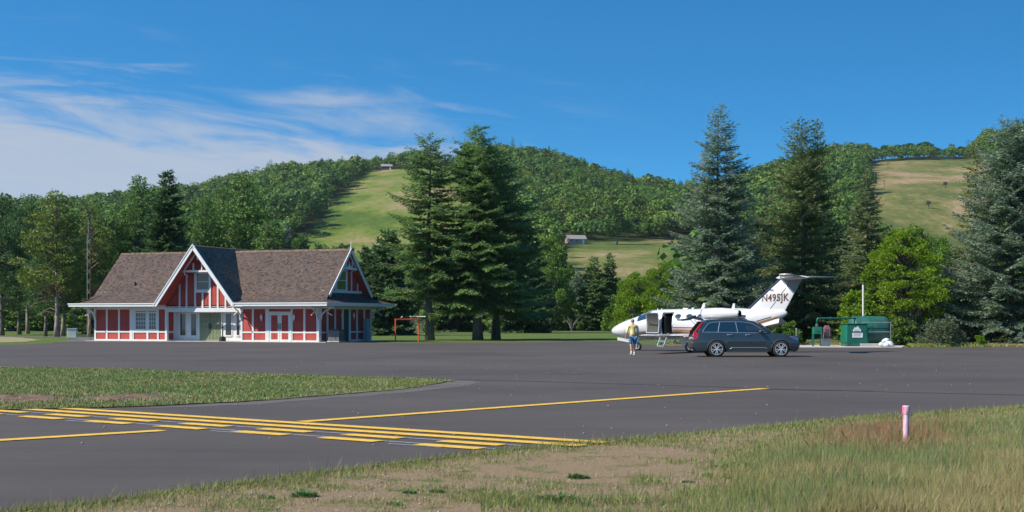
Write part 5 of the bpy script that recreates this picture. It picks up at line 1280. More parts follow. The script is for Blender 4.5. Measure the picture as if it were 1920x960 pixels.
mb = MB(); mb.add([(-.25, -.2, 0), (.25, -.2, 0), (.25, .2, 0), (-.25, .2, 0), (-.29, -.23, .42), (.29, -.23, .42), (.29, .23, .42), (-.29, .23, .42)], [(0,3,2,1),(4,5,6,7),(0,1,5,4),(1,2,6,5),(2,3,7,6),(3,0,4,7)]); mb.build('tub', 'bin_grey', binn)
mb = MB(); mb.box(-.31, .31, -.25, .25, .42, .47); mb.build('lid', 'bin_grey', binn, bevel=.01)
mp_ = empty('marker_stake', (fx(1493, 88.2), 88.2, 0), 0, 'thin pale stake standing at the apron edge in front of the car', 'stake')
mb = MB(); mb.cyl((0, 0, 0), (0, 0, 1.15), .03, 6); mb.build('stake', 'galv', mp_)
mb = MB(); mb.cyl((0, 0, 1.15), (0, 0, 1.19), .035, 6); mb.build('cap', 'pole_white', mp_)
cb = MB(); cb.box(fx(1610, 91), fx(1655, 91), 90.6, 90.9, .0, .20); tag(cb.build('concrete_curb', 'concrete', None, bevel=.02), 'short concrete curb in front of the green tank', 'curb')
rn = random.Random(5)
for i, (px, yy_, zz0, sz_, lb) in enumerate(((1655, 90.0, .14, .30, 'white sack on the left of the heap beside the tank'), (1668, 90.0, .15, .34, 'white sack on the right of the heap beside the tank'), (1661, 90.3, .36, .28, 'white sack lying on top of the heap beside the tank'), (1662, 89.6, .11, .22, 'small white sack in front of the heap beside the tank'))):
    mb = MB(); n_ = 12; rg = []
    for a in range(9):
        t_ = math.pi*a/8; rg.append([(px*0+math.sin(t_)*math.cos(2*math.pi*k/n_)*sz_*rn.uniform(.85, 1.12), math.sin(t_)*math.sin(2*math.pi*k/n_)*sz_*.8*rn.uniform(.85, 1.12), math.cos(t_)*sz_*.55*rn.uniform(.8, 1.15)) for k in range(n_)])
    mb.rings(rg); o = mb.build('sandbag', 'sack', None, smooth=True); o.location = (fx(px, yy_), yy_, zz0+.02); o.rotation_euler = (rn.uniform(-.3, .3), rn.uniform(-.4, .4), rn.uniform(0, 3)); tag(o, lb, 'sack', 'white sacks by the fuel tank')
# black wire fence behind the tank
fen = empty('wire_fence', (fx(1655, 95.5), 95.5, 0), 0, 'low dark pipe fence behind the tank among the bushes', 'fence')
fl = fx(1718, 95.5)-fx(1655, 95.5)
for k in range(4):
    mb = MB(); mb.cyl((fl*k/3, 0, 0), (fl*k/3, 0, 1.45), .03, 6); mb.build('post', 'black_plastic', fen)
for z_ in (.75, 1.42):
    mb = MB(); mb.cyl((0, 0, z_), (fl, 0, z_), .02, 6); mb.build('rail', 'black_plastic', fen)

# ---------------------------------------------------------------- goals, cone, posts on the lawn
mat('orange_frame', (.72, .09, .025), .5); mat('goal_white', (.78, .78, .78), .5); mat('net', (.30, .32, .34), .8)
def netsheet(mb, a, b_, c, d, step, w):
    a, b_, c, d = map(Vector, (a, b_, c, d)); n1_ = max(1, int((b_-a).length/step)); n2_ = max(1, int((d-a).length/step))
    for i in range(n1_+1): mb.bar(a.lerp(b_, i/n1_), d.lerp(c, i/n1_), w)
    for i in range(n2_+1): mb.bar(a.lerp(d, i/n2_), b_.lerp(c, i/n2_), w)
og = empty('orange_goal', (gx(741.5, 109), 109, 0), 0, 'orange tube goal frame standing on the lawn beside the building', 'goal frame')
gw_ = gx(783, 110)-gx(741.5, 110); gh = 1.72
for x_ in (0, gw_):
    mb = MB(); mb.cyl((x_, 0 if x_ == 0 else 1.0, 0), (x_, 0 if x_ == 0 else 1.0, gh), .05, 8); mb.build('post', 'orange_frame', og)
mb = MB(); mb.cyl((-.05, 0, gh), (gw_+.05, 1.0, gh), .05, 8); mb.build('crossbar', 'orange_frame', og)
mb = MB(); mb.box(-.3, .3, -.12, .12, 0, .06); mb.build('foot', 'orange_frame', og)
WY = 163.0
wg_ = empty('soccer_goal', (gx(753, WY), WY, 0), 0, 'white soccer goal with net on the lawn behind the orange frame', 'soccer goal')
ww_ = gx(803, WY)-gx(753, WY); wh = 2.0
for x_ in (0, ww_*.98):
    mb = MB(); mb.cyl((x_, 0, 0), (x_, 0, wh), .06, 8); mb.build('post', 'goal_white', wg_)
mb = MB(); mb.cyl((0, 0, wh), (ww_, 0, wh), .06, 8); mb.build('crossbar', 'goal_white', wg_)
for x_ in (0, ww_):
    mb = MB(); mb.tube([(x_, 0, wh), (x_-1.05, 1.6, .05), (x_, 0, .05)], .04, 6); mb.build('side_stay', 'goal_white', wg_)
mb = MB(); mb.cyl((-1.05, 1.6, .05), (ww_-1.05, 1.6, .05), .04, 6); mb.build('ground_bar', 'goal_white', wg_)
mb = MB(); netsheet(mb, (0, 0, wh), (ww_, 0, wh), (ww_-1.05, 1.6, .05), (-1.05, 1.6, .05), .16, .012); mb.build('netting', 'net', wg_)
cn = empty('traffic_cone', (gx(932, 124), 124, 0), 0, 'small orange traffic cone on the lawn by the spruce trunks', 'traffic cone')
mb = MB(); mb.tube([(0, 0, .03), (0, 0, .5)], [.14, .035], 12); mb.build('cone', 'orange_frame', cn, smooth=False)
mb = MB(); mb.box(-.19, .19, -.19, .19, 0, .03); mb.build('base', 'orange_frame', cn)
wp_ = empty('white_marker', (gx(1139, 205), 205, 0), 0, 'small white marker post at the far edge of the lawn near the jet nose', 'marker post')
mb = MB(); mb.box(-.22, .22, -.1, .1, 0, .8); mb.build('post', 'goal_white', wp_, bevel=.04)
mb = MB(); mb.box(-.24, .24, -.12, .12, .8, .88); mb.build('cap', 'goal_white', wp_)
# pink marker post in the near grass
m = mat('pink_paint', (.62, .60, .66), .6, col2=(.72, .04, .18), vscale=16, stretch=(1, 1, .22), bump=.2)
PP = 20.2
pk = empty('pipe_marker', (gx(1699, PP), PP, 0), 0, 'white pipe post streaked with pink paint standing in the tall grass', 'marker post')
mb = MB(); mb.tube([(0, 0, -.05), (0, 0, .46)], .044, 20); mb.build('pipe', 'pink_paint', pk, autos=40)
mb = MB(); mb.tube([(0, 0, .435), (0, 0, .46), (0, 0, .545), (0, 0, .555)], [.046, .053, .053, .050], 20); mb.build('sleeve', 'pink_paint', pk, autos=40)
mb = MB(); mb.tube([(0, 0, .553), (0, 0, .560)], [.049, .044], 20); mb.build('rim', 'white_trim', pk)
# ---------------------------------------------------------------- foliage
leafmat('needle_blue', [(.0, (0.063,0.096,0.054)), (.35, (0.136,0.203,0.116)), (.7, (0.235,0.328,0.208)), (1, (0.362,0.426,0.263))], .34, nscale=.9, namt=.5)
leafmat('needle_blue_tip', [(.0, (0.062,0.090,0.060)), (.35, (0.134,0.188,0.129)), (.7, (0.233,0.304,0.233)), (1, (0.340,0.360,0.294))], .34, nscale=.9, namt=.5)
leafmat('needle_green', [(.0, (0.048,0.101,0.025)), (.4, (0.109,0.200,0.054)), (.75, (0.185,0.297,0.083)), (1, (0.283,0.379,0.128))], .34, nscale=.9, namt=.5)
leafmat('needle_green_tip', [(.0, (0.050,0.099,0.029)), (.4, (0.113,0.200,0.062)), (.75, (0.192,0.294,0.094)), (1, (0.295,0.376,0.146))], .34, nscale=.9, namt=.5)
leafmat('needle_dark', [(.0, (0.026,0.061,0.020)), (.4, (0.059,0.132,0.042)), (.8, (0.113,0.202,0.065)), (1, (0.187,0.283,0.093))], .34, nscale=.9, namt=.5)
leafmat('needle_dark_tip', [(.0, (0.029,0.058,0.023)), (.4, (0.065,0.126,0.047)), (.8, (0.122,0.193,0.075)), (1, (0.204,0.270,0.108))], .34, nscale=.9, namt=.5)
leafmat('needle_brownish', [(.0, (0.057,0.098,0.030)), (.4, (0.123,0.186,0.059)), (.7, (0.197,0.262,0.083)), (1, (0.322,0.329,0.132))], .34, nscale=.9, namt=.5)
leafmat('needle_brownish_tip', [(.0, (0.061,0.086,0.036)), (.4, (0.134,0.165,0.070)), (.7, (0.214,0.232,0.098)), (1, (0.346,0.290,0.158))], .34, nscale=.9, namt=.5)
leafmat('pine_yellow', [(.0, (0.052,0.083,0.018)), (.4, (0.118,0.174,0.030)), (.8, (0.210,0.264,0.053)), (1, (0.316,0.316,0.090))], .2, nscale=.4)
leafmat('pine_green', [(.0, (0.037,0.086,0.021)), (.4, (0.095,0.180,0.038)), (.8, (0.171,0.275,0.061)), (1, (0.248,0.342,0.086))], .2, nscale=.4)
leafmat('leaf_bright', [(.0, (0.065,0.134,0.010)), (.4, (0.146,0.254,0.014)), (.8, (0.238,0.364,0.022)), (1, (0.343,0.457,0.045))], .45, nscale=.6)
leafmat('leaf_mid', [(.0, (0.047,0.099,0.016)), (.4, (0.094,0.182,0.026)), (.8, (0.156,0.259,0.040)), (1, (0.233,0.333,0.066))], .3, nscale=.5)
leafmat('leaf_grey', [(.0, (0.058,0.082,0.038)), (.5, (0.106,0.134,0.067)), (1, (0.163,0.192,0.106))], .2, nscale=.8)
leafmat('forest_leaf', [(.0, (0.030,0.069,0.015)), (.3, (0.051,0.116,0.019)), (.6, (0.089,0.183,0.025)), (.85, (0.142,0.241,0.036)), (1, (0.204,0.278,0.063))], .2, nscale=.13, namt=.72)
leafmat('forest_light', [(.0, (0.040,0.074,0.015)), (.3, (0.068,0.124,0.018)), (.6, (0.119,0.194,0.025)), (.85, (0.189,0.255,0.035)), (1, (0.271,0.294,0.062))], .2, nscale=.13, namt=.72)
leafmat('forest_dark', [(.0, (0.023,0.053,0.018)), (.3, (0.038,0.089,0.022)), (.6, (0.067,0.139,0.030)), (.85, (0.107,0.182,0.042)), (1, (0.153,0.211,0.074))], .2, nscale=.13, namt=.72)
leafmat('forest_olive', [(.0, (0.036,0.062,0.013)), (.3, (0.062,0.103,0.015)), (.6, (0.106,0.162,0.022)), (.85, (0.171,0.213,0.031)), (1, (0.245,0.246,0.053))], .2, nscale=.13, namt=.72)
mat('bark', (.10, .08, .065), .95, col2=(.20, .165, .135), vscale=3, stretch=(3, 3, .6), bump=.8, bscale=6)
mat('bark_pine', (.17, .12, .095), .95, col2=(.33, .27, .23), vscale=2.5, stretch=(2, 2, .7), bump=.8, bscale=6)
mat('bark_grey', (.16, .15, .135), .95, col2=(.28, .26, .24), vscale=3, stretch=(3, 3, .7), bump=.6, bscale=6)
def trunk_mesh(H, r0, limbs=(), lean=0.0, bark='bark', seed=0, top=.96):
    rn = random.Random(seed); mb = MB(); n_ = 9; pts = []; rads = []
    ph = rn.uniform(0, 6)
    for i in range(n_+1):
        t_ = i/n_; pts.append((lean*t_*H*.1+math.sin(ph+t_*5)*.06*H*.1, math.cos(ph+t_*4)*.05*H*.1-math.cos(ph)*.05*H*.1, t_*H*top)); rads.append(max(.03, r0*(1-t_)**.9*(1.35 if i == 0 else 1)))
    x0 = pts[0][0]; pts = [(p[0]-x0, p[1], p[2]) for p in pts]; pts[0] = (0, 0, -.25)
    mb.tube(pts, rads, 9)
    for lp, lr in limbs: mb.tube(lp, lr, 5)
    me_o = mb.build('trunk', bark, None, smooth=True)
    return me_o
def spruce(H, Rr, z0=.6, seed=1, droop=.25, dens=1.0, upsweep=.25, power=.85, leaf='needle_green', ln=.23, wd=.09, irregular=.22, tops=None, r0=None, gap=0.0, name='spruce_tree', bark='bark'):
    """conifer: whorls of boughs carrying side twigs hung with needle sprays"""
    g = np.random.default_rng(seed); Ps = []; Ds = []; Ss = []; Ls = []; Ws = []; Ms = []; limbs = []
    leaders = tops or [(0.0, 0.0, 1.0, 1.0)]     # dx, dy, height fraction, radius fraction
    for li, (lx, ly, hf, rf) in enumerate(leaders):
        Ht = H*hf; zb = z0 if li == 0 else H*.55
        z = zb; bph = g.uniform(0, 6.28)
        lobes = g.uniform(.78, 1.16, 7); 
        while z < Ht-.15:
            t_ = (z-z0)/(H-z0) if li == 0 else (z-z0)/(Ht-z0)
            env = Rr*rf*(1-t_)**power*(.62+.38*min(1, (z-z0+.8)/(.12*H)+.2))*1.42+.12
            step = .36+.22*(1-t_)
            nb_ = max(4, int(round((5.0+2.6*(1-t_))*dens)))
            for k in range(nb_):
                az = bph+k*6.283/nb_+g.normal(0, .28)
                lob = lobes[int((az % 6.283)/6.283*7) % 7]
                Lb = env*lob*g.uniform(1-irregular*1.7, 1+irregular*.6)
                if g.random() < gap: continue
                if Lb < .12: continue
                zz0_ = z+g.normal(0, .12)
                ns_ = max(3, int(Lb/.15)); s_ = np.linspace(.12, 1, ns_)
                a0 = upsweep*(t_*1.6-.25); dr = -droop*(1-t_)*1.3
                curl = .22*(1-t_)+.05
                zc2 = zz0_+Lb*(a0*s_+dr*s_**1.3+curl*s_**4*.8)
                ca, sa = math.cos(az), math.sin(az)
                bend = g.normal(0, .10)
                cx = lx+Lb*s_*ca-Lb*bend*s_**2*sa; cy = ly+Lb*s_*sa+Lb*bend*s_**2*ca
                base = np.stack([cx, cy, zc2], 1)
                tang = np.gradient(base, axis=0) if ns_ > 1 else np.array([[ca, sa, 0]]); tang = unit(tang)
                sd = np.stack([-tang[:, 1], tang[:, 0], np.zeros(ns_)], 1); sd = unit(sd)
                if Lb > 1.0 and t_ < .75 and k % 2 == 0: limbs.append(([tuple(base[0]*[.3, .3, 1]+[lx*.7, ly*.7, 0]), tuple(base[ns_//2]), tuple(base[-1])], [.05, .03, .012]))
                for i in range(ns_):
                    tw = (.15+.34*Lb*(1-s_[i])**.7)*g.uniform(.7, 1.2)*min(1, .35+s_[i]*2.2); tw = min(tw, 1.05)
                    for sgn in (-1, 1):
                        m_ = max(1, int(tw/.08))
                        q = np.arange(m_)/m_
                        d_ = unit((tang[i]*.65+sd[i]*sgn*.85)[None])[0]
                        p_ = base[i]+d_*(q[:, None]*tw); p_[:, 2] += -.26*tw*q**1.5+g.normal(0, .035, m_)
                        dd = np.tile(d_, (m_, 1))+g.normal(0, .28, (m_, 3)); dd[:, 2] -= .16+.30*droop; dd = unit(dd)
                        ss = np.cross(dd, g.normal(0, .45, (m_, 3))+[0, 0, 1.0]); ss = unit(ss)
                        Ps.append(p_); Ds.append(dd); Ss.append(ss); Ls.append(ln*g.uniform(.7, 1.3, m_)); Ws.append(wd*g.uniform(.8, 1.4, m_)); Ms.append(((q > .62) & (g.random(m_) < .7)) | (s_[i] > .86))
                # tip shoot
                Ps.append(base[-1:]); Ds.append(unit(tang[-1:]+[[0, 0, .15]])); Ss.append(sd[-1:]); Ls.append(np.array([ln*1.2])); Ws.append(np.array([wd])); Ms.append(np.array([True]))
            bph += .7+g.uniform(0, .5); z += step/ max(.75, dens)**.5
        # leader
        m_ = 14; zt_ = np.linspace(Ht-.7, Ht, m_); a_ = g.uniform(0, 6.28, m_)
        Ps.append(np.stack([np.full(m_, lx), np.full(m_, ly), zt_-.1], 1)); Ds.append(unit(np.stack([np.cos(a_)*.5, np.sin(a_)*.5, np.ones(m_)*1.0], 1))); Ss.append(unit(np.stack([-np.sin(a_), np.cos(a_), np.zeros(m_)], 1))); Ls.append(np.full(m_, ln*.8)); Ws.append(np.full(m_, wd*.8)); Ms.append(np.ones(m_, bool))
        if li: limbs.append(([(lx*.2, ly*.2, H*.45), (lx, ly, H*.6), (lx, ly, Ht*.98)], [.12, .09, .02]))
    V, Q = diamonds(np.concatenate(Ps), np.concatenate(Ds), np.concatenate(Ss), np.concatenate(Ls), np.concatenate(Ws))
    root = empty(name)
    to = trunk_mesh(H, r0 or .017*H, limbs, bark=bark, seed=seed); to.parent = root
    me = npmesh('crown', V, Q, [leaf, leaf+'_tip'], np.concatenate(Ms).astype(int)); co_ = bpy.data.objects.new('crown', me); C.objects.link(co_); co_.parent = root
    root['H'] = H; root['R'] = Rr
    return root
def broad(H, Rr, z0, seed=1, leaf='leaf_mid', nclump=60, per=240, ln=.26, wd=.20, clr=.9, shape='oval', bark='bark_grey', name='broadleaf_tree', r0=None, flat=.75, multi=1, limbdraw=1.0, dead=0):
    """crown of leaf clumps carried on limbs; clumps fill an uneven envelope and leave gaps"""
    g = np.random.default_rng(seed); cen = []
    tries = 0
    while len(cen) < nclump and tries < 6000:
        tries += 1; t_ = g.random()**(.85); z = z0+(H-z0)*t_
        if shape == 'oval': env = math.sin(math.pi*min(1, .14+.86*t_)**.9)**.6 if t_ < .98 else .25
        elif shape == 'pine': env = (1-t_)**.6*.95+.12 if t_ > .12 else .6+t_*2.5
        elif shape == 'cone': env = (1-t_)**.75+.1
        elif shape == 'bush': env = math.sqrt(max(.02, 1-t_**2))
        rr = Rr*1.22*env*g.uniform(.35, 1)**.6; a = g.uniform(0, 6.283)
        lob = .78+.3*math.sin(a*2+seed)+.14*math.sin(a*5+seed*2+z)
        p = np.array([rr*lob*math.cos(a), rr*lob*math.sin(a), z])
        if all(np.linalg.norm((p-c)*[1, 1, 1.2]) > clr*.62 for c in cen): cen.append(p)
    Ps = []; Ds = []; Ss = []; limbs = []
    for c in cen:
        cr = clr*g.uniform(.65, 1.2)*(1-.35*(c[2]-z0)/(H-z0)); n_ = int(per*(cr/clr)**2)
        d = unit(g.normal(0, 1, (n_, 3))); rad = cr*g.uniform(.35, 1, n_)**.5
        p = c+d*rad[:, None]*[1, 1, flat]
        out = unit(d*[1, 1, .6]+g.normal(0, .5, (n_, 3))+[0, 0, .15]); s_ = unit(np.cross(out, g.normal(0, 1, (n_, 3))))
        Ps.append(p); Ds.append(out); Ss.append(s_)
        if g.random() < limbdraw:
            zz0_ = max(z0*.7, c[2]-.35*np.linalg.norm(c[:2])-.6*(1 if shape != 'pine' else .4)); zz0_ = min(zz0_, H*.92)
            limbs.append(([(0, 0, zz0_-.1), tuple(c*[.5, .5, 0]+[0, 0, (zz0_+c[2])/2+.05]), tuple(c)], [.02+.0045*H, .012+.0025*H, .012]))
    for k in range(dead):
        z_ = g.uniform(z0*.5, z0*1.15); a = g.uniform(0, 6.283); l_ = g.uniform(.8, 2.6)
        limbs.append(([(0, 0, z_), (math.cos(a)*l_*.5, math.sin(a)*l_*.5, z_+l_*.12), (math.cos(a+.2)*l_*.85, math.sin(a+.2)*l_*.85, z_-l_*.02), (math.cos(a+.1)*l_, math.sin(a+.1)*l_, z_-l_*.15)], [.035, .025, .018, .008]))
    P = np.concatenate(Ps); n_ = len(P)
    V, Q = diamonds(P, np.concatenate(Ds), np.concatenate(Ss), ln*g.uniform(.65, 1.35, n_), wd*g.uniform(.7, 1.3, n_))
    root = empty(name); to = trunk_mesh(H, r0 or .018*H, limbs, bark=bark, seed=seed, top=.85); to.parent = root
    me = npmesh('crown', V, Q, [leaf]); co_ = bpy.data.objects.new('crown', me); C.objects.link(co_); co_.parent = root
    root['H'] = H; root['R'] = Rr
    return root
def put(root, px, Y, ytop=None, hw=None, label=None, cat=None, group=None, rz=None, z=None, sc2=None):
    X = gx(px, Y); zb = float(terr(X, Y)) if z is None else z
    root.location = (X, Y, zb); s = 1.0; r_ = 1.0
    if ytop is not None: s = (gz(ytop, Y)-zb)/root['H']
    if hw is not None: r_ = (hw*Y/F)/root['R']
    else: r_ = s
    root.scale = (r_, r_, s)
    if rz is not None: root.rotation_euler = (0, 0, rz)
    return tag(root, label, cat, group)
def dup(root, name=None):
    r = root.copy(); C.objects.link(r)
    for ch in list(root.children):
        c = ch.copy(); C.objects.link(c); c.parent = r
    return r
def HR_(Y, ytop, hw): return gz(ytop, Y), hw*Y/F
# ---- the big spruces, one by one
def SP(px, Y, ytop, hw, label, **k):
    H, r_ = HR_(Y, ytop, hw); z = float(terr(gx(px, Y), Y)); H -= z
    t_ = spruce(H, r_, **k); return put(t_, px, Y, label=label, cat='spruce', z=z)
SP(806, 117, 250, 84, 'tall loose green spruce, first of the pair right of the terminal, with bare lower trunk', seed=11, z0=4.1, droop=.18, dens=1.0, irregular=.34, leaf='needle_green', power=.60, ln=.26, wd=.10, gap=.06, r0=.34)
SP(896, 117, 234, 98, 'tall dense green spruce in front, right of the loose one beside the terminal', seed=12, z0=3.4, droop=.32, dens=1.05, irregular=.24, leaf='needle_green', power=.62, ln=.26, wd=.10, r0=.38)
SP(930, 120, 268, 80, 'dark spruce half hidden behind the tall dense green one', seed=13, z0=3.2, droop=.3, dens=1.0, leaf='needle_green', power=.6, ln=.26, wd=.10, r0=.34)
SP(1350, 99, 202, 92, 'tallest blue spruce, standing right behind the jet', seed=21, z0=.5, droop=.14, upsweep=.30, dens=1.15, irregular=.18, leaf='needle_blue', power=.70, ln=.23, wd=.09)
SP(1503, 104, 222, 80, 'green spruce with two pointed tops behind the jet tail', seed=22, z0=1.2, droop=.12, upsweep=.42, dens=1.05, irregular=.22, leaf='needle_brownish', power=.62, tops=[(0, 0, .985, 1), (1.15, 0, 1.0, .45)], ln=.23, wd=.09)
SP(1624, 116, 314, 66, 'smaller spruce between the two-topped spruce and the bright green tree', seed=23, z0=.6, droop=.12, upsweep=.3, dens=1.0, leaf='needle_brownish', power=.85, ln=.26, wd=.10)
SP(1897, 98, 222, 112, 'large pale blue spruce at the right edge of the view', seed=24, z0=.3, droop=.12, upsweep=.3, dens=1.15, irregular=.22, leaf='needle_blue', power=.62, tops=[(0, 0, .99, 1), (.9, .2, 1.0, .5)], ln=.23, wd=.09)
SP(1832, 108, 262, 52, 'narrow brownish spruce just left of the large pale blue one', seed=25, z0=.3, droop=.14, dens=1.1, leaf='needle_brownish', power=.6)
SP(1990, 112, 240, 70, 'green spruce beyond the right edge beside the pale blue one', seed=26, z0=.3, dens=.9, leaf='needle_green', power=.7)
SP(315, 142, 320, 54, 'dark pointed spruce rising behind the left roof of the terminal', seed=27, z0=.8, droop=.2, dens=1.1, leaf='needle_dark', power=.72, ln=.42, wd=.17)
# ---- left group of pines
p1 = broad(14, 3.3, 4.3, seed=31, leaf='pine_yellow', nclump=105, per=200, ln=.24, wd=.12, clr=.95, shape='pine', bark='bark_pine', name='pine_tree', flat=.42, dead=26)
p2 = broad(14, 3.0, 3.6, seed=32, leaf='pine_green', nclump=105, per=210, ln=.24, wd=.12, clr=.95, shape='pine', bark='bark_pine', name='pine_tree', flat=.42, dead=26)
p3 = broad(14, 3.2, 1.4, seed=33, leaf='pine_green', nclump=150, per=210, ln=.25, wd=.12, clr=1.0, shape='cone', bark='bark', name='pine_tree', flat=.45)
p4 = broad(14, 3.4, 3.2, seed=34, leaf='needle_dark', nclump=110, per=210, ln=.25, wd=.12, clr=1.0, shape='pine', bark='bark', name='pine_tree', flat=.42)
G_ = 'pines on the lawn left of the terminal'
used = set()
def place(proto, px, Y, ytop, hw, label, cat, group=None, rz=0.0):
    o = proto if proto.name not in used else dup(proto); used.add(o.name)
    return put(o, px, Y, ytop, hw, label, cat, group, rz)
place(p4, 4, 150, 368, 54, 'dark pine cut by the left edge of the view', 'pine', G_, .3)
place(p1, 106, 138, 358, 66, 'yellowish pine with a pale bare trunk and dead lower branches', 'pine', G_, 0)
place(p1, 168, 150, 380, 45, 'thin yellowish pine behind the lattice mast', 'pine', G_, 2.1)
place(p2, 118, 146, 395, 50, 'green pine close behind the pale-trunked yellowish pine', 'pine', G_, 1.1)
place(p4, 36, 158, 392, 50, 'dark pine second from the left edge', 'pine', G_, 2.0)
place(p2, 52, 166, 372, 42, 'green pine standing in the gap between the dark left pines', 'pine', G_, 4.0)
place(p4, 85, 142, 420, 45, 'short dark pine left of the pale-trunked pine', 'pine', G_, 3.3)
place(p2, 208, 158, 400, 50, 'green pine between the mast and the tall soft-topped pine', 'pine', G_, .5)
place(p3, 262, 160, 334, 59, 'tall soft-topped pine left of the dark pointed spruce', 'pine', G_, 1.0)
place(p3, 232, 175, 425, 47, 'low green pine below the soft-topped pine', 'pine', G_, 3.0)
place(p3, 458, 165, 332, 78, 'broad light green pine behind the front gable', 'pine', G_, 2.2)
place(p3, 385, 160, 372, 54, 'green pine between the pointed spruce and the broad one', 'pine', G_, 4.2)
place(p3, 418, 190, 352, 54, 'green pine tucked behind the left side of the broad pine', 'pine', G_, 5.2)
place(p2, 505, 158, 414, 47, 'low green pine at the right foot of the broad pine', 'pine', G_, 5.4)
# ---- band of trees behind the terminal, and along the far edge of the lawn
d1 = broad(11, 4.2, 1.2, seed=41, leaf='leaf_mid', nclump=90, per=430, ln=.25, wd=.19, clr=1.15, name='broadleaf_tree')
d2 = broad(11, 4.2, 1.4, seed=42, leaf='leaf_bright', nclump=95, per=430, ln=.22, wd=.17, clr=1.0, name='broadleaf_tree')
s1 = spruce(11, 2.6, seed=43, z0=.3, leaf='needle_green', dens=.9, ln=.42, wd=.18, power=.7, name='young_spruce')
s2 = spruce(11, 2.6, seed=44, z0=.3, leaf='needle_blue', dens=.9, ln=.42, wd=.18, power=.7, name='young_spruce')
s3 = spruce(11, 2.8, seed=45, z0=.3, leaf='needle_dark', dens=.95, ln=.46, wd=.2, power=.6, droop=.3, name='young_spruce')
GB = 'trees along the far edge of the lawn'
bg_trees = [
 (s2, 536, 170, 416, 26, 'pale young spruce beyond the ridge, right of the front gable'),
 (s3, 566, 180, 440, 26, 'small dark spruce right of the pale one behind the long roof'),
 (s3, 597, 185, 456, 20, 'spruce tip showing over the middle of the right roof'),
 (s3, 640, 178, 458, 46, 'rounded dark spruce showing over the right end of the roof'),
 (d1, 610, 200, 468, 40, 'low round tree behind the middle of the right roof'),
 (s3, 690, 170, 462, 34, 'dark spruce just behind the right gable end'),
 (s3, 728, 150, 430, 44, 'dark green spruce right of the terminal under the loose spruce'),
 (d1, 750, 215, 470, 46, 'round green tree behind the soccer goal'),
 (d1, 706, 165, 540, 26, 'small low tree right behind the end wall of the terminal'),
 (s3, 855, 190, 430, 46, 'dark spruce in the gap between the two tall lawn spruces'),
 (s3, 980, 175, 415, 48, 'dark spruce right of the dense green one'),
 (d1, 1032, 205, 450, 42, 'round green tree left of the small spruces'),
 (d1, 985, 225, 470, 44, 'green tree behind the dark spruce at mid lawn'),
 (s2, 1085, 215, 508, 24, 'small bluish spruce beside the round green tree'),
 (s1, 1114, 205, 482, 32, 'left of the two slim spruces at the lawn edge'),
 (s1, 1143, 207, 476, 28, 'right of the two slim spruces at the lawn edge'),
 (d2, 1192, 190, 512, 46, 'bright green tree above the jet nose'),
 (d2, 1250, 185, 492, 40, 'bright green tree between the jet cockpit and the blue spruce'),
 (d2, 1222, 200, 520, 36, 'bright green tree behind the jet nose, between its two neighbours'),
 (s3, 1285, 160, 500, 30, 'dark spruce left behind the tallest blue spruce'),
 (s3, 1425, 128, 400, 42, 'dark spruce filling the gap behind the jet fin'),
 (s3, 1465, 125, 470, 50, 'low dark spruce behind the jet tail'),
 (s3, 1560, 128, 410, 46, 'dark spruce behind the two-topped spruce'),
 (s3, 1590, 122, 500, 40, 'low dark spruce above the hose stand'),
 (d1, 1660, 160, 432, 46, 'green tree behind the left side of the maple'),
 (d1, 1712, 185, 430, 48, 'green tree peeping over the maple'),
 (d1, 1765, 175, 452, 44, 'green tree behind the right side of the maple'),
 (s3, 1790, 130, 470, 36, 'dark spruce left behind the narrow brownish one'),
 (s3, 1945, 125, 330, 60, 'dark spruce behind the large pale blue one'),
 (d1, 340, 200, 420, 52, 'green tree behind the dark pointed spruce'),
 (d1, 300, 205, 440, 48, 'round green tree low behind the left roof'),
 (d1, 150, 215, 430, 60, 'broad green tree far behind the lattice mast'),
 (d1, 60, 220, 440, 66, 'broad green tree far behind the left pines'),
 (d1, -20, 210, 420, 60, 'broad green tree at the far left edge'),
 (s3, 440, 150, 470, 50, 'low dark spruce right behind the ridge of the front gable'),
 (s3, 360, 150, 450, 40, 'low dark spruce left of the front gable peak'),
 (s3, 205, 168, 470, 44, 'low dark spruce behind the left end of the roof'),
 (d1, 560, 225, 452, 40, 'low green tree at the foot of the ski slope'),
]
rr = random.Random(8)
for i, (pr, px, Y, yt, hw, lb) in enumerate(bg_trees):
    o = place(pr, px, Y, yt, hw, lb, 'tree', GB, rr.uniform(0, 6.28))
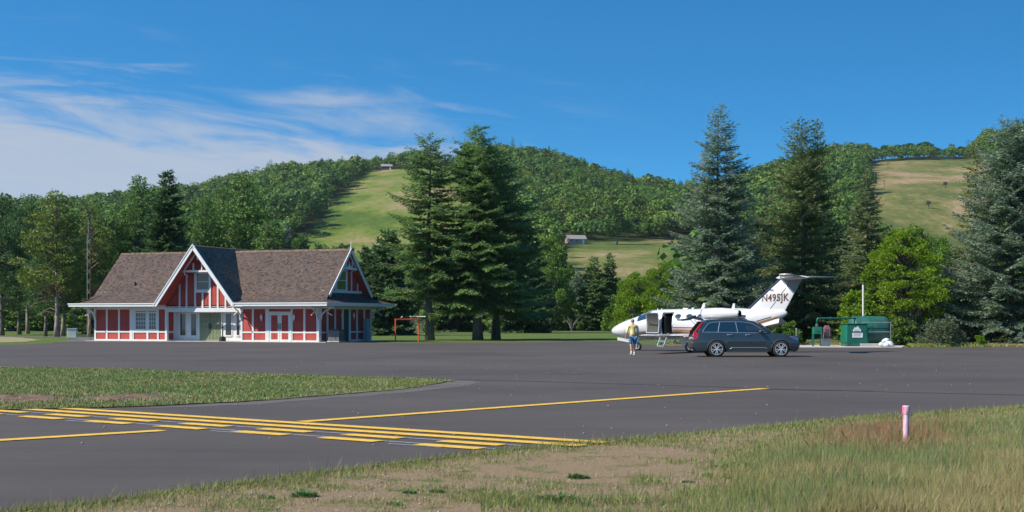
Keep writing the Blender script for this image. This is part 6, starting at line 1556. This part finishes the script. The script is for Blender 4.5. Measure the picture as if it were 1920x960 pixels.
# bushes under the trees at the far lawn edge
b1 = broad(2.6, 1.9, .15, seed=51, leaf='leaf_mid', nclump=28, per=170, ln=.24, wd=.2, clr=.62, shape='bush', name='bush', limbdraw=.4)
b2 = broad(2.6, 1.9, .1, seed=52, leaf='leaf_grey', nclump=34, per=230, ln=.26, wd=.06, clr=.6, shape='bush', name='bush', limbdraw=.2, flat=1.1)
b3 = broad(2.6, 1.9, .1, seed=53, leaf='leaf_bright', nclump=24, per=170, ln=.22, wd=.18, clr=.62, shape='bush', name='bush', limbdraw=.4)
bushes = [(b1, 990, 210, 568, 40, 'broad green bush under the dark spruce at mid lawn'), (b1, 1045, 212, 572, 36, 'green bush below the round green tree'), (b1, 1090, 214, 570, 30, 'green bush at the foot of the bluish spruce'),
 (b1, 1160, 200, 560, 34, 'green bush at the foot of the slim spruces'), (b3, 1190, 185, 560, 36, 'bright bush right over the jet nose'), (b3, 1240, 182, 556, 40, 'bright bush behind the jet cockpit'),
 (b1, 935, 206, 575, 40, 'low green bush between the spruce trunks'), (b1, 870, 208, 580, 42, 'low green bush left of the dense spruce trunk'), (b1, 820, 205, 575, 42, 'low green bush behind the goal net'), (b1, 745, 212, 570, 46, 'green bush far behind the orange goal'),
 (b2, 1764, 90.5, 604, 46, 'grey-green feathery bush at the apron edge, right of the tank'), (b3, 1836, 91, 630, 14, 'small bright green shrub right of the feathery bush'), (b2, 1708, 97, 575, 40, 'greyish shrub between the maple and the feathery bush'),
 (b1, 1690, 96, 600, 36, 'green shrub growing through the pipe fence'), (b2, 1745, 99, 560, 44, 'tall greyish shrub behind the feathery bush'), (b1, 1440, 96, 596, 30, 'green bush under the jet tail'), (b1, 1480, 96, 606, 26, 'dark green bush behind the front of the car'),
 (b1, 1800, 100, 560, 40, 'green shrub against the narrow brownish spruce'), (b1, 20, 200, 570, 60, 'dark bush behind the left pines'), (b1, 90, 205, 566, 60, 'dark bush behind the pale-trunked pine'), (b1, 165, 200, 568, 50, 'dark bush behind the mast foot')]
for pr, px, Y, yt, hw, lb in bushes: place(pr, px, Y, yt, hw, lb, 'bush', 'bushes at the foot of the trees', rr.uniform(0, 6.28))
# the maple over the fuel station
H, r_ = HR_(99, 432, 84)
mp = broad(H, r_, 1.0, seed=61, leaf='leaf_bright', nclump=165, per=330, ln=.14, wd=.12, clr=.70, name='maple_tree', flat=.42, bark='bark')
put(mp, 1694, 99, label='bright green spreading maple above the fuel tank', cat='maple', z=0)
H, r_ = HR_(98, 545, 36)
for i, (px, Y) in enumerate(((1606, 97.5),)):
    o = broad(H, r_, .5, seed=62, leaf='leaf_bright', nclump=45, per=240, ln=.19, wd=.16, clr=.6, name='maple_tree', flat=.55); put(o, px, Y, label='low bright green branchy maple just left of the vent pole', cat='maple', z=0)
# bare shrub in front of the lawn-edge trees
mb = MB(); rn = random.Random(4)
for k in range(12):
    a = rn.uniform(-1.1, 1.1); l_ = rn.uniform(1.4, 2.4); mb.tube([(0, 0, 0), (math.sin(a)*.5*l_*.5, rn.uniform(-.3, .3), l_*.55), (math.sin(a)*l_*.75, rn.uniform(-.6, .6), l_)], [.05, .03, .01], 5)
o = mb.build('bare_shrub', 'bark_grey', None); o.location = (gx(1072, 200), 200, 0); tag(o, 'leafless grey shrub in front of the trees at the far lawn edge', 'shrub')

# ---------------------------------------------------------------- forest on the hills: a wood that reads as one mass
def vnoise(x, y, s, seed=0):
    """smooth value noise in plain numpy"""
    g = np.random.default_rng(1000+seed); T = g.random((64, 64)); a = x/s+37.3; b_ = y/s+11.7
    i = np.floor(a).astype(int); j = np.floor(b_).astype(int); u_ = a-i; v_ = b_-j; u_ = u_*u_*(3-2*u_); v_ = v_*v_*(3-2*v_)
    q = lambda p, r: T[p % 64, r % 64]
    return (q(i, j)*(1-u_)+q(i+1, j)*u_)*(1-v_)+(q(i, j+1)*(1-u_)+q(i+1, j+1)*u_)*v_
def treecloud(name, XY, Hs, Rs, nq, seed, size, label, mat_='forest_leaf', trunks=False):
    g = np.random.default_rng(seed); n_ = len(XY); X = XY[:, 0]; Y = XY[:, 1]; Z = terr(X, Y)
    c = np.stack([X, Y, Z+Hs*.55], 1)
    # several lobes per crown
    nl = 9; lob = unit(g.normal(0, 1, (n_*nl, 3)).reshape(-1, 3)).reshape(n_, nl, 3)*[.6, .6, .5]; lob[:, 0] = [0, 0, .42]
    li = g.integers(0, nl, (n_, nq)); lc = np.take_along_axis(lob, li[:, :, None], 1)
    d = unit(g.normal(0, 1, (n_*nq, 3)) + [0, 0, .35]).reshape(n_, nq, 3)
    rad = np.stack([Rs, Rs, Hs*.46], 1)[:, None, :]
    P = c[:, None, :]+(lc+d*.46*g.uniform(.75, 1.05, (n_, nq, 1)))*rad
    out = unit((d+g.normal(0, .35, d.shape)+[0, 0, .1]).reshape(-1, 3)); tng = unit(np.cross(out, g.normal(0, 1, out.shape)))
    s_ = unit(np.cross(out, tng)); sz = (size*g.uniform(.6, 1.35, n_*nq))*np.repeat(Rs/4.5, nq)
    P = P.reshape(-1, 3)
    V = np.stack([P-tng*sz[:, None]*.5, P+s_*sz[:, None]*.42, P+tng*sz[:, None]*.5, P-s_*sz[:, None]*.42], 1).reshape(-1, 3)
    # kinds of tree mingle in drifts
    dr = vnoise(X, Y, 26, 41)*.6+g.random(n_)*.55; sp = np.select([dr < .30, dr < .62, dr < .84], [2, 0, 1], 3)
    me = npmesh(name, V, np.arange(len(V)).reshape(-1, 4), ['forest_leaf', 'forest_light', 'forest_dark', 'forest_olive'], np.repeat(sp, nq)); return me
g = np.random.default_rng(77)
pts = []
Y = 262.0
while Y < 1085:
    sp_ = 6.6
    hwv = Y*.40+30; n_ = int(2*hwv/sp_); x = -hwv+np.arange(n_)*sp_+g.uniform(-2.4, 2.4, n_); y = Y+g.uniform(-2.6, 2.6, n_)
    pts.append(np.stack([x, y], 1)); Y += sp_*(.95 if Y > 700 else 1.1)
XY = np.concatenate(pts); px = 960+F*XY[:, 0]/XY[:, 1]
keep = ~meadow(XY[:, 0], XY[:, 1], 3.0)
yy_ = XY[:, 1]
keep &= ~((px > 1030) & (px < 1310) & (yy_ < 590)) & ~((px > 500) & (px < 900) & (yy_ < 600)) & ~((px > 1400) & (px < 1900) & (yy_ < 470))
# thin rows of hedge trees can hide the foot of the meadow on the left
# crest: no trees right behind the right-hand meadow, those stand as single trees
keep &= ~((px > 1630) & (px < 1812) & (yy_ > 1030))
XY = XY[keep]; n_ = len(XY)
sz = 1+.28*np.sin(XY[:, 0]*.031+XY[:, 1]*.017)*np.sin(XY[:, 1]*.023)
Hs = g.uniform(7.5, 15.5, n_)*sz; Rs = np.clip(g.normal(4.9, 1.5, n_), 2.4, 8.5)*sz
con = g.random(n_) < .05; Rs = np.where(con, 2.2, Rs); Hs = np.where(con, Hs*1.25, Hs)
left = (960+F*XY[:, 0]/XY[:, 1]) < 1290
print('forest trees', n_)
for nm, selm, lb, sd in (('forest', left, 'dense green broadleaf forest covering the left hill around the ski slope', 5), ('forest', ~left, 'dense green broadleaf forest on the right-hand hill', 6)):
    me = treecloud(nm, XY[selm], Hs[selm], Rs[selm], 330, sd, .95, lb)
    o = bpy.data.objects.new(nm, me); C.objects.link(o); tag(o, lb, 'forest', None, 'stuff')
# single trees on the crest of the right slope and on the lower meadow
hd1 = broad(12, 4.2, 3.6, seed=71, leaf='forest_leaf', nclump=24, per=150, ln=.8, wd=.7, clr=1.9, name='hill_tree', r0=.3)
hd2 = broad(12, 3.9, 3.9, seed=72, leaf='forest_leaf', nclump=22, per=150, ln=.8, wd=.7, clr=1.8, name='hill_tree', r0=.3)
for i, (px_, yt, hw, lb) in enumerate(((1640, 278, 12, 'first tree from the left on the crest above the right slope'), (1660, 274, 14, 'second tree from the left on the crest above the right slope'), (1684, 273, 12, 'third tree from the left on the crest, right slope'), (1703, 270, 16, 'large round tree in the middle of the crest row'), (1733, 268, 19, 'widest tree of the crest row above the right slope'),
        (1757, 280, 12, 'low tree right of the widest crest tree'), (1778, 282, 14, 'second low tree right of the widest crest tree'), (1800, 276, 14, 'last tree of the crest row before the dark wood'))):
    Yc = 1047.0; o = hd1 if i == 0 else (hd2 if i == 1 else dup((hd1, hd2)[i % 2])); o.name = 'hill_tree'
    X = gx(px_, Yc); zb = float(terr(X, Yc))-.5; o.location = (X, Yc, zb); hh = (gz(yt, Yc)-zb)/12; ww_ = hw*Yc/F/4.4; o.scale = (ww_, ww_, max(.5, hh)); o.rotation_euler = (0, 0, i*1.3)
    tag(o, lb, 'tree', 'trees on the crest of the right slope')
mt = hillpt(1157, 459); o = dup(hd2); o.location = mt; k = (gz(392, mt.y)-mt.z)/12; o.scale = (k*1.0, k*1.0, k); tag(o, 'lone round tree at the upper edge of the lower meadow', 'tree')
# cabins and posts on the hills
mat('cabin_pink', (.45, .30, .27), .8); mat('cabin_brown', (.09, .04, .035), .8); mat('cabin_roof', (.22, .21, .20), .8); mat('dark_post', (.05, .045, .04), .8)
def cabin(px, py, w, d, h, wall, label, rz, win=3):
    p = hillpt(px, py); e = empty('cabin', (p.x, p.y, p.z-.3), rz, label, 'cabin')
    mb = MB(); mb.box(-w/2, w/2, -d/2, d/2, -.8, h*.62); mb.prism([(-d/2, h*.62), (d/2, h*.62), (0, h)], 'x', -w/2, w/2); mb.build('wall', wall, e)
    mb = MB()
    for s in (-1, 1): mb.slab([(-w/2-.4, s*(d/2+.5), h*.62-.22), (w/2+.4, s*(d/2+.5), h*.62-.22), (w/2+.4, 0, h+.12), (-w/2-.4, 0, h+.12)], .14)
    mb.build('roof', 'cabin_roof', e)
    for k in range(win):
        x_ = -w/2+w*(k+.5)/win; mb = MB(); mb.box(x_-.3, x_+.3, -d/2-.05, -d/2-.01, .6+h*.1, h*.45); mb.build('window', 'window_glass', e)
    mb = MB(); mb.box(w*.3, w*.3+.8, -d/2-.06, -d/2-.01, 0, 1.9); mb.build('door', 'goal_white', e)
    return e
cabin(1079, 457, 7.2, 5, 3.6, 'cabin_pink', 'small pale cabin with grey roof at the top of the lower meadow', R(12))
cabin(725, 318, 7.5, 5, 4.2, 'cabin_brown', 'dark red hut at the top of the left ski slope', R(3), 2)
hb_ = cabin(1766, 505, 3.0, 3, 2.4, 'goal_white', 'small white cabin half hidden between the trees behind the maple', 0, 2); 
hb_.location = (gx(1766, 108), 108, gz(521, 108)); hb_.rotation_euler = (0, 0, .2)
hb_.location = (gx(1766, 235), 235, 0); hb_.scale = (1.6, 1.6, 1.6); 
bh = cabin(150, 600, 9, 6, 4.2, 'blue_grey', 'blue-grey house glimpsed under the pines behind the mast', 0, 3); bh.location = (gx(150, 215), 215, 0)
bh2 = cabin(8, 600, 8, 6, 4.0, 'goal_white', 'white house glimpsed at the left edge under the pines', 0, 3); bh2.location = (gx(-2, 225), 225, 0)
for i, (px_, py_, yt, head, lb) in enumerate(((1665, 318, 301, False, 'thin post near the top of the right slope'), (1658, 352, 338, False, 'thin post on the left of the right slope'), (1772.5, 353, 341, True, 'upper post with a dark box head on the right slope'), (1741, 392, 377, True, 'lower post with a dark box head on the right slope'))):
    p = hillpt(px_, py_); h_ = gz(yt, p.y)-p.z; e = empty('slope_post', p, 0, lb, 'post', 'posts on the right slope')
    mb = MB(); mb.cyl((0, 0, 0), (0, 0, h_), .16, 6); mb.build('post', 'dark_post', e)
    if head:
        mb = MB(); mb.box(-1.0, 1.0, -.5, .5, h_-1.6, h_-.1); mb.bar((-1.0, 0, h_-1.2), (-1.6, 0, h_-2.0), .25); mb.build('head', 'dark_post', e)
    else:
        mb = MB(); mb.box(-.8, .8, -.12, .12, h_-.3, h_-.1); mb.build('crossarm', 'dark_post', e)

# ---------------------------------------------------------------- grass blades
leafmat('blade_green', [(.0, (0.095,0.151,0.025)), (.5, (0.192,0.267,0.049)), (1, (0.325,0.367,0.100))], .3, nscale=1.2)
leafmat('blade_lush', [(.0, (0.060,0.135,0.030)), (.5, (0.112,0.225,0.053)), (1, (0.195,0.300,0.090))], .3, nscale=1.2)
leafmat('blade_blue', [(.0, (0.072,0.123,0.052)), (.5, (0.143,0.205,0.094)), (1, (0.272,0.314,0.176))], .25, nscale=1.2)
leafmat('blade_straw', [(.0, (0.202,0.156,0.069)), (.5, (0.329,0.266,0.127)), (1, (0.481,0.399,0.218))], .25, nscale=1.2)
leafmat('blade_red', [(.0, (0.160,0.072,0.042)), (.5, (0.274,0.144,0.084)), (1, (0.376,0.228,0.144))], .2, nscale=1.2)
def blades(name, X, Y, Z, hgt, wid, lean, mats, midx, label, seed=1):
    g = np.random.default_rng(seed); n_ = len(X); a = g.uniform(0, 6.283, n_); ln = np.abs(g.normal(0, lean, n_))*np.where(hgt > .12, .6, 1.0)
    D = unit(np.stack([np.cos(a)*ln, np.sin(a)*ln, np.ones(n_)], 1)); b_ = a+1.57+g.normal(0, .4, n_); S = np.stack([np.cos(b_), np.sin(b_), np.zeros(n_)], 1)
    P = np.stack([X, Y, Z], 1); h_ = hgt[:, None]; w = wid[:, None]
    tip = P+D*h_; tip[:, 2] -= (h_[:, 0])*.18*ln
    V = np.stack([P-S*w*.5, P+S*w*.5, P+D*h_*.55+S*w*.35, tip], 1).reshape(-1, 3)
    me = npmesh(name, V, np.arange(len(V)).reshape(-1, 4), mats, midx); o = bpy.data.objects.new(name, me); C.objects.link(o)
    return tag(o, label, 'grass', None, 'stuff')
# verge this side of the taxiway
nearP = [(p[0], p[1]) for p in near]
ex = np.array([p[0] for p in nearP]); ey_ = np.array([p[1] for p in nearP])
def edgeY(x): return np.interp(x, ex, ey_)
g = np.random.default_rng(9)
N0 = 620000; Yr = 12.3+(31-12.3)*g.random(N0)**1.15; pxr = g.uniform(-60, 1990, N0); X = (pxr-960)/F*Yr; Y = Yr
dE = edgeY(X)-Y
pn = vnoise(X, Y, .55, 1)*.5+vnoise(X, Y, .17, 2)*.3+vnoise(X, Y, 1.7, 3)*.35      # ~.2-1
px = pxr; py = HZ+CH*F/Y
tall = 1/(1+np.exp(-((px-1400)/70+(py-880)/60*.0)))*1/(1+np.exp(-(dE-2.6)/.4))
tall = np.maximum(tall, 1/(1+np.exp(-((px-1500)/90)))*1/(1+np.exp(-(dE-2.1)/.35)))
bank = 1/(1+np.exp(-((py-905)+(px-1100)*.10)/14))*(px > 900)        # lower middle, greener
edge = np.exp(-np.maximum(dE, 0)/.55)
bare = np.exp(-(((px-1200)/330)**2+((py-885)/28)**2))
prob = np.clip(2.2*(pn-.60), 0, 1)*.8+edge*.9+tall*1.2+bank*.55*np.clip(2*(pn-.42), 0, 1)-bare*.45
keep = (g.random(N0) < np.clip(prob, 0, 1)) & (dE > -.03)
X, Y, px, py, dE, tall, edge, pn, bank = [q[keep] for q in (X, Y, px, py, dE, tall, edge, pn, bank)]; n_ = len(X); print('verge blades', n_)
h_ = g.uniform(.025, .075, n_)*(1+.8*edge)+tall*g.uniform(.02, .175, n_)*(.5+vnoise(X, Y, .8, 5))+bank*g.uniform(0, .08, n_)
stray = (edge > .5) & (g.random(n_) < .012); h_ = np.where(stray, g.uniform(.15, .3, n_), h_)
w_ = np.where(h_ > .12, g.uniform(.0022, .005, n_), g.uniform(.0035, .008, n_))*np.clip(Y/16, 1, 2)
u_ = g.random(n_); cn_ = vnoise(X, Y, 1.3, 7)
midx = np.where(u_ < .40+.25*edge, 0, np.where(u_ < .60, 1, np.where(u_ < .74, 2, 3)))
dry = (g.random(n_) < .20+tall*(.26+.9*(cn_-.5)))
midx = np.where(dry, 3, midx); midx = np.where((g.random(n_) < tall*.30*(cn_ < .5)), 2, midx)
red = (g.random(n_) < tall*.34*np.exp(-((px-1640)/110)**2-((py-822)/26)**2)*(.4+vnoise(X, Y, .5, 8))); midx = np.where(red, 4, midx); h_ = np.where(red, h_*1.5+.05, h_); w_ = np.where(red, w_*.6, w_)
blades('verge_grass', X, Y, np.zeros(n_), h_, w_, .45, ['blade_green', 'blade_lush', 'blade_blue', 'blade_straw', 'blade_red'], midx, 'patchy green and straw grass on the near verge, tall and dry at right', 3)
# island grass
g = np.random.default_rng(10); N0 = 300000
Yr = 26+(51-26)*g.random(N0); pxr = g.uniform(-120, 860, N0); X = (pxr-960)/F*Yr; Y = Yr
k = inpoly(X, Y, isl); X, Y, pxr = X[k], Y[k], pxr[k]; py = HZ+CH*F/Y
br = np.exp(-(((py-752)/7)**2))*(pxr < 430)*np.clip(2.2*(vnoise(X, Y, 1.8, 21)-.25), 0, 1)
pr_ = np.clip(.40+1.5*(vnoise(X, Y, .7, 22)*.6+vnoise(X, Y, 2.6, 25)*.4-.42), .08, 1)*(1-.92*br)
k = g.random(len(X)) < pr_; X, Y, pxr, py = X[k], Y[k], pxr[k], py[k]; n_ = len(X); print('island', n_)
thin = np.clip((pxr-350)/400, 0, 1)
h_ = g.uniform(.03, .09, n_)*(1-.35*thin); u_ = g.random(n_); cn_ = vnoise(X, Y, 2.2, 23)
midx = np.where(u_ < .42, 1, np.where(u_ < .68, 0, np.where(u_ < .88, 2, 3))); midx = np.where((g.random(n_) < thin*.5), 0, midx); midx = np.where(g.random(n_) < .10+.25*(cn_ > .55)+.12*thin, 3, midx)
blades('island_grass', X, Y, np.full(n_, .03), h_, g.uniform(.016, .028, n_), .7, ['blade_green', 'blade_lush', 'blade_blue', 'blade_straw'], midx, 'short green grass on the island between apron and taxiway', 4)
# grass strip along the far apron edge on the right, dry at the foot of the spruces
g = np.random.default_rng(12); N0 = 60000
Y = g.uniform(86.5, 101, N0); pxr = g.uniform(1480, 2000, N0); X = (pxr-960)/F*Y
k = (Y > np.interp(pxr, [1480, 1680, 1790, 1920, 2000], [88, 87.6, 89.2, 90.6, 90.6])) & ~((pxr < 1700) & (Y < 95)) ; X, Y = X[k], Y[k]; n_ = len(X)
dd = Y-89.6; midx = np.where(g.random(n_) < np.clip(1-dd/1.2, .15, .9), 0, 2)
blades('apron_edge_grass', X, Y, np.zeros(n_), g.uniform(.05, .22, n_), g.uniform(.05, .09, n_), .5, ['blade_green', 'blade_lush', 'blade_straw'], midx, 'green and straw-coloured grass along the apron edge under the blue spruce', 5)
# small stones on the verge
mat('stone', (.34, .27, .22), .9, var=.3, vscale=8)
g = np.random.default_rng(14); n_ = 2600; Y = 12.8+(24-12.8)*g.random(n_)**1.2; pxr = g.uniform(150, 1500, n_); X = (pxr-960)/F*Y; k = (edgeY(X)-Y > .25) & (vnoise(X, Y, .8, 3) > .35); X, Y = X[k], Y[k]; n_ = len(X)
oct_ = np.array([(1,0,0),(0,1,0),(-1,0,0),(0,-1,0),(0,0,1),(0,0,-1)], float); tri = np.array([(0,1,4),(1,2,4),(2,3,4),(3,0,4),(1,0,5),(2,1,5),(3,2,5),(0,3,5)])
sz = g.uniform(.004, .017, n_)**1.0; V = (oct_[None]*g.uniform(.6, 1.3, (n_, 6, 1)))*sz[:, None, None]*[1.2, 1.0, .65]; an = g.uniform(0, 6.28, n_); cA, sA = np.cos(an)[:, None], np.sin(an)[:, None]
V = np.stack([V[..., 0]*cA-V[..., 1]*sA+X[:, None], V[..., 0]*sA+V[..., 1]*cA+Y[:, None], V[..., 2]+sz[:, None]*.35], -1).reshape(-1, 3)
Q = (tri[None]+(np.arange(n_)*6)[:, None, None]).reshape(-1, 3)
n2 = 260; gy2 = g.uniform(20, 60, n2); gx2 = (g.uniform(100, 1900, n2)-960)/F*gy2; k2 = (gy2 > edgeY(gx2)+.4) & ~inpoly(gx2, gy2, isl); gx2, gy2 = gx2[k2], gy2[k2]; n2 = len(gx2); s2_ = g.uniform(.008, .022, n2)
V2 = oct_[None]*s2_[:, None, None]*[1.2, 1, .6]+np.stack([gx2, gy2, .018+s2_*.3], 1)[:, None, :]; Q2 = (tri[None]+(np.arange(n2)*6)[:, None, None]).reshape(-1, 3)+len(V); V = np.concatenate([V, V2.reshape(-1, 3)]); Q = np.concatenate([Q, Q2])
o = bpy.data.objects.new('gravel', npmesh('gravel', V, Q, ['stone'])); C.objects.link(o); tag(o, 'small pale stones scattered over the bare verge soil and the asphalt', 'gravel', None, 'stuff')
# leafy weeds
leafmat('weed', [(.0, (.03,.09,.02)), (.5, (.055,.14,.035)), (1, (.10,.20,.05))], .3, nscale=2)
def weed(seed, r_, h_, n_):
    g = np.random.default_rng(seed); a = g.uniform(0, 6.283, n_); rr_ = r_*np.sqrt(g.random(n_)); P = np.stack([rr_*np.cos(a), rr_*np.sin(a), h_*g.random(n_)*(1-.5*rr_/r_)], 1)
    D = unit(np.stack([np.cos(a), np.sin(a), g.uniform(.0, .9, n_)], 1)+g.normal(0, .35, (n_, 3))); S = unit(np.cross(D, [0, 0, 1.0]+g.normal(0, .3, (n_, 3))))
    V, Q = diamonds(P, D, S, r_*.42*g.uniform(.6, 1.2, n_), r_*.16*g.uniform(.7, 1.3, n_)); return npmesh('weed', V, Q, ['weed'])
ws_ = [weed(91, .20, .08, 260), weed(92, .14, .06, 170)]
for i, (px_, py_, s, lb) in enumerate(((1045, 944, 1.0, 'largest leafy weed at the bottom edge, middle of the verge'), (1090, 948, .7, 'leafy weed right of the largest one at the bottom edge'), (1418, 888, .8, 'leafy weed where the tall grass begins'), (1372, 898, .7, 'leafy weed left of the one at the tall grass'), (1387, 872, .5, 'small leafy weed on bare soil nearest the tall grass'),
        (1352, 876, .45, 'small leafy weed on bare soil left of its like'), (1330, 893, .4, 'tiny leafy weed leftmost of those before the tall grass'), (768, 925, .5, 'small weed below the end of the hold lines'), (820, 923, .35, 'tiny weed right of the small one below the hold lines'), (740, 948, .5, 'small weed near the bottom edge left of centre'),
        (1084, 897, .55, 'flat weed on the bare soil in the middle of the verge'), (500, 935, .55, 'weed at the lower left of the verge'), (570, 931, .6, 'weed right of the lower left one'), (1290, 905, .45, 'weed at the lower edge of the bare soil'))):
    me = ws_[i % 2]; o = bpy.data.objects.new('weed', me); C.objects.link(o); x_, y_ = G(px_, py_); o.location = (x_, y_, 0); o.scale = (s, s, s*.9); o.rotation_euler = (0, 0, i*1.7); tag(o, lb, 'weed', 'leafy weeds on the verge')

# ---------------------------------------------------------------- air
hm2 = bpy.data.materials.new('haze'); hm2.use_nodes = True; t = hm2.node_tree
for q in list(t.nodes): t.nodes.remove(q)
ho = t.nodes.new('ShaderNodeOutputMaterial'); hv = t.nodes.new('ShaderNodeVolumePrincipled'); hv.inputs['Color'].default_value = (.80, .88, 1, 1); hv.inputs['Density'].default_value = .00005; hv.inputs['Anisotropy'].default_value = .2
t.links.new(hv.outputs[0], ho.inputs['Volume']); MATS['haze'] = hm2
mb = MB(); mb.box(-4200, 4200, -80, 5050, -34, 175); hz_o = mb.build('haze', 'haze'); tag(hz_o, 'thin pale air between the lawn and the wooded hills', 'haze', None, 'stuff')
